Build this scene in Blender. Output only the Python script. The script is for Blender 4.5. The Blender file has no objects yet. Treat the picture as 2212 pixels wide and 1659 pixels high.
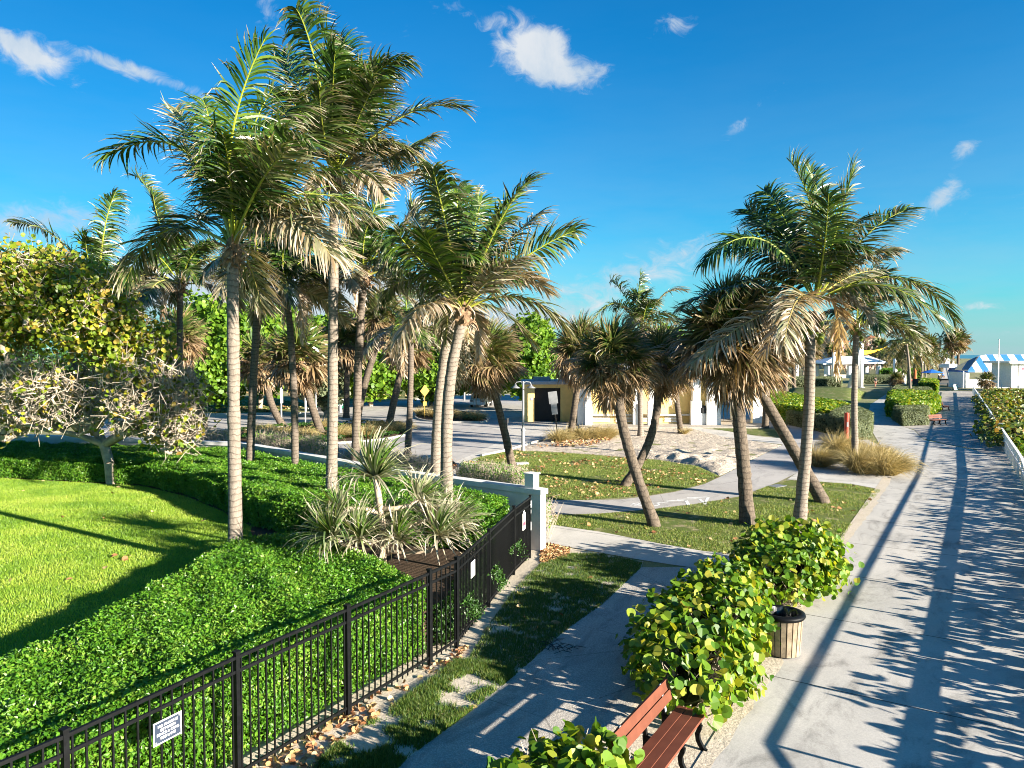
import bpy, bmesh, math, random
import numpy as np
from mathutils import Vector, Matrix

R = math.radians
sc = bpy.context.scene
COL = sc.collection
PI = math.pi

# ------------------------------------------------------------------ camera
CAMH, FPX, CU, CV = 6.0, 1562.6, 1106.0, 829.5      # height (m), focal length and centre of the picture traced at 2212 px wide
PITCH = math.atan((CV - 766.2) / FPX)
cd = bpy.data.cameras.new('camera')
cam = bpy.data.objects.new('camera', cd)
COL.objects.link(cam)
cam.location = (0, 0, CAMH)
cam.rotation_euler = (PI / 2 - PITCH, 0, 0)
cd.sensor_width = 36.0
cd.lens = FPX / 2212.0 * 36.0
cd.clip_start, cd.clip_end = 0.1, 20000
sc.camera = cam

# ------------------------------------------------------------------ light
SUN_EL = R(15.5)
SUN_H = Vector((0.852, -0.523, 0)).normalized()
SUN_DIR = Vector((SUN_H.x * math.cos(SUN_EL), SUN_H.y * math.cos(SUN_EL), math.sin(SUN_EL)))
ld = bpy.data.lights.new('sun', 'SUN')
ld.energy, ld.angle, ld.color = 5.0, R(0.53), (1.0, 0.91, 0.78)
sun = bpy.data.objects.new('sun', ld)
COL.objects.link(sun)
sun.rotation_euler = SUN_DIR.to_track_quat('Z', 'Y').to_euler()
sc.view_settings.view_transform = 'Standard'
sc.view_settings.look = 'None'
sc.view_settings.exposure = 2.1
sc.view_settings.gamma = 1.0
sc.view_settings.use_curve_mapping = False
sc.cycles.max_bounces = 6
sc.cycles.diffuse_bounces = 3
sc.cycles.glossy_bounces = 2
sc.cycles.transmission_bounces = 3
sc.cycles.transparent_max_bounces = 6
sc.cycles.use_adaptive_sampling = True
sc.cycles.use_denoising = True
sc.cycles.filter_width = 1.0


def ray(u, v):
    x, y = (u - CU) / FPX, (CV - v) / FPX
    c, s = math.cos(PITCH), math.sin(PITCH)
    return Vector((x, c + y * s, -s + y * c))


def G(u, v, z=0.0):                       # where the sight line through a traced point meets height z
    d = ray(u, v)
    t = (z - CAMH) / d.z
    return Vector((d.x * t, d.y * t, z))


def PX(u, v, Y):                          # where it meets the distance Y
    d = ray(u, v)
    t = Y / d.y
    return Vector((d.x * t, Y, CAMH + d.z * t))


# ------------------------------------------------------------------ sky
W = bpy.data.worlds.new('World')
sc.world = W
W.use_nodes = True
wn, wl = W.node_tree.nodes, W.node_tree.links
wn.clear()


class NT:
    def __init__(s, nodes, links):
        s.n, s.l = nodes, links

    def put(s, sock, val):
        if isinstance(val, bpy.types.NodeSocket):
            s.l.new(val, sock)
        elif val is not None:
            sock.default_value = val

    def math(s, op, a, b=None, c=None, clamp=False):
        n = s.n.new('ShaderNodeMath'); n.operation = op; n.use_clamp = clamp
        s.put(n.inputs[0], a)
        if b is not None: s.put(n.inputs[1], b)
        if c is not None: s.put(n.inputs[2], c)
        return n.outputs[0]

    def dot(s, a, b):
        n = s.n.new('ShaderNodeVectorMath'); n.operation = 'DOT_PRODUCT'
        s.put(n.inputs[0], a); s.put(n.inputs[1], b)
        return n.outputs['Value']

    def vmul(s, a, b):
        n = s.n.new('ShaderNodeVectorMath'); n.operation = 'MULTIPLY'
        s.put(n.inputs[0], a); s.put(n.inputs[1], b)
        return n.outputs[0]

    def vadd(s, a, b):
        n = s.n.new('ShaderNodeVectorMath'); n.operation = 'ADD'
        s.put(n.inputs[0], a); s.put(n.inputs[1], b)
        return n.outputs[0]

    def noise(s, vec, scale, detail=4.0, rough=0.55, dist=0.0):
        n = s.n.new('ShaderNodeTexNoise')
        s.put(n.inputs['Vector'], vec)
        n.inputs['Scale'].default_value = scale
        n.inputs['Detail'].default_value = detail
        n.inputs['Roughness'].default_value = rough
        n.inputs['Distortion'].default_value = dist
        return n.outputs['Fac']

    def voronoi(s, vec, scale, feature='F1', out='Distance'):
        n = s.n.new('ShaderNodeTexVoronoi'); n.feature = feature
        s.put(n.inputs['Vector'], vec)
        n.inputs['Scale'].default_value = scale
        return n.outputs[out]

    def ramp(s, fac, stops, interp='LINEAR'):
        n = s.n.new('ShaderNodeValToRGB')
        n.color_ramp.interpolation = interp
        el = n.color_ramp.elements
        while len(el) < len(stops): el.new(0.5)
        for e, (p, c) in zip(el, stops):
            e.position = p
            e.color = (c, c, c, 1) if isinstance(c, (int, float)) else (*c, 1)
        s.put(n.inputs[0], fac)
        return n.outputs[0]

    def mix(s, fac, a, b, blend='MIX'):
        n = s.n.new('ShaderNodeMix'); n.data_type = 'RGBA'; n.blend_type = blend
        s.put(n.inputs[0], fac)
        for k, val in ((6, a), (7, b)):
            if isinstance(val, tuple): val = (*val[:3], 1)
            s.put(n.inputs[k], val)
        return n.outputs[2]

    def smooth(s, x, lo, hi):
        n = s.n.new('ShaderNodeMapRange'); n.interpolation_type = 'SMOOTHSTEP'
        s.put(n.inputs[0], x)
        n.inputs[1].default_value, n.inputs[2].default_value = lo, hi
        return n.outputs[0]

    def coord(s, which='Object'):
        return s.n.new('ShaderNodeTexCoord').outputs[which]

    def mapping(s, vec, rot=(0, 0, 0), scale=(1, 1, 1), loc=(0, 0, 0)):
        n = s.n.new('ShaderNodeMapping')
        s.put(n.inputs[0], vec)
        n.inputs['Location'].default_value = loc
        n.inputs['Rotation'].default_value = rot
        n.inputs['Scale'].default_value = scale
        return n.outputs[0]

    def sep(s, vec):
        n = s.n.new('ShaderNodeSeparateXYZ'); s.put(n.inputs[0], vec)
        return n.outputs


t = NT(wn, wl)
SKY_STRENGTH = 0.06
sky = wn.new('ShaderNodeTexSky')
sky.sky_type = 'NISHITA'
sky.sun_disc = False
sky.sun_elevation = SUN_EL
sky.sun_rotation = math.atan2(SUN_H.x, SUN_H.y)
sky.altitude = 0
sky.air_density, sky.dust_density, sky.ozone_density = 1.0, 0.35, 2.2
wdir = t.coord('Generated')
hs = wn.new('ShaderNodeHueSaturation')
hs.inputs['Saturation'].default_value = 1.33
wl.new(sky.outputs[0], hs.inputs['Color'])
skycol = t.vmul(hs.outputs[0], (0.015, 0.67, 0.85))
elev = t.sep(wdir)[2]
low = t.math('POWER', t.math('SUBTRACT', 1.0, t.math('ABSOLUTE', elev), clamp=True), 8.0)
gain = t.math('SUBTRACT', t.math('MULTIPLY_ADD', low, 0.05, 1.0), t.math('MULTIPLY', t.smooth(t.dot(wdir, (-1.0, 0.0, 0.0)), 0.0, 0.65), 0.2))
skycol = t.vmul(skycol, gain)
skycol = t.mix(t.math('MULTIPLY', t.math('POWER', t.math('MAXIMUM', t.dot(wdir, tuple(SUN_DIR)), 0.0), 12.0), 0.4), skycol, (5.0, 4.6, 4.2))
# white air low over the land, then the clouds, each at its own bearing and height in the sky
el = t.sep(wdir)[2]
whaze = t.math('MULTIPLY', t.math('POWER', t.math('SUBTRACT', 1.0, t.math('ABSOLUTE', el), clamp=True), 6.5), 0.85)
hz = t.noise(t.mapping(wdir, scale=(2.0, 2.0, 9.0)), 1.7, 5, 0.6)
whaze = t.math('MULTIPLY', whaze, t.smooth(hz, -0.1, 0.75))
skycol = t.mix(whaze, skycol, (2.0, 2.5, 2.95))
nbig = t.noise(wdir, 7.0, 7, 0.62, 0.4)
nfine = t.noise(t.mapping(wdir, scale=(1, 1, 1.5)), 34.0, 7, 0.64, 0.8)
nn = t.math('ADD', t.math('MULTIPLY', nbig, 0.45), t.math('MULTIPLY', nfine, 0.55))
dens = None
CLOUDS = [  # u, v, half width, half height, tilt (deg, down to the right), strength
    (1150, 118, 85, 46, 8, 1.2), (1225, 168, 80, 30, 10, 1.15), (1180, 85, 40, 26, 0, 0.9), (1300, 150, 40, 16, 0, 0.5),
    (330, 165, 130, 16, 12, 0.85), (230, 130, 60, 16, 18, .6), (90, 125, 80, 32, 22, 0.8), (20, 90, 60, 16, 25, 0.75), (60, 130, 40, 30, 60, .5),
    (865, 60, 60, 60, 35, 0.55), (965, 12, 50, 22, 20, 0.62), (1075, 47, 36, 20, -15, 0.6),
    (1450, 55, 48, 28, 0, 0.72), (1548, 175, 36, 14, 0, 0.36), (1612, 128, 22, 12, 0, 0.55), (1550, 130, 12, 9, 0, 0.45),
    (570, 15, 90, 40, 30, 0.5), (2030, 435, 70, 26, -20, 0.75), (2050, 390, 60, 22, -65, 0.6), (2085, 320, 26, 18, -30, 0.75),
    (75, 475, 170, 40, -4, 1.1), (350, 620, 420, 60, 0, 1.15), (700, 630, 350, 60, 3, 1.0), (960, 690, 300, 30, 0, .8),
    (2110, 660, 70, 10, 3, 0.7), (2150, 720, 90, 10, -3, 0.55), (1360, 600, 300, 55, -20, 0.95), (1620, 250, 220, 14, -40, 0.42), (1000, 700, 260, 40, 0, 0.5),
    (2150, 455, 150, 24, -18, 0.45),
]
for (u, v, hw, hh, tilt, k) in CLOUDS:
    c = ray(u, v).normalized()
    r = Vector((0, 0, 1)).cross(c).normalized() * -1
    up = r.cross(c).normalized()
    if up.z < 0: up = -up
    a = R(-tilt)
    ax = (r * math.cos(a) + up * math.sin(a)) * (FPX / hw)
    ay = (up * math.cos(a) - r * math.sin(a)) * (FPX / hh)
    x = t.math('ADD', t.dot(wdir, tuple(ax)), -ax.dot(c))
    y = t.math('ADD', t.dot(wdir, tuple(ay)), -ay.dot(c))
    q = t.math('ADD', t.math('MULTIPLY', x, x), t.math('MULTIPLY', y, y))
    g = t.math('MULTIPLY', t.math('EXPONENT', t.math('MULTIPLY', q, -1.0)), k)
    g = t.math('MULTIPLY', g, t.math('GREATER_THAN', t.dot(wdir, tuple(c)), 0.5))
    dens = g if dens is None else t.math('ADD', dens, g)
thr = t.math('SUBTRACT', t.math('ADD', dens, t.math('MULTIPLY', nn, 3.4)), 2.15)
cl = t.math('MULTIPLY', t.smooth(thr, 0.0, 1.0), t.smooth(dens, 0.03, 0.35))
ccol = t.mix(t.smooth(nbig, 0.35, 0.7), (2.1, 2.6, 3.1), (3.3, 3.4, 3.45))
skycol = t.mix(t.math('MULTIPLY', cl, 0.9), skycol, ccol)
bg = wn.new('ShaderNodeBackground')
bg.inputs[1].default_value = SKY_STRENGTH
wl.new(skycol, bg.inputs[0])
wo = wn.new('ShaderNodeOutputWorld')
wl.new(bg.outputs[0], wo.inputs[0])

# ------------------------------------------------------------------ helpers
def link(o, parent=None):
    COL.objects.link(o)
    if parent: o.parent = parent
    return o


def tag(o, label=None, cat=None, group=None, kind=None):
    if label: o['label'] = label
    if cat: o['category'] = cat
    if group: o['group'] = group
    if kind: o['kind'] = kind
    return o


def thing(name, label, cat, loc=(0, 0, 0), rz=0.0, group=None):
    o = bpy.data.objects.new(name, None)
    o.empty_display_size = 0.2
    COL.objects.link(o)
    o.location = loc
    o.rotation_euler = (0, 0, rz)
    return tag(o, label, cat, group)


class Acc:
    """collects arrays of verts and faces and links them as ONE mesh object"""
    def __init__(s):
        s.V, s.F, s.n, s.at = [], [], 0, []

    def add(s, V, F, mi=0, dry=None):
        V = np.asarray(V, dtype=np.float64).reshape(-1, 3)
        F = np.asarray(F, dtype=np.int64)
        s.V.append(V)
        s.F.append((F + s.n, mi))
        s.at.append(np.full(len(V), 0.0) if dry is None else np.broadcast_to(np.asarray(dry, float).ravel(), (len(V),)))
        s.n += len(V)
        return s

    def box(s, x0, x1, y0, y1, z0, z1, mi=0, M=None):
        V = np.array([(x, y, z) for z in (z0, z1) for y in (y0, y1) for x in (x0, x1)], float)
        if M is not None:
            V = np.array([tuple(M @ Vector(p)) for p in V])
        return s.add(V, [(0, 2, 3, 1), (4, 5, 7, 6), (0, 1, 5, 4), (2, 6, 7, 3), (0, 4, 6, 2), (1, 3, 7, 5)], mi)

    def tube(s, pts, rad, sides=6, mi=0, cap=True, dry=None):
        V, F = tube_arrays(pts, rad, sides)
        s.add(V, F, mi, dry)
        if cap:
            k = s.n - len(V)
            s.F.append((np.array([list(range(sides - 1, -1, -1))]) + k, mi))
            s.F.append((np.array([list(range(sides))]) + s.n - sides, mi))
        return s

    def build(s, name, mats, parent=None, smooth=False, off=None):
        me = bpy.data.meshes.new(name)
        V = np.concatenate(s.V)
        if off is not None: V = V - np.asarray(off)[None, :]
        me.vertices.add(len(V))
        me.vertices.foreach_set('co', V.ravel())
        nl = sum(F.size for F, _ in s.F)
        npoly = sum(len(F) for F, _ in s.F)
        me.loops.add(nl)
        me.polygons.add(npoly)
        me.loops.foreach_set('vertex_index', np.concatenate([F.ravel() for F, _ in s.F]).astype(np.int32))
        sizes = np.concatenate([np.full(len(F), F.shape[1]) for F, _ in s.F])
        me.polygons.foreach_set('loop_start', (np.cumsum(sizes) - sizes).astype(np.int32))
        me.polygons.foreach_set('material_index', np.concatenate([np.full(len(F), mi) for F, mi in s.F]).astype(np.int32))
        me.update(calc_edges=True)
        me.polygons.foreach_set('use_smooth', np.full(npoly, bool(smooth)))
        a = np.concatenate(s.at)
        if a.any():
            me.attributes.new('dry', 'FLOAT', 'POINT').data.foreach_set('value', a.astype(np.float32))
        for m in (mats if isinstance(mats, (list, tuple)) else [mats]): me.materials.append(m)
        o = bpy.data.objects.new(name, me)
        return link(o, parent)


def unit(a):
    return a / np.maximum(np.linalg.norm(a, axis=-1, keepdims=True), 1e-9)


def tube_arrays(pts, rad, sides=6):
    P = np.asarray([tuple(p) for p in pts], float)
    n = len(P)
    r = np.broadcast_to(np.asarray(rad, float), (n,))
    T = np.gradient(P, axis=0)
    T = unit(T)
    ref = np.array([0.0, 0, 1]) if abs(T[:, 2]).mean() < 0.8 else np.array([1.0, 0, 0])
    A = unit(np.cross(T, ref)); B = np.cross(T, A)
    an = np.linspace(0, 2 * PI, sides, endpoint=False)
    V = P[:, None, :] + r[:, None, None] * (np.cos(an)[None, :, None] * A[:, None, :] + np.sin(an)[None, :, None] * B[:, None, :])
    i = np.arange(n - 1)[:, None] * sides
    j = np.arange(sides)[None, :]
    k = (j + 1) % sides
    F = np.stack([i + j, i + k, i + sides + k, i + sides + j], -1).reshape(-1, 4)
    return V.reshape(-1, 3), F


def segs_arrays(A, B, ra, rb, sides=4):
    """many separate tapered sticks at once"""
    A, B = np.asarray(A, float), np.asarray(B, float)
    n = len(A)
    ra, rb = np.broadcast_to(ra, (n,)), np.broadcast_to(rb, (n,))
    T = unit(B - A)
    ref = np.where((np.abs(T[:, 2]) < 0.8)[:, None], np.array([[0, 0, 1.0]]), np.array([[1.0, 0, 0]]))
    X = unit(np.cross(T, ref)); Y = np.cross(T, X)
    an = np.linspace(0, 2 * PI, sides, endpoint=False)
    ring = np.cos(an)[None, :, None] * X[:, None, :] + np.sin(an)[None, :, None] * Y[:, None, :]
    V = np.concatenate([A[:, None] + ra[:, None, None] * ring, B[:, None] + rb[:, None, None] * ring], 1)
    base = (np.arange(n) * 2 * sides)[:, None, None]
    j = np.arange(sides); k = (j + 1) % sides
    F = np.stack([j, k, sides + k, sides + j], -1)[None] + base
    return V.reshape(-1, 3), F.reshape(-1, 4)


def bez(p0, pm, p2, n):
    """a smooth curve from p0 through pm to p2"""
    p0, pm, p2 = (np.asarray(tuple(p), float) for p in (p0, pm, p2))
    p1 = 2 * pm - 0.5 * (p0 + p2)
    s = np.linspace(0, 1, n)[:, None]
    return (1 - s) ** 2 * p0 + 2 * s * (1 - s) * p1 + s ** 2 * p2


def leaf_arrays(P, N, size, rng, tilt=0.6, shape='oval', aspect=0.5, fold=0.12):
    n = len(P)
    Nn = unit(N + tilt * rng.normal(size=(n, 3)))
    Tt = unit(np.cross(Nn, rng.normal(size=(n, 3))))
    Bb = np.cross(Nn, Tt)
    L = (size * rng.uniform(0.65, 1.25, n))[:, None]
    if shape == 'oval':
        out = [(-.5, 0, 0), (-.12, aspect / 2, fold), (.5, 0, 0), (-.12, -aspect / 2, fold)]
        F = np.array([(0, 1, 2), (0, 2, 3)])
    elif shape == 'long':
        out = [(-.5, .02, 0), (-.15, aspect / 2, fold), (.25, aspect * .4, fold * .7), (.5, 0, -.05), (.25, -aspect * .4, fold * .7), (-.15, -aspect / 2, fold)]
        F = np.array([(0, 1, 5, 5), (1, 2, 4, 5), (2, 3, 4, 4)])[:, :4]
        F = np.array([(0, 1, 2, 3), (0, 3, 4, 5)])
    else:                                    # round sea-grape leaf: a notched, slightly cupped disc folded at the midrib
        an = np.linspace(0, 2 * PI, 10, endpoint=False)
        out = [(-.36, 0, 0)] + [(.5 * math.cos(PI - a) * (1.0), .55 * math.sin(PI - a), fold * abs(math.sin(a)) ** 1.3) for a in an[1:]]
        F = np.array([(0, 1, 2, 3), (0, 3, 4, 5), (0, 5, 6, 7), (0, 7, 8, 9)])
    O = np.array(out)
    cup = rng.uniform(0.4, 1.8, n)[:, None, None]
    V = P[:, None, :] + L[:, None] * (O[None, :, 0:1] * Tt[:, None] + O[None, :, 1:2] * Bb[:, None] + cup * O[None, :, 2:3] * Nn[:, None])
    Fa = F[None] + (np.arange(n) * len(O))[:, None, None]
    return V.reshape(-1, 3), Fa.reshape(-1, F.shape[1])


def sample_tris(V, F, n, rng):
    """points and normals spread over a triangle soup by area"""
    A, B, C = V[F[:, 0]], V[F[:, 1]], V[F[:, 2]]
    cr = np.cross(B - A, C - A)
    ar = np.linalg.norm(cr, axis=1)
    idx = rng.choice(len(F), n, p=ar / ar.sum())
    a, b = rng.random(n), rng.random(n)
    f = a + b > 1
    a[f], b[f] = 1 - a[f], 1 - b[f]
    P = A[idx] + a[:, None] * (B - A)[idx] + b[:, None] * (C - A)[idx]
    return P, unit(cr[idx])


def tri_poly(pts):
    from mathutils.geometry import tessellate_polygon
    return np.array(tessellate_polygon([[Vector((p[0], p[1], 0)) for p in pts]]), int)


def ccw(pts):
    a = sum(p[0] * q[1] - q[0] * p[1] for p, q in zip(pts, pts[1:] + pts[:1]))
    return pts if a > 0 else pts[::-1]


def in_poly(P, poly):
    x, y = P[:, 0], P[:, 1]
    ins = np.zeros(len(P), bool)
    for (x1, y1), (x2, y2) in zip(poly, poly[1:] + poly[:1]):
        c = ((y1 > y) != (y2 > y)) & (x < (x2 - x1) * (y - y1) / (y2 - y1 + 1e-12) + x1)
        ins ^= c
    return ins


def gpts(px, z=0.0):
    return [tuple(G(u, v, z)[:2]) for u, v in px]


def smooth_poly(pts, it=2):
    for _ in range(it):
        q = []
        for a, b in zip(pts, pts[1:] + pts[:1]):
            q += [(a[0] * .75 + b[0] * .25, a[1] * .75 + b[1] * .25), (a[0] * .25 + b[0] * .75, a[1] * .25 + b[1] * .75)]
        pts = q
    return pts


def sheet(name, pts, z, m, kind='structure', label=None):
    pts = ccw(list(pts))
    me = bpy.data.meshes.new(name)
    F = [tuple(int(i) for i in f) for f in tri_poly(pts)]
    me.from_pydata([(p[0], p[1], z) for p in pts], [], F)
    me.update()
    bm = bmesh.new(); bm.from_mesh(me); bmesh.ops.recalc_face_normals(bm, faces=bm.faces)
    if bm.faces and sum(f.normal.z for f in bm.faces) < 0: bmesh.ops.reverse_faces(bm, faces=bm.faces)
    bm.to_mesh(me); bm.free()
    me.materials.append(m)
    o = bpy.data.objects.new(name, me)
    link(o)
    return tag(o, kind=kind, label=label)


# ------------------------------------------------------------------ materials
def new_mat(name):
    m = bpy.data.materials.new(name)
    m.use_nodes = True
    nt = m.node_tree
    b = nt.nodes['Principled BSDF']
    return m, NT(nt.nodes, nt.links), b, nt


def bump(t, b, h, strength=0.5, dist=0.02):
    n = t.n.new('ShaderNodeBump')
    n.inputs['Strength'].default_value = strength
    n.inputs['Distance'].default_value = dist
    t.put(n.inputs['Height'], h)
    t.l.new(n.outputs[0], b.inputs['Normal'])


def M_plain(name, c, rough=0.6, var=0.12, scale=6.0, metal=0.0, bmp=0.0, bscale=40.0, spec=0.4):
    m, t, b, nt = new_mat(name)
    co = t.coord('Object')
    n = t.noise(co, scale, 5, 0.6)
    col = t.mix(t.smooth(n, 0.3, 0.7), tuple(x * (1 - var) for x in c), tuple(min(1, x * (1 + var)) for x in c))
    t.put(b.inputs['Base Color'], col)
    b.inputs['Roughness'].default_value = rough
    b.inputs['Metallic'].default_value = metal
    b.inputs['Specular IOR Level'].default_value = spec
    if bmp: bump(t, b, t.noise(co, bscale, 5, 0.6), bmp, 0.01)
    return m


def M_ground(name, c1, c2, scale, fine, bstr=0.4, bdist=0.03, bscale=20.0, rough=0.9, c3=None, blotch=0.6):
    """ground with broad patches (scale), fine grain (fine) and real relief in the bump"""
    m, t, b, nt = new_mat(name)
    co = t.coord('Object')
    n1 = t.noise(co, scale, 6, 0.62)
    n2 = t.noise(co, fine, 4, 0.7)
    col = t.mix(t.smooth(n1, 0.5 - blotch / 2, 0.5 + blotch / 2), c1, c2)
    if c3: col = t.mix(t.smooth(t.noise(t.mapping(co, loc=(7, 3, 1)), scale * 3.1, 5, 0.65), 0.52, 0.7), col, c3)
    col = t.mix(0.55, col, t.ramp(n2, [(0.3, 0.25), (0.7, 0.75)]), 'OVERLAY')
    t.put(b.inputs['Base Color'], col)
    b.inputs['Roughness'].default_value = rough
    b.inputs['Specular IOR Level'].default_value = 0.2
    h = t.math('ADD', t.noise(co, bscale, 6, 0.65), t.math('MULTIPLY', n2, 0.25))
    bump(t, b, h, bstr, bdist)
    return m


def M_leaf(name, cols, trans=0.35, rough=0.4, tcol=(1.5, 1.35, 0.5), spec=0.5, patch=0.0, pscale=0.5):
    """leaf: each leaf takes its own colour from the ramp; light passes through"""
    m, t, b, nt = new_mat(name)
    rnd = t.n.new('ShaderNodeNewGeometry').outputs['Random Per Island']
    if patch:
        pn = t.noise(t.coord('Object'), pscale, 3, 0.6)
        rnd = t.math('ADD', t.math('MULTIPLY', rnd, 1 - patch), t.math('MULTIPLY', t.smooth(pn, 0.3, 0.7), patch))
    st = [(i / max(1, len(cols) - 1), c) for i, c in enumerate(cols)]
    col = t.ramp(rnd, st)
    t.put(b.inputs['Base Color'], col)
    b.inputs['Roughness'].default_value = rough
    b.inputs['Specular IOR Level'].default_value = spec
    tr = t.n.new('ShaderNodeBsdfTranslucent')
    t.put(tr.inputs[0], t.vmul(col, tcol))
    mx = t.n.new('ShaderNodeMixShader')
    mx.inputs[0].default_value = trans
    t.l.new(b.outputs[0], mx.inputs[1]); t.l.new(tr.outputs[0], mx.inputs[2])
    t.l.new(mx.outputs[0], t.n['Material Output'].inputs[0])
    return m


def M_frond(name, greens, dries, trans=0.3, rough=0.33):
    """palm leaflets: green at the base, dry where the 'dry' attribute says so"""
    m, t, b, nt = new_mat(name)
    rnd = t.n.new('ShaderNodeNewGeometry').outputs['Random Per Island']
    at = t.n.new('ShaderNodeAttribute'); at.attribute_name = 'dry'
    g = t.ramp(rnd, [(i / (len(greens) - 1), c) for i, c in enumerate(greens)])
    d = t.ramp(rnd, [(i / (len(dries) - 1), c) for i, c in enumerate(dries)])
    col = t.mix(t.smooth(at.outputs['Fac'], 0.1, 0.9), g, d)
    t.put(b.inputs['Base Color'], col)
    b.inputs['Roughness'].default_value = rough
    b.inputs['Specular IOR Level'].default_value = 0.5
    tr = t.n.new('ShaderNodeBsdfTranslucent')
    t.put(tr.inputs[0], t.vmul(col, (1.5, 1.3, 0.6)))
    mx = t.n.new('ShaderNodeMixShader')
    mx.inputs[0].default_value = trans
    t.l.new(b.outputs[0], mx.inputs[1]); t.l.new(tr.outputs[0], mx.inputs[2])
    t.l.new(mx.outputs[0], t.n['Material Output'].inputs[0])
    return m


def M_trunk(name, c1, c2, c3, ring=7.0, fiss=0.0):
    m, t, b, nt = new_mat(name)
    co = t.coord('Object')
    zz = t.sep(co)[2]
    wob = t.noise(co, 3.0, 3, 0.6)
    n = t.noise(t.mapping(co, scale=(3, 3, 1.2)), 4.0, 6, 0.68)
    fine = t.noise(t.mapping(co, scale=(6, 6, 14)), 5.0, 4, 0.7)
    col = t.mix(t.smooth(n, 0.3, 0.7), c1, c2)
    saw = t.math('FRACT', t.math('ADD', t.math('MULTIPLY', zz, ring), t.math('MULTIPLY', wob, 1.6)))
    rg = t.ramp(saw, [(0.0, 0.0), (0.1, 1.0), (0.75, 0.9), (1.0, 0.0)])
    if fiss:
        vert = t.noise(t.mapping(co, scale=(14, 14, 1.4)), 2.0, 5, 0.7)
        rg = t.math('MULTIPLY', rg, t.smooth(vert, 0.32, 0.55))
    col = t.mix(t.math('MULTIPLY', t.math('SUBTRACT', 1.0, rg), 0.75), col, c3)
    spots = t.math('LESS_THAN', t.voronoi(t.mapping(co, scale=(1, 1, 0.7)), 5.5), 0.1)
    col = t.mix(t.math('MULTIPLY', spots, 0.7), col, tuple(x * .35 for x in c3))
    t.put(b.inputs['Base Color'], col)
    b.inputs['Roughness'].default_value = 0.85
    b.inputs['Specular IOR Level'].default_value = 0.2
    bump(t, b, t.math('ADD', t.math('MULTIPLY', rg, 0.6), t.math('ADD', fine, n)), 0.6, 0.03)
    return m


mt = {}
mt['frond'] = M_frond('palm_leaflet', [(.010, .032, .005), (.022, .060, .007), (.042, .095, .009), (.10, .155, .016)],
                      [(.28, .19, .10), (.42, .33, .24), (.58, .50, .42)], trans=0.22)
mt['frond_far'] = M_frond('palm_leaflet_far', [(.022, .046, .010), (.05, .075, .014), (.085, .1, .022)],
                          [(.28, .2, .11), (.4, .3, .2)])
mt['fan'] = M_frond('fan_leaf', [(.02, .05, .008), (.05, .095, .014), (.12, .14, .03)],
                    [(.10, .065, .032), (.26, .165, .08), (.38, .275, .165), (.16, .105, .06), (.32, .22, .12)], trans=0.15)
mt['rachis'] = M_frond('palm_rachis', [(.17, .21, .02), (.3, .32, .035)], [(.3, .2, .1), (.4, .28, .14)], trans=0.0)
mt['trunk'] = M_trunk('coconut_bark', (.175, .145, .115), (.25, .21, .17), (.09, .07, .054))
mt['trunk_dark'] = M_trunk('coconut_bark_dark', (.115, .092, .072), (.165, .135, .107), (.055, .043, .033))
mt['sabal'] = M_trunk('fan_palm_bark', (.10, .078, .058), (.17, .135, .1), (.045, .035, .027), ring=5.0, fiss=1.0)
mt['fibre'] = M_plain('palm_fibre', (.20, .125, .07), 0.9, 0.5, 9.0, bmp=0.9, bscale=25)
mt['husk'] = M_plain('dry_sheath', (.36, .28, .20), 0.8, 0.3, 8.0, bmp=0.4)
mt['coconut'] = M_plain('green_coconut', (.14, .17, .02), 0.4, 0.35, 5.0)
mt['hedge'] = M_leaf('clipped_hedge_leaf', [(.02, .07, .006), (.045, .14, .008), (.075, .20, .012), (.13, .26, .02), (.25, .33, .06)], rough=0.38, trans=0.3, spec=0.4, patch=.4, pscale=1.6)
mt['hedge_dark'] = M_leaf('hedge_leaf_dark', [(.014, .045, .006), (.025, .075, .008), (.05, .12, .012)], rough=0.45, trans=0.25)
mt['hedge_grey'] = M_leaf('silver_hedge_leaf', [(.08, .11, .05), (.15, .18, .09), (.23, .25, .14)], rough=0.7, trans=0.2)
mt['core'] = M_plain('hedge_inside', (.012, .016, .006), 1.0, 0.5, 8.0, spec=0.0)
mt['grape'] = M_leaf('sea_grape_leaf', [(.03, .085, .006), (.07, .16, .01), (.12, .22, .014), (.2, .28, .02), (.34, .31, .045)], rough=0.45, trans=0.38, spec=0.35)
mt['grape_tree'] = M_leaf('sea_grape_leaf_yellowing', [(.06, .12, .01), (.13, .2, .012), (.22, .27, .018), (.30, .29, .025), (.33, .21, .05), (.16, .23, .016), (.1, .17, .012)], rough=0.4, trans=0.35)
mt['dune'] = M_leaf('dune_leaf', [(.025, .06, .01), (.055, .10, .012), (.10, .15, .016), (.17, .19, .025), (.19, .13, .035), (.17, .08, .035)], rough=0.5, trans=0.3, patch=.3, pscale=.7)
mt['tree'] = M_leaf('broadleaf', [(.04, .10, .01), (.085, .18, .014), (.14, .25, .02), (.22, .31, .03)], rough=0.45, trans=0.35, spec=.3, patch=0.3, pscale=0.6)
mt['twig'] = M_plain('grey_twig', (.33, .28, .22), 0.85, 0.3, 6.0)
mt['branch'] = M_plain('grey_branch', (.30, .25, .19), 0.85, 0.35, 4.0, bmp=0.4)
mt['drytwig'] = M_plain('pale_dry_twig', (.36, .30, .23), 0.9, 0.3, 6.0)
mt['reed'] = M_leaf('tan_grass_blade', [(.13, .13, .04), (.28, .22, .08), (.42, .32, .13), (.55, .44, .22)], rough=0.7, trans=0.3, tcol=(1.2, 1.1, .8))
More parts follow.
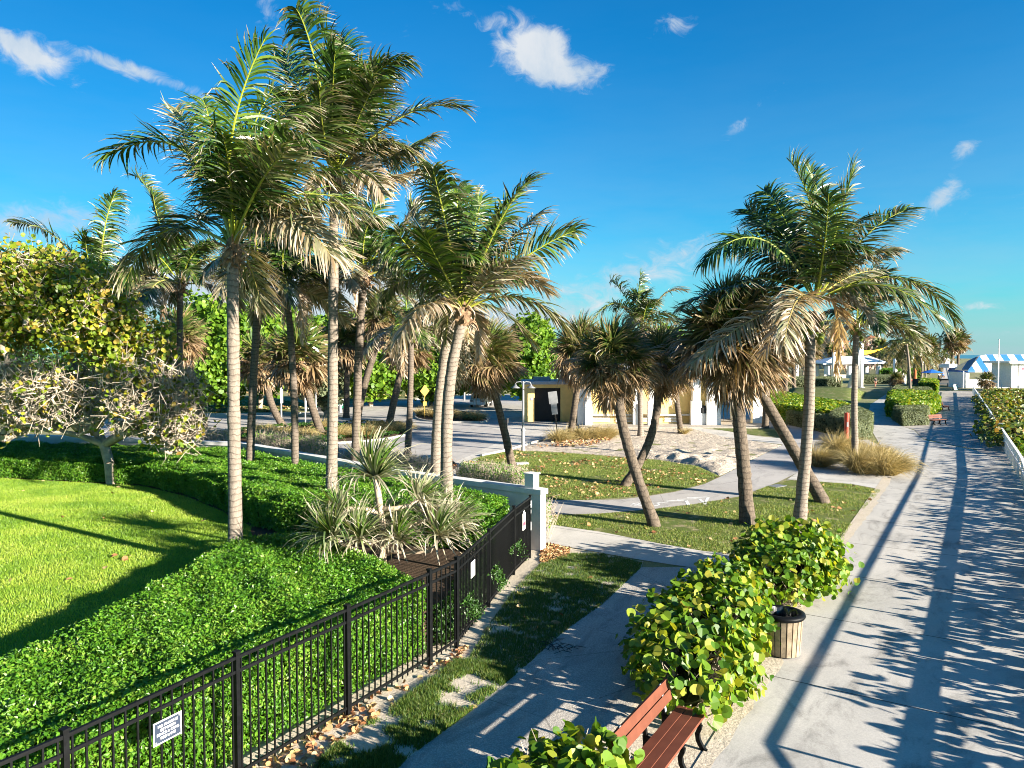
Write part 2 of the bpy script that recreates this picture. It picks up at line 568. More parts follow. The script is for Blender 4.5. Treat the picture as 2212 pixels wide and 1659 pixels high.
mt['lawn_blade'] = M_leaf('lawn_blade', [(.09, .2, .016), (.18, .32, .024), (.3, .42, .04), (.46, .5, .1)], rough=0.45, trans=0.4, tcol=(1.2, 1.2, .6), patch=.5, pscale=.55)
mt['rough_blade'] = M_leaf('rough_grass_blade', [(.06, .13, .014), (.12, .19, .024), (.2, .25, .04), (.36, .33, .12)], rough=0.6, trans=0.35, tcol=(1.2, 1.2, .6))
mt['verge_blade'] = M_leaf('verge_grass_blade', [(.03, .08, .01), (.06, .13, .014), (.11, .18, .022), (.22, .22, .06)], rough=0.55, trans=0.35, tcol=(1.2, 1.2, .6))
mt['litter'] = M_leaf('fallen_leaf', [(.22, .085, .035), (.33, .15, .06), (.42, .25, .11), (.5, .36, .2), (.36, .28, .08)], rough=0.8, trans=0.1)
mt['pand'] = M_frond('pandanus_leaf', [(.03, .08, .01), (.06, .13, .015), (.14, .2, .025)], [(.34, .3, .2), (.5, .45, .36)], trans=0.25)
mt['black'] = M_plain('black_paint', (.0045, .005, .0055), 0.5, 0.3, 12.0, bmp=0.1, spec=0.14)
mt['blackmat'] = M_plain('black_plastic', (.015, .015, .016), 0.55, 0.2)
mt['white'] = M_plain('white_paint', (.78, .77, .74), 0.55, 0.06, 3.0, bmp=0.15)
mt['stucco'] = M_plain('white_stucco', (.56, .56, .55), 0.85, 0.08, 2.2, bmp=0.35, bscale=60)
mt['yellow'] = M_plain('yellow_stucco', (.74, .53, .2), 0.85, 0.08, 1.5, bmp=0.3, bscale=50)
mt['metal'] = M_plain('grey_metal', (.2, .205, .21), 0.5, 0.1, 5.0, metal=0.3)
mt['galv'] = M_plain('galvanised', (.27, .275, .28), 0.5, 0.1, 5.0)
mt['red'] = M_plain('red_paint', (.42, .045, .02), 0.5, 0.15)
mt['terracotta'] = M_plain('terracotta_tile', (.35, .12, .08), 0.8, 0.2)
mt['pink'] = M_plain('pink_stucco', (.55, .36, .29), 0.85, 0.08)
mt['glass'] = M_plain('dark_glass', (.02, .025, .03), 0.1, 0.1, spec=0.8)
mt['slatbrown'] = M_plain('weathered_slat', (.25, .195, .13), 0.8, 0.35, 5.0, bmp=0.3)
mt['bluefab'] = M_plain('blue_canvas', (.012, .13, .48), 0.7, 0.08)
mt['whitefab'] = M_plain('white_canvas', (.72, .74, .76), 0.7, 0.05)
mt['yellowfab'] = M_plain('yellow_canvas', (.85, .52, .01), 0.7, 0.04)
mt['bluemetal'] = M_plain('blue_grey_roof', (.28, .36, .44), 0.5, 0.1)
mt['green'] = M_plain('green_paint', (.02, .16, .085), 0.5, 0.1)
mt['skin'] = M_plain('skin', (.42, .24, .16), 0.6, 0.05)
mt['hair'] = M_plain('dark_hair', (.02, .014, .01), 0.6, 0.1)
mt['rubber'] = M_plain('rubber', (.02, .02, .02), 0.8, 0.2)
mt['darkred'] = M_plain('dark_red_cloth', (.25, .03, .02), 0.8, 0.1)
mt['teal'] = M_plain('teal_paint', (.25, .42, .42), 0.6, 0.1)
mt['stone'] = M_plain('pale_stone', (.5, .47, .42), 0.85, 0.15, 3.0, bmp=0.4)

# ------------------------------------------------------------------ ground, paths, water
PD = Vector((0.521, 0.854, 0)).normalized()          # the way the promenade runs
PN = Vector((PD.y, -PD.x, 0))                        # to its right, towards the sea
PANG = math.atan2(PD.x, PD.y)


def M_concrete(name, c1, c2, joint=0.0, crack=0.5, off=0.0, stain=(.1, .095, .085), agg=0.0, sandy=0.0):
    m, t, b, nt = new_mat(name)
    co = t.mapping(t.coord('Object'), rot=(0, 0, PANG))
    x, y, z = t.sep(co)
    n1 = t.noise(co, 0.35, 6, 0.65)
    n2 = t.noise(co, 38.0, 4, 0.75)
    n3 = t.noise(t.mapping(co, scale=(1.0, 0.45, 1)), 1.3, 6, 0.7, 0.8)
    col = t.mix(t.smooth(n1, 0.25, 0.75), c1, c2)
    col = t.mix(t.math('MULTIPLY', t.smooth(n3, 0.46, 0.72), 0.6), col, stain)
    col = t.mix(0.4, col, t.ramp(n2, [(0.25, 0.25), (0.75, 0.75)]), 'OVERLAY')
    h = t.math('MULTIPLY', n2, 0.5)
    if agg:
        v = t.voronoi(co, 34.0)
        col = t.mix(t.math('MULTIPLY', t.smooth(v, 0.2, 0.65), agg), col, tuple(k * .25 for k in c1))
        h = t.math('SUBTRACT', h, v)
    if joint:
        cell = t.math('ABSOLUTE', t.math('SUBTRACT', t.math('FRACT', t.math('MULTIPLY', t.math('ADD', y, off), 1 / joint)), 0.5))
        wob = t.math('MULTIPLY', t.noise(co, 5.0, 3), 0.004)
        ln = t.math('GREATER_THAN', t.math('ADD', cell, wob), 0.5 - 0.016 / joint + 0.002)
        col = t.mix(t.math('MULTIPLY', ln, 0.9), col, (.05, .048, .045))
        h = t.math('SUBTRACT', h, t.math('MULTIPLY', ln, 2.0))
    cr = t.voronoi(t.vadd(co, t.vmul(t.n[0].outputs[0] if False else co, (0.0, 0.0, 0.0))), 0.42, 'DISTANCE_TO_EDGE')
    crk = t.math('MULTIPLY', t.math('LESS_THAN', t.math('ADD', cr, t.math('MULTIPLY', t.noise(co, 9.0, 4, 0.7), 0.03)), 0.0185), crack)
    col = t.mix(crk, col, (.07, .066, .06))
    if sandy:
        sn = t.noise(co, 0.8, 6, 0.7, 0.5)
        col = t.mix(t.math('MULTIPLY', t.smooth(sn, 0.52, 0.66), sandy), col, (.5, .44, .35))
    t.put(b.inputs['Base Color'], col)
    b.inputs['Roughness'].default_value = 0.85
    b.inputs['Specular IOR Level'].default_value = 0.25
    bump(t, b, h, 0.3, 0.012)
    return m


mt['conc'] = M_concrete('promenade_concrete', (.47, .445, .40), (.36, .345, .315), 3.75, 0.0, 1.15)
mt['conc2'] = M_concrete('walk_concrete', (.52, .49, .44), (.42, .40, .36), 2.2, 0.1, stain=(.2, .19, .17))
mt['asph'] = M_concrete('old_asphalt', (.42, .395, .365), (.34, .32, .30), 0.0, stain=(.2, .19, .18))
mt['gravel'] = M_concrete('exposed_aggregate', (.54, .5, .44), (.43, .40, .35), 0.0, agg=0.4, sandy=0.15)
mt['sandpath'] = M_concrete('sandy_brick', (.38, .35, .31), (.31, .28, .26), 1.2, 0.0, sandy=0.75)
mt['sand'] = M_ground('pale_sand', (.50, .43, .345), (.40, .335, .26), 0.7, 9.0, 1.0, 0.16, 2.3, blotch=0.8)
mt['sandflat'] = M_ground('sandy_soil', (.52, .455, .365), (.42, .36, .27), 0.9, 22.0, 0.6, 0.03, 9.0)
mt['soil'] = M_ground('sand_and_turf', (.24, .215, .12), (.15, .17, .05), 0.25, 14.0, 0.7, 0.05, 8.0, c3=(.3, .26, .17))
mt['turf'] = M_ground('lawn_soil', (.08, .17, .016), (.12, .22, .022), 0.8, 30.0, 0.8, 0.03, 26.0)
mt['turf_rough'] = M_ground('rough_turf', (.075, .115, .02), (.13, .14, .035), 0.6, 20.0, 0.9, 0.04, 16.0, c3=(.3, .25, .15))
mt['mulch'] = M_ground('bark_mulch', (.055, .038, .025), (.10, .066, .042), 1.4, 24.0, 1.0, 0.05, 22.0)
mt['mark'] = M_plain('worn_white_marking', (.62, .62, .6), 0.8, 0.25, 9.0)

sheet('ground', [(-900, -30), (52, -30), (74, 20), (250, 320), (700, 1080), (900, 2500), (-900, 2500)], 0.0, mt['soil'])
mw, tw, bw, ntw = new_mat('sea_water')
tw.put(bw.inputs['Base Color'], (.012, .10, .16, 1))
bw.inputs['Roughness'].default_value = 0.25
bump(tw, bw, tw.noise(tw.mapping(tw.coord('Object'), scale=(1, .4, 1)), 0.25, 6, 0.6), 0.5, 0.3)
sheet('sea', [(52, -200), (9000, -200), (9000, 15000), (2500, 15000), (900, 2500), (700, 1080), (250, 320), (86, 20)], -2.0, mw)
msd = mt['sandflat']
sheet('beach', [(48, -30), (60, -30), (92, 20), (262, 320), (715, 1080), (690, 1080), (235, 320), (66, 20)], -0.2, msd)

z1, z2, z3, z4 = 0.004, 0.008, 0.012, 0.016


def line_x(x0, y0, y):                    # a line along the promenade through x0, y0
    return x0 + (y - y0) * PD.x / PD.y


def wline(x0, y0, ys):
    return [(line_x(x0, y0, y), y) for y in ys]


# promenade and the plaza it opens into
prom = [(-3.4, 0), (3.53, 11.34), (7.72, 18.28), (18.4, 35.2)] + gpts([(1925, 1000), (1900, 960), (1880, 925), (1874, 902), (1880, 874), (1935, 838), (1990, 838),
        (1930, 868), (1925, 905), (1948, 921), (1975, 930), (1995, 950), (2050, 962), (2109, 973), (2146, 990), (2184, 1006), (2192, 1030)]) + [(24.6, 34.9), (10.6, 12), (3.3, 0)]
PROM = sheet('promenade', prom, z3, mt['conc'])
sheet('sandy_walk', gpts([(1948, 921), (2000, 900), (2030, 880), (2018, 845), (2100, 845), (2130, 880), (2165, 935), (2192, 975), (2184, 1004), (2146, 988), (2109, 971), (2050, 960), (1995, 948), (1975, 928)]), z2, mt['sandpath'])
rs = [tuple(G(u, v)[:2]) for u, v in [(2109, 973), (2146, 990), (2184, 1006), (2192, 1030)]]
sheet('fence_sand_strip', rs + [(24.6, 34.9), (10.6, 12), (3.3, 0), (6.5, 0), (13, 12), (27, 34.9), (36.5, 50)], z1, mt['sandflat'])
# bike path
sheet('bike_path', gpts([(1120, 1079), (1170, 1080), (1266, 1081), (1340, 1079), (1394, 1073), (1458, 1063), (1522, 1046), (1556, 1030), (1640, 986), (1690, 962), (1706, 935), (1690, 905), (1660, 885), (1500, 868),
        (1520, 862), (1668, 868), (1700, 882), (1780, 905), (1830, 952), (1874, 950), (1900, 962), (1925, 1002), (1922, 1034), (1860, 1024), (1735, 1015), (1680, 1042), (1600, 1072), (1500, 1089), (1400, 1101), (1290, 1110), (1170, 1113), (1120, 1112)]), z2, mt['asph'])
sheet('crossing_walk', gpts([(1735, 1013), (1860, 1020), (1926, 1032), (1906, 1058), (1840, 1046), (1760, 1040), (1700, 1036)]), z3, mt['conc2'])
# concrete walk from the wall to the promenade
cw_top = gpts([(1110, 1125), (1168, 1131), (1300, 1150), (1420, 1174), (1525, 1192)])
cw_bot = gpts([(1525, 1231), (1400, 1213), (1270, 1190), (1168, 1171), (1110, 1162)])
sheet('concrete_walk', cw_top + [(7.9, 21.4), (9.5, 21.3), (8.6, 19.8), (7.2, 19.6)] + cw_bot, z3 + .002, mt['conc2'])
# exposed aggregate path under the bench shadows
pl = gpts([(1385, 1226), (1301, 1306), (1251, 1340), (1212, 1373), (1120, 1455), (1050, 1510), (990, 1560), (880, 1640)]) + [(-2.2, 9.8), (-4.2, 6.5), (-6.5, 2)]
pr = [(-3.6, 2), (-1.6, 6.0), (0.2, 9.0), (1.4, 11.0), (2.9, 13.6), (4.1, 16.2), (5.2, 18.6), (5.6, 20.2)]
sheet('aggregate_path', pl + pr, z2, mt['gravel'])
# strip of sand and turf between fence and path, sand strip under the sea grapes
TZ = 0.75
fz = [(-8.0, 2.9), (-5.28, 7.45), (-3.83, 9.89), (-2.72, 11.76), (-1.13, 14.6), (-0.55, 16.97), (0.05, 19.5), (0.62, 21.3)]
sheet('verge', [(p[0] - .9, p[1]) for p in fz] + gpts([(1168, 1172), (1270, 1191), (1390, 1213)]) + pl, z1, mt['sandflat'])
sheet('hedge_sand_strip', pr[::-1] + [(-3.3, 0.2), (3.53, 11.34), (7.72, 18.28), (8.8, 20.2)], z1, mt['sandflat'])
# sand blown over the promenade's landward edge
_rs = np.random.default_rng(17)
_ys = np.linspace(2, 35, 90)
_edge = [(3.53 + (y - 11.34) * .61 if y < 18.28 else 7.72 + (y - 18.28) * .632, y) for y in _ys]
_w = np.convolve(_rs.normal(.10, .16, 98), np.ones(9) / 4.5, 'valid')
sheet('blown_sand', [(x - .25, y) for x, y in _edge] + [(x + max(.01, w), y) for (x, y), w in list(zip(_edge, _w))[::-1]], z3 + .003, mt['sandflat'])
# lawns
lawn = gpts([(-900, 1024), (0, 1034), (150, 1041), (300, 1051), (400, 1073), (480, 1106), (540, 1140)], TZ) + [(-6.95, 19.4), (-6.95, 17.0), (-7.25, 14.1), (-7.65, 11.3), (-8.05, 7), (-8.3, 3), (-34, 3), (-40, 25)]
sheet('lawn', lawn, TZ + z1, mt['turf'])
terr = [(-9.1, 3.0), (-7.2, 6.6), (-5.9, 8.8), (-4.7, 10.9), (-3.5, 12.9), (-2.3, 14.2), (-1.65, 14.8), (-.95, 16.9), (-.35, 19.3), (.1, 21.0), (.35, 21.9), (-4.3, 25.5), (-7.2, 28.4), (-12.6, 33.5), (-20, 35.7), (-60, 46), (-60, 3)]
sheet('terrace', terr, TZ, mt['mulch'])
_a = Acc()
for _p, _q in zip(terr, terr[1:] + terr[:1]):
    _a.add([(*_p, -.05), (*_q, -.05), (*_q, TZ - .001), (*_p, TZ - .001)], [(0, 1, 2, 3)])
tag(_a.build('terrace_edge', mt['mulch']), kind='structure')
leafy = gpts([(1000, 1000), (1040, 986), (1106, 974), (1200, 978), (1330, 987), (1426, 995), (1506, 1008), (1554, 1030), (1522, 1044), (1458, 1061), (1394, 1071), (1266, 1080), (1167, 1079), (1100, 1078), (980, 1060)])
sheet('leaf_strewn_lawn', leafy, z1, mt['turf_rough'])
front_turf = gpts([(1170, 1114), (1290, 1111), (1400, 1102), (1500, 1090), (1600, 1073), (1680, 1043), (1715, 1036), (1840, 1047), (1904, 1060)]) + [(12.6, 26.3), (8.7, 20.0)] + gpts([(1525, 1192), (1420, 1174), (1300, 1150), (1168, 1130)])
sheet('palm_lawn', front_turf, z1, mt['turf_rough'])
sandp = gpts([(1106, 972), (1180, 951), (1260, 927), (1330, 922), (1480, 922), (1560, 943), (1640, 955), (1688, 962), (1640, 985), (1556, 1028), (1506, 1006), (1426, 993), (1330, 985), (1200, 976)])
SANDP = sandp
# road, forecourt and islands
sheet('road', gpts([(150, 940), (230, 905), (450, 890), (640, 893), (780, 872), (1000, 855), (1040, 845), (1130, 855), (1200, 880), (1190, 915), (1210, 935), (1120, 962), (1050, 985), (1000, 1015), (900, 1030), (540, 990), (250, 965)]), z1, mt['asph'])
sheet('forecourt', gpts([(1040, 985), (1106, 970), (1180, 948), (1245, 925), (1330, 921), (1480, 921), (1700, 921), (1700, 880), (1500, 870), (1240, 912), (1140, 912), (1060, 925), (1110, 940), (980, 1000), (960, 1030), (1000, 1030)]), z2, mt['conc2'])
sheet('side_walk', gpts([(1480, 922), (1560, 930), (1640, 943), (1700, 948), (1692, 961), (1560, 944)]), z3, mt['conc2'])
sheet('side_turf', gpts([(1520, 920), (1600, 925), (1690, 930), (1688, 944), (1630, 940), (1560, 930)]), z3 + .004, mt['turf_rough'])
isl1 = smooth_poly(gpts([(470, 940), (560, 928), (700, 918), (850, 915), (893, 930), (880, 942), (790, 956), (640, 962), (500, 960)]))
isl2 = smooth_poly(gpts([(895, 895), (930, 884), (1010, 890), (1056, 905), (1050, 914), (960, 913), (900, 908)]))
bed = smooth_poly(gpts([(860, 1000), (940, 985), (985, 1000), (990, 1020), (900, 1030)]))
for p in (isl1, isl2, bed): sheet('planting_bed', p, 0.10, mt['mulch'])
verge1 = gpts([(200, 900), (440, 862), (560, 858), (660, 872), (650, 884), (520, 895), (440, 893), (300, 905)])
verge2 = gpts([(700, 862), (780, 850), (1010, 838), (1020, 848), (880, 858), (790, 868)])
sheet('leaf_strewn_verge', verge1, 0.03, mt['turf_rough'])
sheet('far_verge', verge2, 0.03, mt['turf_rough'])
mound = gpts([(1690, 880), (1700, 850), (1790, 840), (1850, 842), (1870, 846), (1850, 868), (1790, 880)])
moundc = np.mean(mound, axis=0)


def kerb(name, pts, w=0.15, h=0.13, closed=True, m='conc2', z0=-0.02):
    a = Acc()
    n = len(pts)
    for i in range(n if closed else n - 1):
        p, q = Vector((*pts[i][:2], 0)), Vector((*pts[(i + 1) % n][:2], 0))
        d = q - p
        if d.length < 1e-3: continue
        M = Matrix.Translation(p) @ Matrix.Rotation(math.atan2(d.y, d.x), 4, 'Z')
        a.box(-.01, d.length + .01, -w / 2 + i % 2 * .001, w / 2 + i % 2 * .001, z0, h + i % 2 * .001, 0, M)
    return tag(a.build(name, mt[m]), kind='structure')


kerb('kerb', isl1); kerb('kerb', isl2)
kerb('kerb', gpts([(1040, 986), (1106, 971), (1180, 949), (1240, 927)]), closed=False)
kerb('kerb', gpts([(660, 884), (780, 872), (1000, 856), (1035, 846)]), closed=False)
kerb('kerb', gpts([(200, 913), (440, 896), (650, 893)]), closed=False)

# bike marking with two chevrons, flat paint on the bike path
mk = Acc()
def strip(pts, w, zz=z2 + .004):
    for p, q in zip(pts[:-1], pts[1:]):
        p, q = Vector((*p, 0)), Vector((*q, 0))
        d = (q - p).normalized(); s = Vector((-d.y, d.x, 0)) * w / 2
        mk.add([tuple(p - s) , tuple(q - s), tuple(q + s), tuple(p + s)], [(0, 1, 2, 3)])
def gp(u, v): return tuple(G(u, v)[:2])
strip([gp(1462, 1079), gp(1510, 1078), gp(1522, 1087)][::1], .12)
strip([gp(1440, 1083), gp(1482, 1081), gp(1488, 1092)], .14)
strip([gp(1484, 1076), gp(1530, 1074), gp(1522, 1090)], .12)
strip([gp(1360, 1092), gp(1442, 1085)], .10)
for cu in (1378, 1412):
    strip([gp(cu + 12 * math.cos(a), 1090 + 3 * math.sin(a)) for a in np.linspace(0, 2 * PI, 13)], .09)
strip([gp(1378, 1090), gp(1390, 1084), gp(1412, 1090)], .08)
o = mk.build('bike_marking', mt['mark'])
for v in o.data.vertices: v.co.z = z2 + .004
tag(o, kind='structure')
mk = Acc()
for i in range(6):
    u = 790 + i * 22
    strip([gp(u, 886), gp(u + 16, 885)], .22)
strip([gp(960, 896), gp(1045, 899)], .2)
strip([gp(700, 898), gp(790, 891)], .15)
o = mk.build('road_marking', mt['mark'])
for v in o.data.vertices: v.co.z = z1 + .004
tag(o, kind='structure')

# loose sand heaped by the building: a real uneven surface
def relief(name, poly, m, step, fn, z0=0.0):
    P = np.array(poly)
    x0, y0 = P.min(0); x1, y1 = P.max(0)
    xs, ys = np.arange(x0, x1 + step, step), np.arange(y0, y1 + step, step)
    X, Y = np.meshgrid(xs, ys)
    q = np.stack([X.ravel(), Y.ravel()], 1)
    ins = in_poly(q, poly)
    d = edge_dist(q, poly)
    z = np.where(ins, fn(q[:, 0], q[:, 1]) * np.clip(d / .5, 0, 1) + z0, -0.03)
    nx = len(xs)
    i = (np.arange(len(ys) - 1)[:, None] * nx + np.arange(nx - 1)[None]).ravel()
    F = np.stack([i, i + 1, i + nx + 1, i + nx], 1)
    F = F[ins[F].any(1)]
    return Acc().add(np.column_stack([q, z]), F).build(name, m, smooth=True)


def edge_dist(q, poly):
    d = np.full(len(q), 1e9)
    for (x1, y1), (x2, y2) in zip(poly, poly[1:] + poly[:1]):
        ex, ey = x2 - x1, y2 - y1
        l2 = ex * ex + ey * ey + 1e-12
        s = np.clip(((q[:, 0] - x1) * ex + (q[:, 1] - y1) * ey) / l2, 0, 1)
        d = np.minimum(d, np.hypot(q[:, 0] - x1 - s * ex, q[:, 1] - y1 - s * ey))
    return d


_rg = np.random.default_rng(5)
def bumps(n, box, rad, hgt):
    c = np.column_stack([_rg.uniform(box[0], box[1], n), _rg.uniform(box[2], box[3], n)])
    r = _rg.uniform(*rad, n); h = _rg.uniform(*hgt, n)
    def f(x, y):
        z = np.zeros_like(x)
        for (cx, cy), rr, hh in zip(c, r, h):
            k = np.abs(x - cx) < 3 * rr
            z[k] += hh * np.exp(-((x[k] - cx) ** 2 + (y[k] - cy) ** 2) / rr ** 2)
        return z
    return f
_P = np.array(sandp)
fine_ = bumps(900, (_P[:, 0].min(), _P[:, 0].max(), _P[:, 1].min(), _P[:, 1].max()), (.18, .45), (-.09, .07))
heap = lambda x, y: .30 * np.exp(-((x - 9.5) / 3.0) ** 2 - ((y - 41) / 3.0) ** 2)
tag(relief('sand_patch', sandp, mt['sand'], .14, lambda x, y: fine_(x, y) * (0.35 + 2.2 * np.exp(-((x - 10.5) / 4.5) ** 2 - ((y - 41) / 4.5) ** 2)) + heap(x, y), 0.03), kind='structure')
tag(relief('grass_mound', mound, mt['turf_rough'], .8, lambda x, y: 1.3 * np.exp(-((x - moundc[0]) / 9) ** 2 - ((y - moundc[1]) / 12) ** 2), 0.02), kind='structure')

# ------------------------------------------------------------------ palms
WIND = np.array([0.92, 0.25, -0.05])


def frond_arrays(P0, Pm, P2, rng, dry=0.1, npair=80, llen=0.85, hang=0.5, wind=0.55, first=0.17, width=0.03, tipdry=1.0, roll=0.0):
    """one feather frond: rachis tube + leaflets bent by weight and wind. -> (V,F,dry) for rachis and leaflets"""
    n = 15
    C = bez(P0, Pm, P2, n)
    Lr = np.linalg.norm(np.diff(C, axis=0), axis=1).sum()
    rV, rF = tube_arrays(C, np.linspace(.042, .008, n) * (0.6 + Lr / 9), 5)
    s = np.linspace(first, .985, npair)
    s = np.repeat(s, 2) + rng.normal(0, .003, npair * 2)
    side = np.tile([1.0, -1.0], npair)
    s = np.clip(s, 0, 1)
    f = s * (n - 1); i = np.clip(f.astype(int), 0, n - 2); w = (f - i)[:, None]
    B = C[i] * (1 - w) + C[i + 1] * w
    T = unit(C[i + 1] - C[i])
    up = np.array([0, 0, 1.0])
    N = up - (T @ up)[:, None] * T
    outw = unit((np.asarray(tuple(P2)) - np.asarray(tuple(P0)))[None, :] * np.array([[1, 1, 0]]))
    N = unit(N - 0.15 * outw)
    S = unit(np.cross(T, N))
    N = np.cross(S, T)
    if roll:
        S, N = S * math.cos(roll) + N * math.sin(roll), N * math.cos(roll) - S * math.sin(roll)
    phi = R(72) - R(22) * s - R(26) * s ** 4 + rng.normal(0, .07, len(s))
    d = S * (side * np.sin(phi))[:, None] + T * np.cos(phi)[:, None] + N * rng.normal(.22, .12, len(s))[:, None]
    d = unit(d)
    L = llen * (0.45 + 0.55 * np.sin(PI * np.clip(s * .95 - .02, 0, 1)) ** .7) * rng.uniform(.85, 1.12, len(s))
    L = L * np.where(s > .93, .75, 1.0) * np.where(rng.random(len(s)) < .05, rng.uniform(.35, .7, len(s)), 1.0)
    k = 5
    prof = np.array([.55, 1.0, .85, .5, .06])
    g = np.array([0, 0, -1.0])
    hang_i = hang * rng.uniform(.6, 1.5, len(s))
    wind_i = wind * rng.uniform(.3, 1.5, len(s))
    pts, dirs = [B], [d]
    p, dd = B.copy(), d.copy()
    for q in range(1, k):
        dd = unit(dd + (hang_i[:, None] * g + wind_i[:, None] * WIND) * (.22 + .16 * q) + rng.normal(0, .035, d.shape))
        p = p + dd * (L / (k - 1))[:, None]
        pts.append(p.copy()); dirs.append(dd.copy())
    V = []
    tw = N + rng.normal(0, .35, N.shape)
    for q in range(k):
        Wd = unit(np.cross(dirs[q], tw)) * (width * prof[q] * rng.uniform(.8, 1.2, len(s)))[:, None]
        V += [pts[q] + Wd, pts[q] - Wd]
    V = np.stack(V, 1)
    F = np.array([(2 * q, 2 * q + 1, 2 * q + 3, 2 * q + 2) for q in range(k - 1)])
    Fa = F[None] + (np.arange(len(s)) * 2 * k)[:, None, None]
    dl = np.clip(dry + rng.normal(0, .10, len(s)), 0, 1)
    tt = np.repeat(np.linspace(0, 1, k), 2)
    dv = np.clip(dl[:, None] + tipdry * np.maximum(0, tt[None] - .58) * rng.uniform(.2, 2.3, len(s))[:, None], 0, 1)
    return (rV, rF, np.full(len(rV), min(1, dry * 1.1))), (V.reshape(-1, 3), Fa.reshape(-1, 4), dv.ravel())


def trunk_arrays(base, mid, top, r0, r1, rng, flare=1.35, n=46, sides=14):
    C = bez(base, mid, top, n)
    s = np.linspace(0, 1, n)
    r = r0 + (r1 - r0) * s
    r = r * (1 + (flare - 1) * np.exp(-s * 14)) * (1 + .035 * rng.normal(size=n))
    C = C + np.column_stack([np.cumsum(rng.normal(0, .004, n)), np.cumsum(rng.normal(0, .004, n)), np.zeros(n)]) * np.sin(s * PI)[:, None]
    C[0, 2] -= .15
    return tube_arrays(C, r, sides)


def leafbase(parent, top, axis, rng, r, off, nst=11):
    """the fibrous head of the trunk with cut and hanging leaf bases"""
    a = Acc()
    h = .55
    zz = np.linspace(-.35, .4, 7)
    C = np.array([np.array(top) + axis * z for z in zz])
    V, F = tube_arrays(C, np.array([1.0, 1.45, 1.7, 1.65, 1.4, 1.1, .7]) * r * rng.uniform(.9, 1.1, 7), 12)
    V = V + rng.normal(0, r * .12, V.shape)
    a.add(V, F, 0)
    for i in range(nst * 3):
        an = rng.uniform(0, 2 * PI)
        o = np.array([math.cos(an), math.sin(an), 0])
        p = np.array(top) + axis * rng.uniform(-.3, .3) + o * r * 1.3
        q = p + o * rng.uniform(.05, .3) + np.array([0, 0, rng.uniform(-.4, .25)])
        m = (p + q) / 2 + o * .06
        C = np.array([p, m, q])
        V, F = tube_arrays(C, [r * .25, r * .2, r * .05], 4)
        a.add(V, F, 0 if rng.random() < .6 else 1)
    o = a.build('leaf_base', [mt['fibre'], mt['husk']], parent, off=off)
    return o


def nuts(parent, top, rng, n, off, rad=.115, spread=.42):
    for i in range(n):
        an = rng.uniform(0, 2 * PI)
        c = np.array(top) + np.array([math.cos(an) * rng.uniform(.22, spread), math.sin(an) * rng.uniform(.22, spread), rng.uniform(-.62, -.02)])
        bm = bmesh.new()
        bmesh.ops.create_uvsphere(bm, u_segments=12, v_segments=8, radius=rad)
        for v in bm.verts:
            v.co.z *= 1.28
            v.co.x *= 1 + .12 * (v.co.z / rad)
            v.co = v.co + Vector(c - np.array(off))
        me = bpy.data.meshes.new('coconut'); bm.to_mesh(me); bm.free()
        me.materials.append(mt['coconut'])
        me.polygons.foreach_set('use_smooth', np.ones(len(me.polygons), bool))
        link(bpy.data.objects.new('coconut', me), parent)


def auto_fronds(crown, n, rng, L=4.3, lean=(0.5, 0.2), spread=1.0, low=-35):
    out = []
    for i in range(n):
        az = i * 2.39996 + rng.normal(0, .2)
        k = (i + .5) / n
        e = R(86 - (86 - low) * k ** .85) + rng.normal(0, .1)
        l = L * rng.uniform(.82, 1.08)
        o = np.array([math.cos(az), math.sin(az), 0])
        d = o * math.cos(e) + np.array([0, 0, math.sin(e)])
        m = crown + d * l * .52 + np.array([lean[0] * .15, lean[1] * .15, 0])
        sag = .10 + .30 * math.cos(e) if e > 0 else .30
        tip = crown + d * l * .93 + np.array([lean[0], lean[1], 0]) * (.5 + .5 * math.sin(max(e, 0))) + np.array([0, 0, -l * sag])
        out.append((m, tip, float(np.clip(.02 + .6 * k ** 2.2 + rng.normal(0, .05), 0, 1)), k))
    return out


